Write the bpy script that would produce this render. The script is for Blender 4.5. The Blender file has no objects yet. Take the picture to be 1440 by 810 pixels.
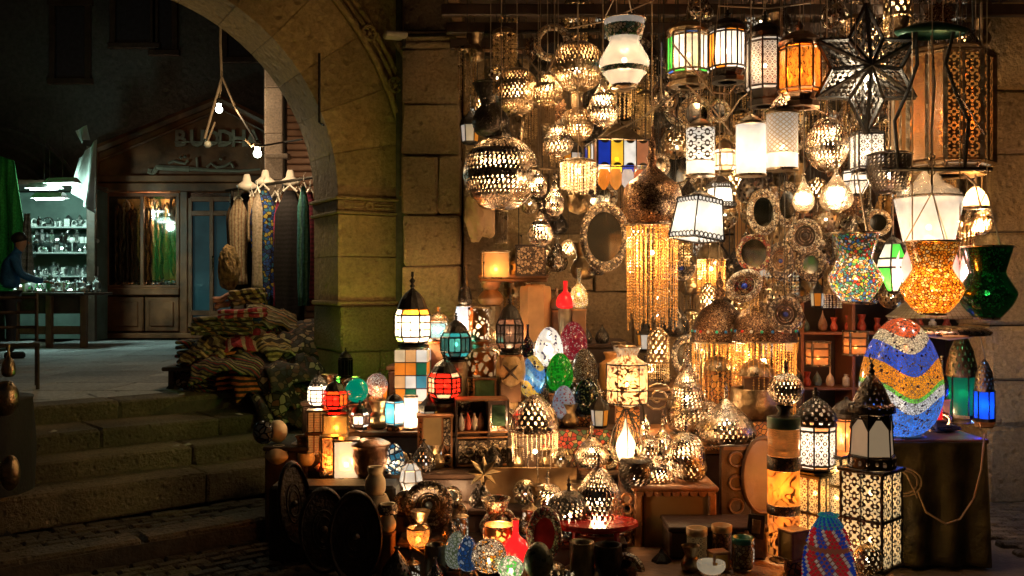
import bpy, math, random
from mathutils import Vector, Matrix, noise
PI = math.pi
RN = random.Random(11)
SC = bpy.context.scene
COL = SC.collection
F = 1300.0          # focal length in photo pixels (photo 1440 wide)
CZ = 1.75           # eye height above the lower street

# ------------------------------------------------------------------ camera, world, exposure
cam = bpy.data.cameras.new("camera")
cam.sensor_width = 36.0
cam.lens = 36.0 * F / 1440.0
cam.clip_end = 400
camo = bpy.data.objects.new("camera", cam)
camo.location = (0, 0, CZ)
camo.rotation_euler = (PI / 2, 0, 0)
COL.objects.link(camo)
SC.camera = camo
SC.view_settings.view_transform = 'Standard'
SC.view_settings.look = 'None'
SC.view_settings.gamma = 1.0
SC.view_settings.exposure = 1.8
SC.cycles.use_denoising = True
SC.cycles.max_bounces = 6
SC.cycles.diffuse_bounces = 3
SC.cycles.glossy_bounces = 3
SC.cycles.transmission_bounces = 4
SC.cycles.transparent_max_bounces = 8
SC.cycles.sample_clamp_indirect = 4.0
SC.cycles.caustics_reflective = False
SC.cycles.caustics_refractive = False
world = bpy.data.worlds.new("World")
SC.world = world
world.use_nodes = True
wn = world.node_tree
wn.nodes.clear()
sky = wn.nodes.new('ShaderNodeTexSky')
sky.sky_type = 'NISHITA'
sky.sun_disc = False
sky.sun_elevation = math.radians(0.5)
sky.sun_rotation = math.radians(200)
bg = wn.nodes.new('ShaderNodeBackground')
bg.inputs[1].default_value = 0.003
wo = wn.nodes.new('ShaderNodeOutputWorld')
wn.links.new(sky.outputs[0], bg.inputs[0])
wn.links.new(bg.outputs[0], wo.inputs[0])
# global lamp power factors
PW = 1.5
GK = 0.11      # brightness of glowing glass

def W(px, py, d):
    return Vector(((px - 720) / F * d, d, CZ - (py - 405) / F * d))

# ------------------------------------------------------------------ mesh builder
class MB:
    def __init__(s):
        s.v = []; s.f = []; s.u = []
    def add(s, vs, fs, uv=None):
        n = len(s.v)
        s.v += [tuple(p) for p in vs]
        s.u += uv if uv else [(p[0] + p[1] * .3, p[2]) for p in vs]
        s.f += [tuple(i + n for i in f) for f in fs]
        return s
    def box(s, c, d, c0=0.0, rz=0.0, jit=0.0, M=None):
        """box centred c, size d, chamfer c0"""
        hx, hy, hz = d[0] / 2, d[1] / 2, d[2] / 2
        vs = []; fs = []
        if c0 <= 0:
            for z in (-hz, hz):
                for x, y in ((-hx, -hy), (hx, -hy), (hx, hy), (-hx, hy)):
                    vs.append(Vector((x, y, z)))
            fs = [(0, 3, 2, 1), (4, 5, 6, 7), (0, 1, 5, 4), (1, 2, 6, 5), (2, 3, 7, 6), (3, 0, 4, 7)]
        else:
            k = min(c0, hx * .6, hy * .6, hz * .6)
            idx = {}
            for sx in (-1, 1):
                for sy in (-1, 1):
                    for sz in (-1, 1):
                        for a in range(3):
                            p = [sx * (hx - k), sy * (hy - k), sz * (hz - k)]
                            p[a] = (sx, sy, sz)[a] * (hx, hy, hz)[a]
                            idx[(sx, sy, sz, a)] = len(vs)
                            q = Vector(p)
                            if jit:
                                q += Vector((RN.uniform(-jit, jit), RN.uniform(-jit, jit), RN.uniform(-jit, jit)))
                            vs.append(q)
            I = lambda sx, sy, sz, a: idx[(sx, sy, sz, a)]
            for g in (-1, 1):
                fs.append((I(g, -1, -1, 0), I(g, 1, -1, 0), I(g, 1, 1, 0), I(g, -1, 1, 0)))
                fs.append((I(-1, g, -1, 1), I(1, g, -1, 1), I(1, g, 1, 1), I(-1, g, 1, 1)))
                fs.append((I(-1, -1, g, 2), I(1, -1, g, 2), I(1, 1, g, 2), I(-1, 1, g, 2)))
            for a_ in (-1, 1):
                for b_ in (-1, 1):
                    fs.append((I(a_, b_, -1, 0), I(a_, b_, 1, 0), I(a_, b_, 1, 1), I(a_, b_, -1, 1)))
                    fs.append((I(a_, -1, b_, 0), I(a_, 1, b_, 0), I(a_, 1, b_, 2), I(a_, -1, b_, 2)))
                    fs.append((I(-1, a_, b_, 1), I(1, a_, b_, 1), I(1, a_, b_, 2), I(-1, a_, b_, 2)))
                    for c_ in (-1, 1):
                        fs.append((I(a_, b_, c_, 0), I(a_, b_, c_, 1), I(a_, b_, c_, 2)))
        m = Matrix.Rotation(rz, 3, 'Z') if M is None else M
        C = Vector(c)
        s.add([m @ p + C for p in vs], fs, [(p.x + p.y, p.z) for p in vs])
        return s
    def tube(s, pts, r, n=5, r2=None):
        pts = [Vector(p) for p in pts]
        N = len(pts); vs = []; fs = []; uv = []
        r2 = r if r2 is None else r2
        for i, p in enumerate(pts):
            t = (pts[min(i + 1, N - 1)] - pts[max(i - 1, 0)])
            if t.length < 1e-9: t = Vector((0, 0, 1))
            t.normalize()
            a = Vector((0, 0, 1)) if abs(t.z) < .9 else Vector((1, 0, 0))
            x = t.cross(a).normalized(); y = t.cross(x)
            rr = r + (r2 - r) * i / max(1, N - 1)
            for k in range(n):
                an = 2 * PI * k / n
                vs.append(p + x * math.cos(an) * rr + y * math.sin(an) * rr)
                uv.append((k / n, i / N))
        for i in range(N - 1):
            for k in range(n):
                fs.append((i * n + k, i * n + (k + 1) % n, (i + 1) * n + (k + 1) % n, (i + 1) * n + k))
        fs.append(tuple(range(n))[::-1]); fs.append(tuple((N - 1) * n + k for k in range(n)))
        return s.add(vs, fs, uv)
    def lathe(s, prof, seg=24, c=(0, 0, 0), rot=0.0, sy=1.0, wob=0.0):
        vs = []; fs = []; uv = []
        L = len(prof)
        zmin = min(p[1] for p in prof); zr = max(1e-6, max(p[1] for p in prof) - zmin)
        for i, (r, z) in enumerate(prof):
            for k in range(seg + 1):
                a = 2 * PI * k / seg + rot
                rr = r * (1 + wob * noise.noise(Vector((math.cos(a) * 2, math.sin(a) * 2, z * 5))))
                vs.append((c[0] + rr * math.cos(a), c[1] + rr * math.sin(a) * sy, c[2] + z))
                uv.append((k / seg, (z - zmin) / zr))
        for i in range(L - 1):
            for k in range(seg):
                a = i * (seg + 1) + k
                fs.append((a, a + 1, a + seg + 2, a + seg + 1))
        return s.add(vs, fs, uv)
    def sphere(s, c, r, seg=12, rings=8, sz=1.0):
        return s.lathe([(r * math.sin(PI * i / rings) + 1e-5, -r * sz * math.cos(PI * i / rings)) for i in range(rings + 1)], seg, c)
    def ring(s, c, R, r, n=24, m=5, sy=1.0, plane='XY', sz=1.0):
        vs = []; fs = []; uv = []
        for i in range(n):
            a = 2 * PI * i / n
            for k in range(m):
                b = 2 * PI * k / m
                q = (R + r * math.cos(b))
                p = (q * math.cos(a), q * math.sin(a) * sy, r * math.sin(b))
                if plane == 'XZ': p = (p[0], -p[2], p[1] * sz)
                vs.append((p[0] + c[0], p[1] + c[1], p[2] + c[2])); uv.append((i / n, k / m))
        for i in range(n):
            for k in range(m):
                fs.append((i * m + k, ((i + 1) % n) * m + k, ((i + 1) % n) * m + (k + 1) % m, i * m + (k + 1) % m))
        return s.add(vs, fs, uv)
    def octa(s, c, r, rz=None):
        rz = rz or r
        x, y, z = c
        return s.add([(x + r, y, z), (x, y + r, z), (x - r, y, z), (x, y - r, z), (x, y, z + rz), (x, y, z - rz)],
                     [(0, 1, 4), (1, 2, 4), (2, 3, 4), (3, 0, 4), (1, 0, 5), (2, 1, 5), (3, 2, 5), (0, 3, 5)])
    def build(s, name, m, parent=None, smooth=False, kind=None, label=None):
        if name == 'bulb' and m is bulbm:      # keep the glass bulb well inside its light
            n_ = len(s.v); cx, cy, cz = (sum(p[i] for p in s.v) / n_ for i in range(3))
            s.v = [(cx + (x - cx) * .5, cy + (y - cy) * .5, cz + (z - cz) * .5) for x, y, z in s.v]
        me = bpy.data.meshes.new(name)
        me.from_pydata(s.v, [], s.f)
        ul = me.uv_layers.new(name='UVMap')
        idx = [0] * len(me.loops)
        me.loops.foreach_get('vertex_index', idx)
        flat = []
        for i in idx: flat += s.u[i]
        ul.data.foreach_set('uv', flat)
        if smooth: me.polygons.foreach_set('use_smooth', [True] * len(me.polygons))
        me.materials.append(m)
        me.update()
        o = bpy.data.objects.new(name, me)
        COL.objects.link(o)
        if parent: o.parent = parent
        if kind: o['kind'] = kind
        if label: o['label'] = label
        return o

def thing(name, label, cat, loc=(0, 0, 0), rz=0.0, group=None):
    o = bpy.data.objects.new(name, None)
    o.empty_display_size = .1
    COL.objects.link(o)
    o.location = loc; o.rotation_euler = (0, 0, rz)
    o['label'] = label; o['category'] = cat
    if group: o['group'] = group
    LAST[0] = label
    return o
LAST = ['']
def tag(o, label, cat, group=None):
    o['label'] = label; o['category'] = cat
    if group: o['group'] = group
    return o
def struct(name):
    o = bpy.data.objects.new(name, None); COL.objects.link(o); o['kind'] = 'structure'
    return o
def dup(root, loc, rz=None, label=None, group=None, scale=None):
    def cp(o, par):
        c = o.copy(); COL.objects.link(c)
        if par: c.parent = par
        for ch in list(o.children): cp(ch, c)
        return c
    r = cp(root, None)
    r.location = loc
    if rz is not None: r.rotation_euler = (0, 0, rz)
    if scale: r.scale = (scale,) * 3
    if label: r['label'] = label
    if group: r['group'] = group
    return r
def lamp(parent, loc, watts, col=(1, .56, .23), r=.03, spot=None):
    l = bpy.data.lights.new('bulb_light', 'POINT')
    l.energy = watts * PW; l.color = col; l.shadow_soft_size = r
    o = bpy.data.objects.new('bulb_light', l)
    COL.objects.link(o); o.location = loc
    if parent: o.parent = parent
    return o

# ------------------------------------------------------------------ materials
MC = {}
def nt(name):
    m = bpy.data.materials.new(name); m.use_nodes = True
    t = m.node_tree; t.nodes.clear()
    out = t.nodes.new('ShaderNodeOutputMaterial')
    return m, t, out
def N(t, typ, ins=None, **kw):
    n = t.nodes.new(typ)
    for k, v in kw.items(): setattr(n, k, v)
    for k, v in (ins or {}).items():
        if isinstance(v, bpy.types.NodeSocket): t.links.new(v, n.inputs[k])
        else: n.inputs[k].default_value = v
    return n
def c4(c): return (c[0], c[1], c[2], 1.0)
def ramp(t, fac, stops, interp='LINEAR'):
    n = N(t, 'ShaderNodeValToRGB', {0: fac})
    n.color_ramp.interpolation = interp
    e = n.color_ramp.elements
    while len(e) < len(stops): e.new(0.5)
    for i, (p, c) in enumerate(stops):
        e[i].position = p; e[i].color = c4(c)
    return n.outputs[0]
def M(name, col, rough=.6, metal=0.0, var=.25, scale=12.0, bump=.0, world=False, spec=.5, emit=None, es=0.0, trans=0.0, coat=0.0, detail=4.0):
    """principled with noise-driven colour variation, roughness variation and bump"""
    if name in MC: return MC[name]
    m, t, out = nt(name)
    if world: co = N(t, 'ShaderNodeNewGeometry').outputs['Position']
    else: co = N(t, 'ShaderNodeTexCoord').outputs['Object']
    nz = N(t, 'ShaderNodeTexNoise', {'Vector': co, 'Scale': scale, 'Detail': detail})
    f = nz.outputs[0]
    hi = tuple(min(1, c * (1 + var)) for c in col); lo = tuple(c * (1 - var) for c in col)
    colr = ramp(t, f, [(.3, lo), (.7, hi)])
    rr = N(t, 'ShaderNodeMapRange', {0: f, 3: max(.03, rough - .12), 4: min(1, rough + .12)})
    p = N(t, 'ShaderNodeBsdfPrincipled', {'Base Color': colr, 'Roughness': rr.outputs[0], 'Metallic': metal})
    p.inputs['Specular IOR Level'].default_value = spec
    p.inputs['Coat Weight'].default_value = coat
    if trans: p.inputs['Transmission Weight'].default_value = trans
    if es:
        p.inputs['Emission Color'].default_value = c4(emit or col); p.inputs['Emission Strength'].default_value = es
    if bump:
        n2 = N(t, 'ShaderNodeTexNoise', {'Vector': co, 'Scale': scale * 3, 'Detail': 5.0})
        b = N(t, 'ShaderNodeBump', {'Height': n2.outputs[0], 'Strength': bump, 'Distance': .02})
        t.links.new(b.outputs[0], p.inputs['Normal'])
    t.links.new(p.outputs[0], out.inputs[0])
    MC[name] = m
    return m
def stone(name, a, b, scale=2.2, bump=.6, dark=.35):
    if name in MC: return MC[name]
    m, t, out = nt(name)
    co = N(t, 'ShaderNodeNewGeometry').outputs['Position']
    inf = N(t, 'ShaderNodeObjectInfo')
    n1 = N(t, 'ShaderNodeTexNoise', {'Vector': co, 'Scale': scale, 'Detail': 8.0, 'Roughness': .65})
    n2 = N(t, 'ShaderNodeTexNoise', {'Vector': co, 'Scale': scale * 14, 'Detail': 6.0, 'Roughness': .7})
    n3 = N(t, 'ShaderNodeTexNoise', {'Vector': co, 'Scale': scale * .5, 'Detail': 3.0})
    c1 = ramp(t, n1.outputs[0], [(.32, a), (.66, b)])
    st = ramp(t, n3.outputs[0], [(.42, (1, 1, 1)), (.62, (dark,) * 3)])
    mx = N(t, 'ShaderNodeMixRGB', {0: 1.0, 1: c1, 2: st}, blend_type='MULTIPLY')
    rnd = N(t, 'ShaderNodeMapRange', {0: inf.outputs['Random'], 3: .72, 4: 1.2})
    fine = ramp(t, n2.outputs[0], [(.3, (.6,) * 3), (.6, (1.1,) * 3)])
    mx2 = N(t, 'ShaderNodeMixRGB', {0: 1.0, 1: mx.outputs[0], 2: fine}, blend_type='MULTIPLY')
    mx3 = N(t, 'ShaderNodeMixRGB', {0: 1.0, 1: mx2.outputs[0], 2: rnd.outputs[0]}, blend_type='MULTIPLY')
    p = N(t, 'ShaderNodeBsdfPrincipled', {'Base Color': mx3.outputs[0], 'Roughness': .85})
    vch = N(t, 'ShaderNodeTexVoronoi', {'Vector': co, 'Scale': scale * 5})
    vm = N(t, 'ShaderNodeMapRange', {0: vch.outputs[0], 1: 0.0, 2: .35})
    ad = N(t, 'ShaderNodeMath', {0: n1.outputs[0], 1: n2.outputs[0]}, operation='ADD')
    ad = N(t, 'ShaderNodeMath', {0: vm.outputs[0], 1: .7, 2: ad.outputs[0]}, operation='MULTIPLY_ADD')
    bp = N(t, 'ShaderNodeBump', {'Height': ad.outputs[0], 'Strength': bump, 'Distance': .045})
    t.links.new(bp.outputs[0], p.inputs['Normal'])
    t.links.new(p.outputs[0], out.inputs[0])
    MC[name] = m
    return m
def shade_shader(t, colr, glow, tw=.55, rough=.25, clear=.36):
    tw *= .12
    """lit lamp shade: translucent body that glows, slightly glossy"""
    tr = N(t, 'ShaderNodeBsdfTranslucent', {0: colr})
    dk = N(t, 'ShaderNodeMixRGB', {0: 1.0, 1: colr, 2: (.26, .26, .26, 1)}, blend_type='MULTIPLY')
    df = N(t, 'ShaderNodeBsdfPrincipled', {'Base Color': dk.outputs[0], 'Roughness': rough})
    mx = N(t, 'ShaderNodeMixShader', {0: tw, 1: df.outputs[0], 2: tr.outputs[0]})
    gm = N(t, 'ShaderNodeGamma', {0: colr, 1: 1.35})
    tp = N(t, 'ShaderNodeBsdfTransparent', {0: gm.outputs[0]})
    mx = N(t, 'ShaderNodeMixShader', {0: clear, 1: mx.outputs[0], 2: tp.outputs[0]})
    em = N(t, 'ShaderNodeEmission', {0: colr, 1: glow * GK})
    ad = N(t, 'ShaderNodeAddShader', {0: mx.outputs[0], 1: em.outputs[0]})
    return ad.outputs[0]
def mosaic(name, cols, scale=60.0, glow=.3, grout=(.05, .04, .03), tw=.4, bands=None, gw=.12, use_uv=None):
    """small glass tiles: voronoi cells, constant colour each, recessed grout"""
    if name in MC: return MC[name]
    m, t, out = nt(name)
    if scale > 30: scale *= 1.35
    tc = N(t, 'ShaderNodeTexCoord')
    co = tc.outputs['Object']
    if use_uv:
        mp = N(t, 'ShaderNodeMapping', {0: tc.outputs['UV'], 3: (use_uv[0], use_uv[1], 1)}); co = mp.outputs[0]; scale = 1.0
    v = N(t, 'ShaderNodeTexVoronoi', {'Vector': co, 'Scale': scale})
    e = N(t, 'ShaderNodeTexVoronoi', {'Vector': co, 'Scale': scale}, feature='DISTANCE_TO_EDGE')
    sep = N(t, 'ShaderNodeSeparateColor', {0: v.outputs['Color']})
    n = len(cols)
    if bands:
        wv = N(t, 'ShaderNodeSeparateXYZ', {0: tc.outputs['Object']})
        x = N(t, 'ShaderNodeMath', {0: wv.outputs[0], 1: bands[0]}, operation='MULTIPLY')
        x = N(t, 'ShaderNodeMath', {0: x.outputs[0], 1: (bands[4] if len(bands) > 4 else 0.0)}, operation='ADD')
        sn = N(t, 'ShaderNodeMath', {0: x.outputs[0]}, operation='SINE')
        am = N(t, 'ShaderNodeMath', {0: sn.outputs[0], 1: bands[1], 2: wv.outputs[2]}, operation='MULTIPLY_ADD')
        rr = N(t, 'ShaderNodeMapRange', {0: am.outputs[0], 1: bands[2], 2: bands[3]})
        base = ramp(t, rr.outputs[0], cols, 'CONSTANT')
        vr = ramp(t, sep.outputs[0], [(0, (.55, .55, .55)), (.15, (.8,) * 3), (.6, (1, 1, 1)), (.93, (.06, .05, .1))], 'CONSTANT')
        base = N(t, 'ShaderNodeMixRGB', {0: 1.0, 1: base, 2: vr}, blend_type='MULTIPLY').outputs[0]
    else:
        base = ramp(t, sep.outputs[0], [(i / n, c) for i, c in enumerate(cols)], 'CONSTANT')
    ed = N(t, 'ShaderNodeMath', {0: e.outputs[0], 1: gw}, operation='LESS_THAN')
    mxc = N(t, 'ShaderNodeMixRGB', {0: ed.outputs[0], 1: base, 2: c4(grout)})
    sh = shade_shader(t, mxc.outputs[0], glow, tw, .15)
    t.links.new(sh, out.inputs[0])
    MC[name] = m
    return m
def lattice(name, glowcol, glow, metal=(.05, .035, .025), nu=10, nv=4, typ='star', th=.0, tw=.5, mr=.4):
    """lit glass behind fine dark metal filigree, pattern on the unrolled surface"""
    if name in MC: return MC[name]
    m, t, out = nt(name)
    tc = N(t, 'ShaderNodeTexCoord')
    mp = N(t, 'ShaderNodeMapping', {0: tc.outputs['UV'], 3: (nu, nv, 1)})
    s = N(t, 'ShaderNodeSeparateXYZ', {0: mp.outputs[0]})
    def mth(op, a, b=None, c=None):
        i = {0: a}
        if b is not None: i[1] = b
        if c is not None: i[2] = c
        return N(t, 'ShaderNodeMath', i, operation=op).outputs[0]
    if typ == 'star':
        cu = mth('COSINE', mth('MULTIPLY', s.outputs[0], 2 * PI)); cv = mth('COSINE', mth('MULTIPLY', s.outputs[1], 2 * PI))
        c2 = mth('COSINE', mth('MULTIPLY', mth('ADD', s.outputs[0], s.outputs[1]), 4 * PI))
        c3 = mth('COSINE', mth('MULTIPLY', mth('SUBTRACT', s.outputs[0], s.outputs[1]), 4 * PI))
        q = mth('ADD', mth('ADD', cu, cv), mth('MULTIPLY', mth('ADD', c2, c3), .8))
        mask = mth('LESS_THAN', mth('ABSOLUTE', mth('ADD', q, .25)), .38 + th)
    elif typ == 'grid':
        a = mth('ABSOLUTE', mth('SINE', mth('MULTIPLY', s.outputs[0], PI))); b = mth('ABSOLUTE', mth('SINE', mth('MULTIPLY', s.outputs[1], PI)))
        mask = mth('LESS_THAN', mth('MINIMUM', a, b), .3 + th)
    elif typ == 'diamond':
        a = mth('ABSOLUTE', mth('SINE', mth('MULTIPLY', mth('ADD', s.outputs[0], s.outputs[1]), PI)))
        b = mth('ABSOLUTE', mth('SINE', mth('MULTIPLY', mth('SUBTRACT', s.outputs[0], s.outputs[1]), PI)))
        mask = mth('LESS_THAN', mth('MINIMUM', a, b), .33 + th)
    elif typ == 'vine':
        nz = N(t, 'ShaderNodeTexNoise', {'Vector': mp.outputs[0], 'Scale': 1.6, 'Detail': 1.0, 'Distortion': 1.5})
        mask = mth('LESS_THAN', mth('ABSOLUTE', mth('SUBTRACT', nz.outputs[0], .5)), .035 + th)
    else:
        v = N(t, 'ShaderNodeTexVoronoi', {'Vector': mp.outputs[0], 'Scale': 1.0}, feature='DISTANCE_TO_EDGE')
        mask = mth('LESS_THAN', v.outputs[0], .1 + th)
    nz = N(t, 'ShaderNodeTexNoise', {'Vector': tc.outputs['Object'], 'Scale': 14.0, 'Detail': 3.0})
    gc = ramp(t, nz.outputs[0], [(.3, tuple(c * .75 for c in glowcol)), (.65, glowcol)])
    sh = shade_shader(t, gc, glow, tw, .3)
    mt = N(t, 'ShaderNodeBsdfPrincipled', {'Base Color': c4(metal), 'Roughness': mr, 'Metallic': .8})
    bp = N(t, 'ShaderNodeBump', {'Height': mask, 'Strength': .6, 'Distance': .004})
    t.links.new(bp.outputs[0], mt.inputs['Normal'])
    mx = N(t, 'ShaderNodeMixShader', {0: mask, 1: sh, 2: mt.outputs[0]})
    t.links.new(mx.outputs[0], out.inputs[0])
    MC[name] = m
    return m
def glow_glass(col, glow, tw=.6):
    name = 'lit_glass_%d_%d_%d_%d' % (col[0] * 99, col[1] * 99, col[2] * 99, glow * 10)
    if name in MC: return MC[name]
    m, t, out = nt(name)
    tc = N(t, 'ShaderNodeTexCoord')
    nz = N(t, 'ShaderNodeTexNoise', {'Vector': tc.outputs['Object'], 'Scale': 9.0, 'Detail': 3.0})
    gc = ramp(t, nz.outputs[0], [(.3, tuple(c * .72 for c in col)), (.65, col)])
    t.links.new(shade_shader(t, gc, glow, tw, .12), out.inputs[0])
    MC[name] = m
    return m
def emis(name, col, s):
    if name in MC: return MC[name]
    m, t, out = nt(name)
    e = N(t, 'ShaderNodeEmission', {0: c4(col), 1: s})
    t.links.new(e.outputs[0], out.inputs[0]); MC[name] = m
    return m
def cloth(name, cols, scale=8.0, direction='Z', rough=.85, dist=2.0):
    """striped woven cloth"""
    if name in MC: return MC[name]
    m, t, out = nt(name)
    tc = N(t, 'ShaderNodeTexCoord')
    wv = N(t, 'ShaderNodeTexWave', {'Vector': tc.outputs['Object'], 'Scale': scale, 'Distortion': dist, 'Detail': 2.0}, bands_direction=direction, wave_profile='SAW')
    n = len(cols)
    base = ramp(t, wv.outputs[0], [(i / n, c) for i, c in enumerate(cols)], 'CONSTANT')
    nz = N(t, 'ShaderNodeTexNoise', {'Vector': tc.outputs['Object'], 'Scale': 40.0, 'Detail': 4.0})
    dk = ramp(t, nz.outputs[0], [(.3, (.55,) * 3), (.6, (1.1,) * 3)])
    mx = N(t, 'ShaderNodeMixRGB', {0: 1.0, 1: base, 2: dk}, blend_type='MULTIPLY')
    p = N(t, 'ShaderNodeBsdfPrincipled', {'Base Color': mx.outputs[0], 'Roughness': rough})
    b = N(t, 'ShaderNodeBump', {'Height': nz.outputs[0], 'Strength': .5, 'Distance': .01})
    t.links.new(b.outputs[0], p.inputs['Normal'])
    t.links.new(p.outputs[0], out.inputs[0]); MC[name] = m
    return m
def inlay(name, cols, scale=40.0, metal=0.0, rough=.35, cell='VOR'):
    """small mother-of-pearl / carved pattern, unlit"""
    if name in MC: return MC[name]
    m, t, out = nt(name)
    tc = N(t, 'ShaderNodeTexCoord')
    v = N(t, 'ShaderNodeTexVoronoi', {'Vector': tc.outputs['Object'], 'Scale': scale})
    e = N(t, 'ShaderNodeTexVoronoi', {'Vector': tc.outputs['Object'], 'Scale': scale}, feature='DISTANCE_TO_EDGE')
    sep = N(t, 'ShaderNodeSeparateColor', {0: v.outputs['Color']})
    n = len(cols)
    base = ramp(t, sep.outputs[0], [(i / n, c) for i, c in enumerate(cols)], 'CONSTANT')
    ed = N(t, 'ShaderNodeMath', {0: e.outputs[0], 1: .08}, operation='LESS_THAN')
    mxc = N(t, 'ShaderNodeMixRGB', {0: ed.outputs[0], 1: base, 2: (.015, .01, .008, 1)})
    p = N(t, 'ShaderNodeBsdfPrincipled', {'Base Color': mxc.outputs[0], 'Roughness': rough, 'Metallic': metal})
    b = N(t, 'ShaderNodeBump', {'Height': e.outputs[0], 'Strength': .7, 'Distance': .006})
    t.links.new(b.outputs[0], p.inputs['Normal'])
    t.links.new(p.outputs[0], out.inputs[0]); MC[name] = m
    return m

brass = M('brass', (.3, .225, .14), .3, 1.0, .3, 20, .3)
embossed = inlay('embossed_copper', [(.3, .17, .09), (.22, .12, .06), (.42, .26, .14), (.15, .08, .05)], 80, .9, .3)
oldbrass = M('old_brass', (.26, .19, .11), .38, 1.0, .4, 14, .4)
silver = M('tinned_silver', (.34, .285, .225), .27, 1.0, .3, 20, .3)
copper = M('dark_copper', (.22, .13, .08), .35, 1.0, .4, 12, .3)
iron = M('blackened_iron', (.03, .026, .022), .5, .7, .3, 20, .3)
darkiron = M('dark_pierced_tin', (.07, .06, .05), .35, .9, .4, 20, .3)
wood = M('brown_wood', (.16, .08, .035), .55, 0, .4, 6, .4)
dwood = M('dark_wood', (.045, .024, .014), .5, 0, .4, 6, .4)
owood = M('orange_wood', (.3, .125, .04), .5, 0, .5, 9, .5)
black = M('black_cloth', (.012, .011, .01), .8, 0, .3, 10, .3)
cordm = M('pale_cord', (.3, .22, .14), .8, 0, .2, 10)
wirem = M('dark_wire', (.02, .018, .015), .5)
bulbm = emis('bulb_glass', (1, .82, .55), 9)
coolbulb = emis('cool_bulb_glass', (.9, 1, .85), 6)

# ------------------------------------------------------------------ lamp profiles (r 0..1, t 0..1 bottom to top)
PR = {
 'globe': [(math.sin(PI * i / 12) * 1.0 + .02, .5 - .5 * math.cos(PI * i / 12)) for i in range(13)],
 'tear': [(.3, 0), (.75, .07), (.97, .2), (1, .32), (.84, .48), (.52, .64), (.27, .78), (.15, .9), (.1, 1)],
 'onion': [(.62, 0), (.9, .1), (1, .25), (.96, .38), (.78, .55), (.5, .7), (.25, .84), (.08, .94), (.03, 1)],
 'cone': [(.55, 0), (.85, .06), (1, .17), (.96, .3), (.78, .5), (.5, .7), (.25, .86), (.06, 1)],
 'dome': [(1, 0), (1, .12), (.95, .32), (.82, .55), (.6, .76), (.3, .93), (.05, 1)],
 'vase': [(.35, 0), (.78, .06), (1, .24), (.96, .36), (.68, .54), (.55, .62), (.7, .78), (.92, 1)],
 'hour': [(.42, 0), (.55, .04), (.82, .17), (.97, .29), (1, .34), (.95, .4), (.75, .53), (.64, .61), (.62, .65), (.68, .74), (.84, .96), (.86, 1)],
 'wvase': [(.5, 0), (.52, .03), (.8, .17), (.98, .3), (1, .36), (.95, .43), (.72, .58), (.62, .65), (.6, .7), (.64, .78), (.8, .95), (.84, 1)],
 'cyl': [(.98, 0), (1, .03), (1, .5), (1, .97), (.98, 1)],
 'bell': [(1, 0), (.98, .2), (.9, .45), (.75, .65), (.5, .82), (.2, .95), (.05, 1)],
 'jar': [(.55, 0), (.9, .04), (1, .12), (1, .66), (.92, .72), (.55, .8), (.5, .86), (.66, .96), (.66, 1)],
 'egg': [(.02, 0), (.45, .03), (.76, .12), (.95, .27), (1, .42), (.93, .6), (.76, .77), (.5, .91), (.25, .98), (.02, 1)],
 'bowl': [(.3, 0), (.6, .05), (.9, .35), (1, .7), (.96, 1)],
 'bottle': [(.5, 0), (.95, .08), (1, .28), (.75, .48), (.28, .62), (.2, .8), (.24, .96), (.24, 1)],
}
def smoothprof(key, hw, h, n=24):
    """catmull-rom resample of a profile, scaled"""
    P = [(r, t) for r, t in (PR[key] if isinstance(key, str) else key)]
    if key in ('cyl',): return [(r * hw, t * h) for r, t in P]
    out = []
    m = len(P) - 1
    for i in range(n + 1):
        x = i / n * m; k = min(int(x), m - 1); f = x - k
        p0 = P[max(k - 1, 0)]; p1 = P[k]; p2 = P[k + 1]; p3 = P[min(k + 2, m)]
        q = []
        for a in (0, 1):
            q.append(.5 * (2 * p1[a] + (p2[a] - p0[a]) * f + (2 * p0[a] - 5 * p1[a] + 4 * p2[a] - p3[a]) * f * f + (3 * p1[a] - p0[a] - 3 * p2[a] + p3[a]) * f ** 3))
        out.append((max(q[0], .01) * hw, q[1] * h))
    return out
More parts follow.
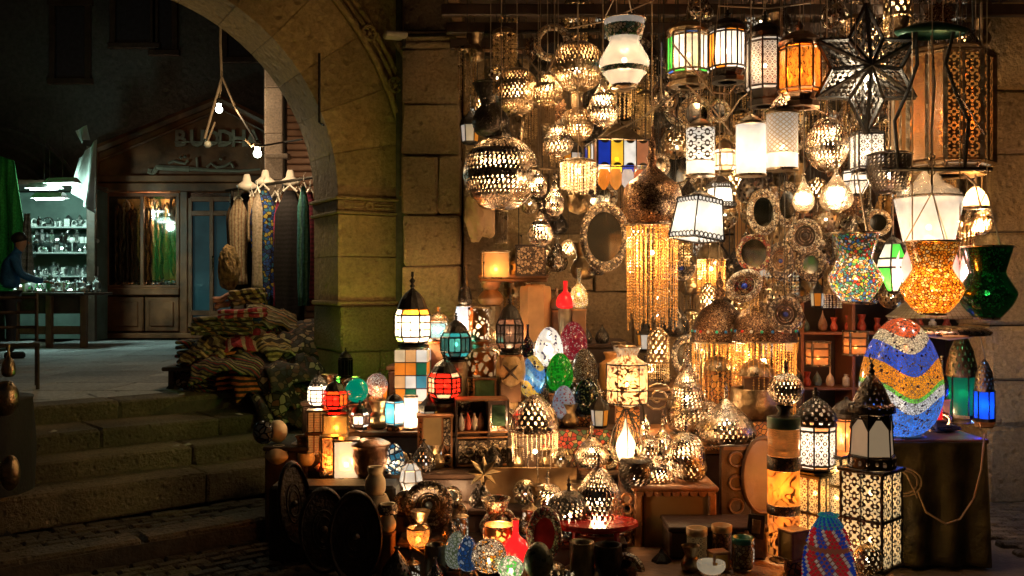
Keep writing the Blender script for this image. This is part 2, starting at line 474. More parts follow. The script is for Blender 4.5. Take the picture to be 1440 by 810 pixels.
def pierced(prof, nu=20, nv=14, hole=.6, depth=.006, twist=0.0, bulge=.72, mb=None, z0=0.0, band=0):
    """sheet-metal shell with real openings on a diamond grid"""
    mb = mb or MB()
    L = [0.0]
    for i in range(1, len(prof)):
        L.append(L[-1] + math.hypot(prof[i][0] - prof[i - 1][0], prof[i][1] - prof[i - 1][1]))
    T = L[-1]; SD = RN.uniform(0, 50)
    def sf(u, v, ins=0.0):
        x = min(max(v, 0), 1) * T
        k = 0
        while k < len(L) - 2 and L[k + 1] < x: k += 1
        f = (x - L[k]) / max(1e-9, L[k + 1] - L[k])
        r = prof[k][0] + (prof[k + 1][0] - prof[k][0]) * f
        z = prof[k][1] + (prof[k + 1][1] - prof[k][1]) * f
        a = 2 * PI * (u + twist * v)
        r = max(r * (1 + .035 * noise.noise(Vector((math.cos(a) * 1.6 + SD, math.sin(a) * 1.6, z * 9)))) - ins, .0005)
        return (r * math.cos(a), r * math.sin(a), z + z0)
    for j in range(0, nv + 1):
        for i in range(nu):
            cu = (i + .5 * (j & 1)) / nu; cv = j / nv
            cor = [(.5 / nu, 0), (0, 1 / nv), (-.5 / nu, 0), (0, -1 / nv)]
            out = []
            for k in range(4):
                a = cor[k]; b = cor[(k + 1) % 4]
                out.append(a); out.append(((a[0] + b[0]) / 2, (a[1] + b[1]) / 2))
            o = [sf(cu + a, cv + b) for a, b in out]
            if j in (0, nv):
                mb.add(o, [tuple(range(8))]); continue
            h = []; hi = []
            if band and j % band == 2:
                mb.add(o + [sf(cu, cv, -.004)], [(k, (k + 1) % 8, 8) for k in range(8)]); continue
            jr = RN.uniform(.82, 1.12); ja = RN.uniform(-.06, .06) / nu; jb_ = RN.uniform(-.08, .08) / nv
            hq = jr * hole * (.5 if band and j % band in (1, 3) else 1)
            for k, (a, b) in enumerate(out):
                q = hq * (bulge if k % 2 == 0 else 1.22)
                h.append(sf(cu + ja + a * q, cv + jb_ + b * q)); hi.append(sf(cu + ja + a * q, cv + jb_ + b * q, depth))
            fs = []
            for k in range(8):
                k2 = (k + 1) % 8
                fs.append((k, k2, 8 + k2, 8 + k)); fs.append((8 + k, 8 + k2, 16 + k2, 16 + k))
            mb.add(o + h + hi, fs)
    return mb
def cord_up(t, zt, z0, r=.0045, m=None, lean=0.0):
    """hanging cord from local height z0 up to world height zt"""
    base = t.location.z
    top = zt - base
    pts = [(0, 0, z0), (lean * .3, 0, z0 + (top - z0) * .35), (lean * .8, 0, z0 + (top - z0) * .75), (lean, 0, top)]
    MB().tube(pts, r, 4).build('cord', m or cordm, t)
ZB = 3.86     # underside height of the canopy beams
def beam_z(d): return ZB + .02
def strands(mb, R0, R1, z0, z1, n, br, gap, sy=1.0, jit=.0):
    for i in range(n):
        a = 2 * PI * i / n
        x, y = R0 * math.cos(a), R0 * math.sin(a) * sy
        x1, y1 = R1 * math.cos(a), R1 * math.sin(a) * sy
        ln = (z0 - z1) * (1 - jit * RN.random())
        k = max(1, int(ln / gap))
        for j in range(k):
            f = j / k
            rr = br * (1.0 if j % 4 else 1.5)
            mb.octa((x + (x1 - x) * f, y + (y1 - y) * f, z0 - ln * f), rr, gap * .55)
    return mb

# =================================================================== LANTERN BUILDERS (pixel measures of the photo * s = metres)
def pierced_lantern(cx, yt, yb, w, d, shape, label, watts=4, metal=None, nu=20, nv=14, hole=.55, hang=True, foot=0, finial=True, name='pierced_lantern', twist=0.0, col=(1, .6, .28), glass=None, lean=0, group=None, tilt=0, bz=.45):
    s = d / F; h = (yb - yt) * s; hw = w / 2 * s
    t = thing(name, label, 'lantern', W(cx, yb, d), RN.uniform(0, .6), group)
    metal = metal or brass
    pr = smoothprof(shape, hw, h)
    q1, q2 = RN.uniform(1.1, 1.7), RN.uniform(1.1, 1.7)
    pierced(pr, int(nu * q1), int(nv * q2), min(.74, hole * RN.uniform(1.05, 1.28)), .004, twist or RN.choice((0, 0, .2, -.25, .4)), RN.choice((.55, .72, .9)), band=RN.choice((5, 6, 7))).build('shell', metal, t)
    if glass: MB().lathe([(r * .93, z) for r, z in pr], 20).build('glass_liner', glass, t, True)
    rt = pr[-1][0] + .006; rb = pr[0][0] + .004
    MB().ring((0, 0, h), rt, .006, 16).lathe([(rt, 0), (rt * .9 + .003, .012), (.008, .03), (.004, .035)], 12, (0, 0, h)).build('cap', metal, t, True)
    m2 = MB().ring((0, 0, .002), rb, .006, 20)
    m2.build('rim', metal, t, True)
    if foot:
        f = foot * s; R = min(hw * .45, rb + .03)
        MB().lathe([(R * 1.12, 0), (R * 1.15, -.008), (R * .95, -.014), (R * .95, 0)], 20).build('flange', brass, t, True)
        mb = MB()
        for i in range(22):
            a = 2 * PI * i / 22
            mb.tube([(R * math.cos(a), R * math.sin(a), -.012), (R * .97 * math.cos(a), R * .97 * math.sin(a), -f)], .0028, 4)
        mb.ring((0, 0, -f), R * .97, .003, 20)
        mb.build('fringe', brass, t, kind='stuff')
    if watts:
        MB().sphere((0, 0, h * bz), min(hw * .3, .042), 10, 8).build('bulb', bulbm, t, True)
        lamp(t, (0, 0, h * bz), watts * (.95 if hang else .5), col, min(hw * .3, .045))
    if hang:
        cord_up(t, beam_z(d), h + .03, .0035, None, lean)
    elif finial:
        MB().lathe([(.012, 0), (.016, .01), (.006, .022), (.011, .034), (.003, .05), (.001, .065)], 10, (0, 0, h + .028)).build('finial', metal, t, True)
    if tilt: t.rotation_euler = (0, tilt, 0)
    return t

def glass_lantern(cx, yt, yb, w, d, shape, mat, label, watts=3, hang=True, rimm=None, name='glass_lantern', col=(1, .7, .4), apex=60, group=None, foot=False, bz=.35):
    s = d / F; h = (yb - yt) * s; hw = w / 2 * s
    t = thing(name, label, 'lantern', W(cx, yb, d), RN.uniform(0, 1), group)
    pr = smoothprof(shape, hw, h, 28)
    MB().lathe(pr, 28).build('shade', mat, t, True)
    MB().ring((0, 0, h), pr[-1][0], .006, 28).build('rim', rimm or brass, t, True)
    MB().lathe([(pr[0][0] + .004, .01), (pr[0][0] + .002, -.008), (.001, -.012)], 20).build('base_cap', rimm or brass, t, True)
    if watts:
        MB().sphere((0, 0, h * bz), .032, 10, 8).build('bulb', bulbm, t, True)
        lamp(t, (0, 0, h * bz), watts, col, .035)
    if hang:
        mb = MB()
        ap = apex * s
        for k in range(3):
            a = 2 * PI * k / 3 + .4
            mb.tube([(pr[-1][0] * math.cos(a), pr[-1][0] * math.sin(a), h), (0, 0, h + ap)], .0035, 4)
        mb.build('chain', cordm, t)
        cord_up(t, beam_z(d), h + ap, .0035)
    return t

def cage_lantern(cx, yt, yb, w, d, label, panes, n=6, hang=False, metal=None, watts=2.5, tiers=((.72, .1), (1, .2), (1, .5), (.8, .6)), domef=.86, dome='solid', glow=2.2, group=None, name='metal_lantern', col=(1, .68, .38), pattern=None, rot=None, zb=None, dr=.8, mids=1, midhs=0):
    s = d / F; H = (yb - yt) * s; hw = w / 2 * s
    t = thing(name, label, 'lantern', W(cx, yb, d), PI / n if rot is None else rot, group)
    metal = metal or iron
    br = max(.0035, hw * .062)
    P = [(r * hw, z * H) for r, z in tiers]
    def pt(k, r, z):
        a = 2 * PI * k / n - PI / 2
        return Vector((r * math.cos(a), r * math.sin(a), z))
    fr = MB()
    for k in range(n):
        fr.tube([pt(k, r, z) for r, z in P], br, 4)
    for r, z in P:
        for k in range(n):
            fr.tube([pt(k, r, z), pt(k + 1, r, z)], br * .9, 4)
    # mid mullions on the tall tier
    big = max(range(len(P) - 1), key=lambda i: P[i + 1][1] - P[i][1])
    for q in range(midhs):
        f = (q + 1) / (midhs + 1)
        r = P[big][0] + (P[big + 1][0] - P[big][0]) * f; z = P[big][1] + (P[big + 1][1] - P[big][1]) * f
        for k in range(n): fr.tube([pt(k, r * 1.005, z), pt(k + 1, r * 1.005, z)], br * .6, 4)
    if mids:
        for k in range(n):
            a0 = (pt(k, *P[big]) + pt(k + 1, *P[big])) / 2; a1 = (pt(k, *P[big + 1]) + pt(k + 1, *P[big + 1])) / 2
            fr.tube([a0, a1], br * .6, 4)
    fr.build('frame', metal, t)
    pi = 0
    for ti in range(len(P) - 1):
        for k in range(n):
            a, b = pt(k, *P[ti]), pt(k + 1, *P[ti]); c, e = pt(k + 1, *P[ti + 1]), pt(k, *P[ti + 1])
            sh = .975
            q = [Vector((v.x * sh, v.y * sh, v.z)) for v in (a, b, c, e)]
            pc = panes[(k + ti) % len(panes)] if len(panes) > 1 else panes[0]
            m = pattern if (pattern and ti == big) else (pc if isinstance(pc, bpy.types.Material) else glow_glass(pc, glow))
            MB().add(q, [(0, 1, 2, 3)], [(0, 0), (1, 0), (1, 1), (0, 1)]).build('pane', m, t)
    z0 = P[0][1]
    # base
    rb = P[0][0]
    MB().lathe([(rb * .55, 0), (rb * 1.02, .0), (rb * 1.05, z0 * .35), (rb * .8, z0 * .5), (rb * 1.0, z0 * .96), (rb * .2, z0 * .97)], n, rot=-PI / 2).build('base', metal, t)
    rt, zt = P[-1]
    zd = domef * H
    dp = [(1.06, 0), (1.0, .04), (dr * 1.12, .25), (dr * .95, .5), (dr * .62, .75), (.16, .95), (.1, 1)]
    dpr = [(r * rt, zt + f * (zd - zt)) for r, f in dp]
    if dome == 'pierced':
        pierced(dpr, 14, 8, .55, .003).build('dome', metal, t)
    else:
        MB().lathe(dpr, n * 2, rot=-PI / 2).build('dome', metal, t)
    f = H - zd
    MB().lathe([(.1 * rt, 0), (.2 * rt, .12 * f), (.08 * rt, .25 * f), (.22 * rt, .45 * f), (.06 * rt, .62 * f), (.1 * rt, .75 * f), (.01, 1.0 * f)], 10, (0, 0, zd)).build('finial', metal, t, True)
    if watts:
        zc = (P[big][1] + P[big + 1][1]) / 2
        MB().sphere((0, 0, zc), min(.03, hw * .3), 8, 6).build('bulb', bulbm, t, True)
        lamp(t, (0, 0, zc), watts, col, min(.035, hw * .3))
    if hang: cord_up(t, beam_z(d), H - .005, .0035)
    return t

def cylinder_lamp(cx, yt, yb, w, d, mat, label, watts=2, hang=False, rimf=.12, metal=None, sides=32, lowband=None, name='cylinder_lamp', group=None, rot=0, cat='lamp'):
    s = d / F; h = (yb - yt) * s; hw = w / 2 * s
    t = thing(name, label, cat, W(cx, yb, d), rot, group)
    metal = metal or brass
    k = 1.0
    MB().lathe([(hw * .985, h * (.3 if lowband else .03)), (hw * .985, h * .95)], sides).build('shade', mat, t, sides > 10)
    if lowband: MB().lathe([(hw * .985, h * .02), (hw * .985, h * .29)], sides).build('lower_shade', lowband, t, sides > 10); MB().ring((0, 0, h * .295), hw, .003, sides).build('band', metal, t)
    MB().lathe([(hw * .9, h), (hw * 1.02, h), (hw * 1.03, h * .95), (hw * .99, h * .945)], sides).build('top_rim', metal, t)
    MB().lathe([(hw * .01, 0), (hw * 1.02, 0), (hw * 1.03, h * .035), (hw * .99, h * .04)], sides).build('bottom_rim', metal, t)
    if watts: lamp(t, (0, 0, h * .4), watts, (1, .7, .4), .035); MB().sphere((0, 0, h * .4), .03, 8, 6).build('bulb', bulbm, t, True)
    if hang:
        MB().lathe([(hw * .9, h), (hw * .5, h + .03), (.01, h + .05)], 16).build('top_cone', metal, t, True)
        cord_up(t, beam_z(d), h + .045, .0035)
    return t

def plate(cx, cy, w, hgt, d, label, frame, centre, name='round_mirror', cat='mirror', ringf=.62, studs=12, yaw=0.0, roll=0.0, stud=None, group=None, boss=None, pitch=0.0):
    """wall plate / framed mirror facing the street, real thickness"""
    s = d / F; a = w / 2 * s; b = hgt / 2 * s
    t = thing(name, label, cat, W(cx, cy, d), 0, group)
    t.rotation_euler = (pitch, roll, yaw)
    n = 32; k = b / a
    # frame: bevelled annulus, axis along -y
    prof = [(a * ringf, -.006), (a * (ringf + .04), -.02), (a * (ringf + 1) / 2, -.026), (a * .96, -.018), (a, -.006), (a * .98, .006), (a * ringf, .006)]
    vs = []; fs = []; uv = []
    for i, (r, y) in enumerate(prof):
        for q in range(n + 1):
            an = 2 * PI * q / n
            vs.append((r * math.cos(an), y, r * math.sin(an) * k)); uv.append((q / n, i / 6))
    for i in range(len(prof) - 1):
        for q in range(n): A = i * (n + 1) + q; fs.append((A, A + 1, A + n + 2, A + n + 1))
    MB().add(vs, fs, uv).build('frame', frame, t, True)
    vs = [(0, -.004, 0)] + [(a * (ringf + .02) * math.cos(2 * PI * q / n), -.003, a * k * (ringf + .02) * math.sin(2 * PI * q / n)) for q in range(n)]
    MB().add(vs, [(0, 1 + q, 1 + (q + 1) % n) for q in range(n)]).build('centre' if boss else 'mirror_glass', centre, t, True)
    if studs:
        mb = MB()
        for q in range(studs):
            an = 2 * PI * q / studs; r = a * (ringf + 1) / 2
            mb.sphere((r * math.cos(an), -.026, r * math.sin(an) * k), a * .055, 6, 4)
        mb.build('studs', stud or silver, t, True, kind='stuff')
    if boss:
        mb = MB().sphere((0, -.012, 0), a * .16, 12, 8); mb.build('boss', boss, t, True)
        mb = MB()
        for rr in (.3, .45): mb.ring((0, -.006, 0), a * rr, .0035, 24, 4, plane='XZ', sz=k)
        mb.build('raised_ring', stud or silver, t, True)
    return t

def turned(cx, yt, yb, w, d, shape, mat, label, name, cat, neck=None, mouth=True, group=None, seg=24, wob=0, smooth=True, rz=0):
    """lathe-turned pot, bottle, egg"""
    s = d / F; h = (yb - yt) * s; hw = w / 2 * s
    t = thing(name, label, cat, W(cx, yb, d), rz, group)
    pr = smoothprof(shape, hw, h, 22)
    body = list(pr)
    if mouth and shape != 'egg':
        body += [(pr[-1][0] * .8, h - .004), (pr[-1][0] * .78, h * .7)]
    MB().lathe([(.001, .0)] + body, seg, wob=wob).build('body', mat, t, smooth)
    if neck: MB().ring((0, 0, h), pr[-1][0], .004, 20).build('lip', neck, t, True)
    return t


# =================================================================== STRUCTURE
st_arch = stone('arch_stone', (.4, .26, .09), (.6, .42, .17), 1.6, .8, .5)
st_base = stone('base_stone', (.34, .25, .08), (.55, .42, .15), 3.5, 1.0, .5)
st_wall = stone('back_wall_stone', (.34, .21, .1), (.52, .36, .19), 2.6, .9, .4)
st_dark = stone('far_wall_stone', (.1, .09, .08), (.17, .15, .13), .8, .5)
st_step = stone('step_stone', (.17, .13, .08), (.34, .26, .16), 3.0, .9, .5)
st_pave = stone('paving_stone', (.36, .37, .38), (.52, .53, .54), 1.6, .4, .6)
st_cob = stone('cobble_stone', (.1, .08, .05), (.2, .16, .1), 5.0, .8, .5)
st_pink = stone('painted_column', (.5, .4, .33), (.62, .5, .42), 3.0, .2, .8)
mortar = M('mortar', (.1, .08, .055), .95, 0, .3, 15, .4)

ground = struct('ground')
MB().box((0, 10, -.06), (120, 120, .11)).build('street_bed', mortar, ground)

# ---- arch wall (turned 30 degrees to the picture)
A30 = math.radians(30)
aw = thing('arch_wall', 'tall weathered stone wall with a round arch opening over the steps', 'wall', (-1.6, 8.5, 0), A30)
TH = .7
# local frame: x to the right along the wall (negative over the opening), y into the wall
RA, ZA, CX0 = 1.85, 2.6, -1.85
def arc_slab(r0, r1, a0, a1, y0, y1, n=1, gap=0.0):
    mb = MB(); vs = []; fs = []
    for i in range(n + 1):
        a = a0 + gap + (a1 - a0 - 2 * gap) * i / n
        for r, y in ((r0, y0), (r1, y0), (r1, y1), (r0, y1)):
            vs.append((CX0 + r * math.cos(a), y, ZA + r * math.sin(a)))
    for i in range(n):
        b = i * 4
        for k in range(4): fs.append((b + k, b + (k + 1) % 4, b + 4 + (k + 1) % 4, b + 4 + k))
    fs.append((3, 2, 1, 0)); fs.append((n * 4, n * 4 + 1, n * 4 + 2, n * 4 + 3))
    return mb.add(vs, fs)
nv_ = 15
for i in range(nv_):
    pr = RN.uniform(-.006, .006)
    arc_slab(RA, 2.52, PI * i / nv_, PI * (i + 1) / nv_, pr, TH, 3, .0012).build('voussoir', st_arch, aw)
# spandrel mass above the voussoirs
mb = MB(); vs = []; fs = []
NS = 30
for i in range(NS + 1):
    a = PI * i / NS
    x = CX0 + 2.5 * math.cos(a); z = ZA + 2.5 * math.sin(a)
    xo = CX0 + 2.9 * math.cos(a) if True else 0
    zo = 7.2
    for (X, Z, Y) in ((x, z, .03), (x * 1.0, zo, .03), (x, zo, TH - .02), (x, z, TH - .02)):
        vs.append((X, Y, Z))
for i in range(NS):
    b = i * 4
    for k in range(4): fs.append((b + k, b + (k + 1) % 4, b + 4 + (k + 1) % 4, b + 4 + k))
mb.add(vs, fs)
mb.box((.75, TH / 2 + .01, 4.9), (.22, TH - .04, 4.6))
mb.build('spandrel', st_arch, aw)
# raised archivolt moulding with rosettes
mb = MB()
for rr, br in ((2.56, .035), (2.64, .022), (2.70, .03)):
    mb.tube([(CX0 + rr * math.cos(a * PI / 80), -.01, ZA + rr * math.sin(a * PI / 80)) for a in range(0, 81)], br, 6)
mb.build('archivolt_moulding', st_arch, aw, True)
for a in (.42, .62, .82, 1.02):
    c = (CX0 + 2.63 * math.cos(a), -.04, ZA + 2.63 * math.sin(a))
    mb = MB().ring(c, .065, .018, 16, 5, plane='XZ').sphere((c[0], c[1] + .01, c[2]), .03, 8, 6)
    for k in range(6): mb.sphere((c[0] + .045 * math.cos(k * PI / 3), c[1], c[2] + .045 * math.sin(k * PI / 3)), .018, 6, 4)
    mb.build('rosette', st_arch, aw, True)
# piers: blocks in courses
def pier(x0, x1):
    w = x1 - x0
    zz = [0, .38, .75, 1.16, 1.585]
    for i in range(4):
        k = 1 if i % 2 else 2
        for q in range(k):
            a = x0 + w * (q / k if k == 2 else 0); b = x0 + w * ((q + 1) / k if k == 2 else 1)
            if k == 2: mid = x0 + w * .55; a, b = ((x0, mid), (mid, x1))[q]
            MB().box(((a + b) / 2, TH / 2 - .03, (zz[i] + zz[i + 1]) / 2), (b - a - .006, TH + .1, zz[i + 1] - zz[i] - .006), .012, jit=.004).build('base_block', st_base, aw)
    MB().box((x0 + w / 2, TH / 2, 1.61), (w + .03, TH + .09, .045), .012).build('ledge', st_arch, aw)
    for a, b in ((1.635, 2.04), (2.044, 2.43)):
        MB().box((x0 + w / 2, TH / 2, (a + b) / 2), (w, TH, b - a), .006, jit=.003).build('pier_block', st_arch, aw)
    mb = MB().box((x0 + w / 2, TH / 2, 2.45), (w + .06, TH + .08, .03), .01)
    mb.box((x0 + w / 2, TH / 2, 2.515), (w + .02, TH + .03, .095), .006)
    mb.box((x0 + w / 2, TH / 2, 2.582), (w + .08, TH + .1, .032), .01)
    mb.build('capital_band', st_arch, aw)
    c = (x0 + w * .42, -.03, 2.515)
    mb = MB().ring(c, .032, .011, 14, 5, plane='XZ')
    for sx in (-1, 1):
        for zz_ in (-.016, .016): mb.tube([(c[0] + sx * .055, -.02, c[2] + zz_), (c[0] + sx * .24, -.02, c[2] + zz_)], .009, 5)
    mb.build('band_ornament', st_arch, aw)
pier(0.0, .70)
pier(-4.75, -3.7)
MB().box((.35, TH / 2 + .01, 4.9), (.66, TH - .04, 4.58)).build('upper_wall', st_arch, aw) if False else None
# engaged corner column
mb = MB().lathe([(.075, 1.6), (.075, 1.64), (.052, 1.68), (.05, 4.05), (.075, 4.1), (.08, 4.2), (.06, 4.22)], 14, (.66, -.05, 1.02))
mb.build('corner_column', st_arch, aw, True)
# rusty down-rod on the wall
tag(MB().tube([W(449, 75, 8.35), W(449, 172, 8.35), W(455, 176, 8.3)], .012, 6).build('iron_rod', iron), 'thin rusty iron rod fixed upright on the arch spandrel', 'rod')

# ---- block walls
def block_wall(par, x0, x1, yf, dep, zs, wmin, wmax, mat, cham=.014, name='stone_block'):
    for i in range(len(zs) - 1):
        x = x0
        first = True
        while x < x1 - .02:
            w = RN.uniform(wmin, wmax) * (.6 if first and i % 2 else 1); first = False
            if x + w > x1 - wmin * .4: w = x1 - x
            MB().box((x + w / 2, yf + dep / 2 + RN.uniform(-.012, .008), (zs[i] + zs[i + 1]) / 2), (w - .01, dep, zs[i + 1] - zs[i] - .01), cham * RN.uniform(.8, 1.6), jit=.011).build(name, mat, par)
            x += w
pil = thing('stone_pilaster', 'square pilaster of large weathered stone blocks beside the arch', 'pilaster', (0, 0, 0))
zs = [0, .5, 1.0, 1.46, 1.95, 2.42, 2.96, 3.42, 3.92]
block_wall(pil, -1.0, -.47, 8.38, .5, zs, .5, .6, st_wall)
MB().box((-.735, 8.62, 3.95), (.62, .6, .05), .015).box((-.735, 8.63, 4.02), (.7, .68, .08), .02).build('cornice', st_wall, pil)
MB().box((-.735, 8.66, 5.4), (.5, .5, 2.6)).build('upper_shaft', st_wall, pil)
bw = thing('back_wall', 'warm lit block wall behind the crowded lantern display', 'wall', (0, 0, 0))
MB().box((2.1, 8.95, 3.2), (6.4, .4, 6.4)).build('wall_core', mortar, bw)
block_wall(bw, -.46, 4.6, 8.6, .2, [0, .6, 1.15, 1.72, 2.25, 2.8, 3.35, 3.9, 4.5], .55, .95, st_wall)
rp = thing('right_pillar', 'broad stone block pillar on the right edge of the stall', 'pillar', (0, 0, 0))
MB().box((4.85, 8.2, 3.2), (1.9, 1.3, 6.4)).build('pillar_core', mortar, rp)
block_wall(rp, 3.86, 5.7, 7.5, .6, [0, .62, .99, 1.44, 2.2, 2.85, 3.36, 4.0, 4.7], .8, 1.1, stone('pillar_stone', (.5, .34, .14), (.66, .48, .24), 2.2, .8, .75), .02)

# ---- steps, landing, paving
EA = math.radians(40)
ev = Vector((math.cos(EA), math.sin(EA), 0)); nv = Vector((math.sin(EA), -math.cos(EA), 0))
A0 = Vector((-3.98, 7.78, 0))
RZ = Matrix.Rotation(EA, 3, 'Z')
off = [0, .6, 1.02, 1.44, 1.86, 2.5]
land = struct('landing')
mb = MB()
q = [A0 + ev * -4.2, A0 + ev * 6.5, Vector((1, 20, 0)), Vector((-16, 20, 0))]
mb.add([(p.x, p.y, .70) for p in q] + [(p.x, p.y, -.02) for p in q], [(0, 1, 2, 3), (0, 4, 5, 1)])
mb.build('landing_bed', mortar, land)
steps = struct('steps')
for k in range(5):
    zt = .75 - .15 * k
    t0 = -2.4
    depth = .42 if k == 0 else off[k] - off[k - 1] + .06
    while t0 < 3.6:
        L = RN.uniform(.9, 1.7)
        c = A0 + ev * (t0 + L / 2) + nv * (off[k] - depth / 2 + RN.uniform(-.01, .01))
        if k < 4:
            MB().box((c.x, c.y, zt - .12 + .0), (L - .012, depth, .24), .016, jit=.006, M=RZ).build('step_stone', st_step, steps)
        t0 += L
# kerb of the cobbled terrace
t0 = -2
while t0 < 3:
    L = RN.uniform(.7, 1.3)
    c = A0 + ev * (t0 + L / 2) + nv * (off[5] - .13)
    MB().box((c.x, c.y, .07), (L - .015, .24, .17), .02, jit=.008, M=RZ).build('kerb_stone', st_step, steps)
    t0 += L
mb = MB().box(A0 + ev * .6 + nv * 2.15 + Vector((0, 0, .06)), (5.6, .7, .12), M=RZ).build('terrace_bed', mortar, steps)
# cobbles
cb = [MB().box((0, 0, 0), (.205, .098, .07), .014, jit=.004).build('cobble', st_cob, steps) for _ in range(5)]
def place_cobble(src, x, y, z, rz, par):
    o = src.copy(); COL.objects.link(o); o.parent = par; o.location = (x, y, z); o.rotation_euler = (RN.uniform(-.03, .03), RN.uniform(-.03, .03), rz + RN.uniform(-.03, .03))
n_ = 0
for o_ in [1.90 + .105 * i for i in range(5)]:
    t_ = -.9 + .1 * (n_ % 2); n_ += 1
    while t_ < 2.3:
        c = A0 + ev * t_ + nv * o_
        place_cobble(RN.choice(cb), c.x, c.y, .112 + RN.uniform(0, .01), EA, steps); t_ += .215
street = struct('street')
for o_ in [2.58 + .105 * i for i in range(10)]:
    t_ = -.5 + .1 * (n_ % 2); n_ += 1
    while t_ < 2.3:
        c = A0 + ev * t_ + nv * o_
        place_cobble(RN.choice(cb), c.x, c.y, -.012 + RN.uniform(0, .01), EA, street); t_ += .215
for o_ in [5.75 + .105 * i for i in range(17)]:
    t_ = 3.4 + .1 * (n_ % 2); n_ += 1
    while t_ < 4.6:
        place_cobble(RN.choice(cb), t_, o_, -.012 + RN.uniform(0, .012), 0, street); t_ += .215
for i, o in enumerate(cb): o.location = A0 + ev * (1.0 + i * .215) + nv * 2.47 + Vector((0, 0, .115)); o.rotation_euler = (0, 0, EA); o.parent = steps
# landing slabs
def slab_ok(c): return (Vector((c[0], c[1], 0)) - A0).dot(nv) < -.45
y = 7.6
row = 0
while y < 17.5:
    dp = RN.uniform(.5, .8) * (1 if y < 12 else 1.6)
    x = -8.5 + RN.uniform(0, .5)
    while x < -1.2:
        w = RN.uniform(.6, 1.3)
        c = (x + w / 2, y + dp / 2)
        if abs(c[0] / c[1] + .36) < .26:
            cc = Vector((c[0], c[1], 0)); cc2 = A0 + (cc - A0)
            dd = (cc - A0).dot(nv)
            if dd < -.52 - .28 * w:
                MB().box((c[0], c[1], .70), (w - .014, dp - .014, .10), .008, jit=.004).build('paving_slab', st_pave, land)
            elif dd < .1 - .2:
                pass
        x += w
    y += dp; row += 1
# fill strip between slabs and first step
for t_ in [-2.2 + .62 * i for i in range(10)]:
    c = A0 + ev * t_ + nv * (-.42 - .19)
    MB().box((c.x, c.y, .697), (.6, .36, .1), .01, jit=.004, M=RZ).build('paving_slab', st_pave, land)
    c = A0 + ev * (t_ + .3) + nv * (-.42 - .38 - .19)
    MB().box((c.x, c.y, .6955), (.6, .36, .1), .01, jit=.004, M=RZ).build('paving_slab', st_pave, land)

# ---- canopy over the stall
can = thing('stall_canopy', 'dark plank canopy on beams over the lantern stall', 'canopy', (0, 0, 0))
for i, yy in enumerate((5.7, 6.2, 6.7, 7.2, 7.7, 8.2, 8.5)):
    MB().box((2.05, yy, ZB + .05), (5.2, .07, .09), .008).build('beam', dwood, can)
for xx in (-.45, .8, 2.1, 3.4, 4.6):
    MB().box((xx, 7.1, ZB + .145), (.09, 3.4, .09), .008).build('rafter', wood, can)
pw = 0
x = -.55
while x < 4.75:
    MB().box((x + .11, 7.1, ZB + .21 + RN.uniform(0, .01)), (.21, 3.5, .025), .004).build('plank', RN.choice((dwood, wood, dwood)), can); x += .225

# =================================================================== FAR COURTYARD SHOPS
fb = thing('old_building', 'dark multi-storey stone building closing off the back of the courtyard', 'building', (0, 0, 0))
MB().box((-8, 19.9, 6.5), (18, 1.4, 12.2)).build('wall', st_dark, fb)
for (px, py, w, h) in ((190, 20, 60, 90), (232, 25, 30, 100), (340, 40, 46, 90), (100, 60, 50, 110)):
    c = W(px, py, 19.2)
    f = MB()
    W2, H2 = w * 19.2 / F, h * 19.2 / F
    for sx in (-1, 1): f.box((c.x + sx * W2 / 2, 19.17, c.z), (.12, .1, H2), .01)
    for sz in (-1, 1): f.box((c.x, 19.165, c.z + sz * H2 / 2), (W2 + .2, .12, .12), .01)
    wf = f.build('window', dwood, fb)
    MB().box((c.x, 19.185, c.z), (W2 - .12, .02, H2 - .12)).build('pane', M('dark_pane', (.02, .02, .025), .15), wf)
# blind arch on the far left
mb = MB()
for rr in (1.5, 1.75, 2.1):
    mb.tube([(-10.9 + rr * math.cos(a * PI / 24), 19.15, 3.0 + rr * math.sin(a * PI / 24)) for a in range(25)], .06, 6)
mb.build('blind_arch', st_dark, fb)

# wooden shop front
sw = M('shop_front_wood', (.24, .085, .032), .5, 0, .6, 2.5, .6)
shop = thing('wooden_shopfront', 'carved brown wooden shopfront with pediment sign reading BUDDHA', 'shopfront', (0, 18.6, 0))
Y0 = 0
def sx_(px): return (px - 720) / F * 18.6
def sz_(py): return CZ - (py - 405) / F * 18.6
def sbox(name, px0, px1, py0, py1, y, dep, mat=sw, c=.015, par=None):
    return MB().box(((sx_(px0) + sx_(px1)) / 2, y + dep / 2, (sz_(py0) + sz_(py1)) / 2), (sx_(px1) - sx_(px0), dep, abs(sz_(py0) - sz_(py1))), c).build(name, mat, par or shop)
for a, b in ((132, 148), (254, 265), (330, 345), (364, 376)): sbox('post', a, b, 268, 474, -.06, .2)
sbox('lintel', 130, 378, 258, 270, -.12, .3); sbox('cornice', 127, 381, 248, 257, -.2, .4); sbox('sill_board', 148, 254, 405, 415, -.1, .2)
sbox('threshold', 130, 378, 468, 475, -.25, .4)
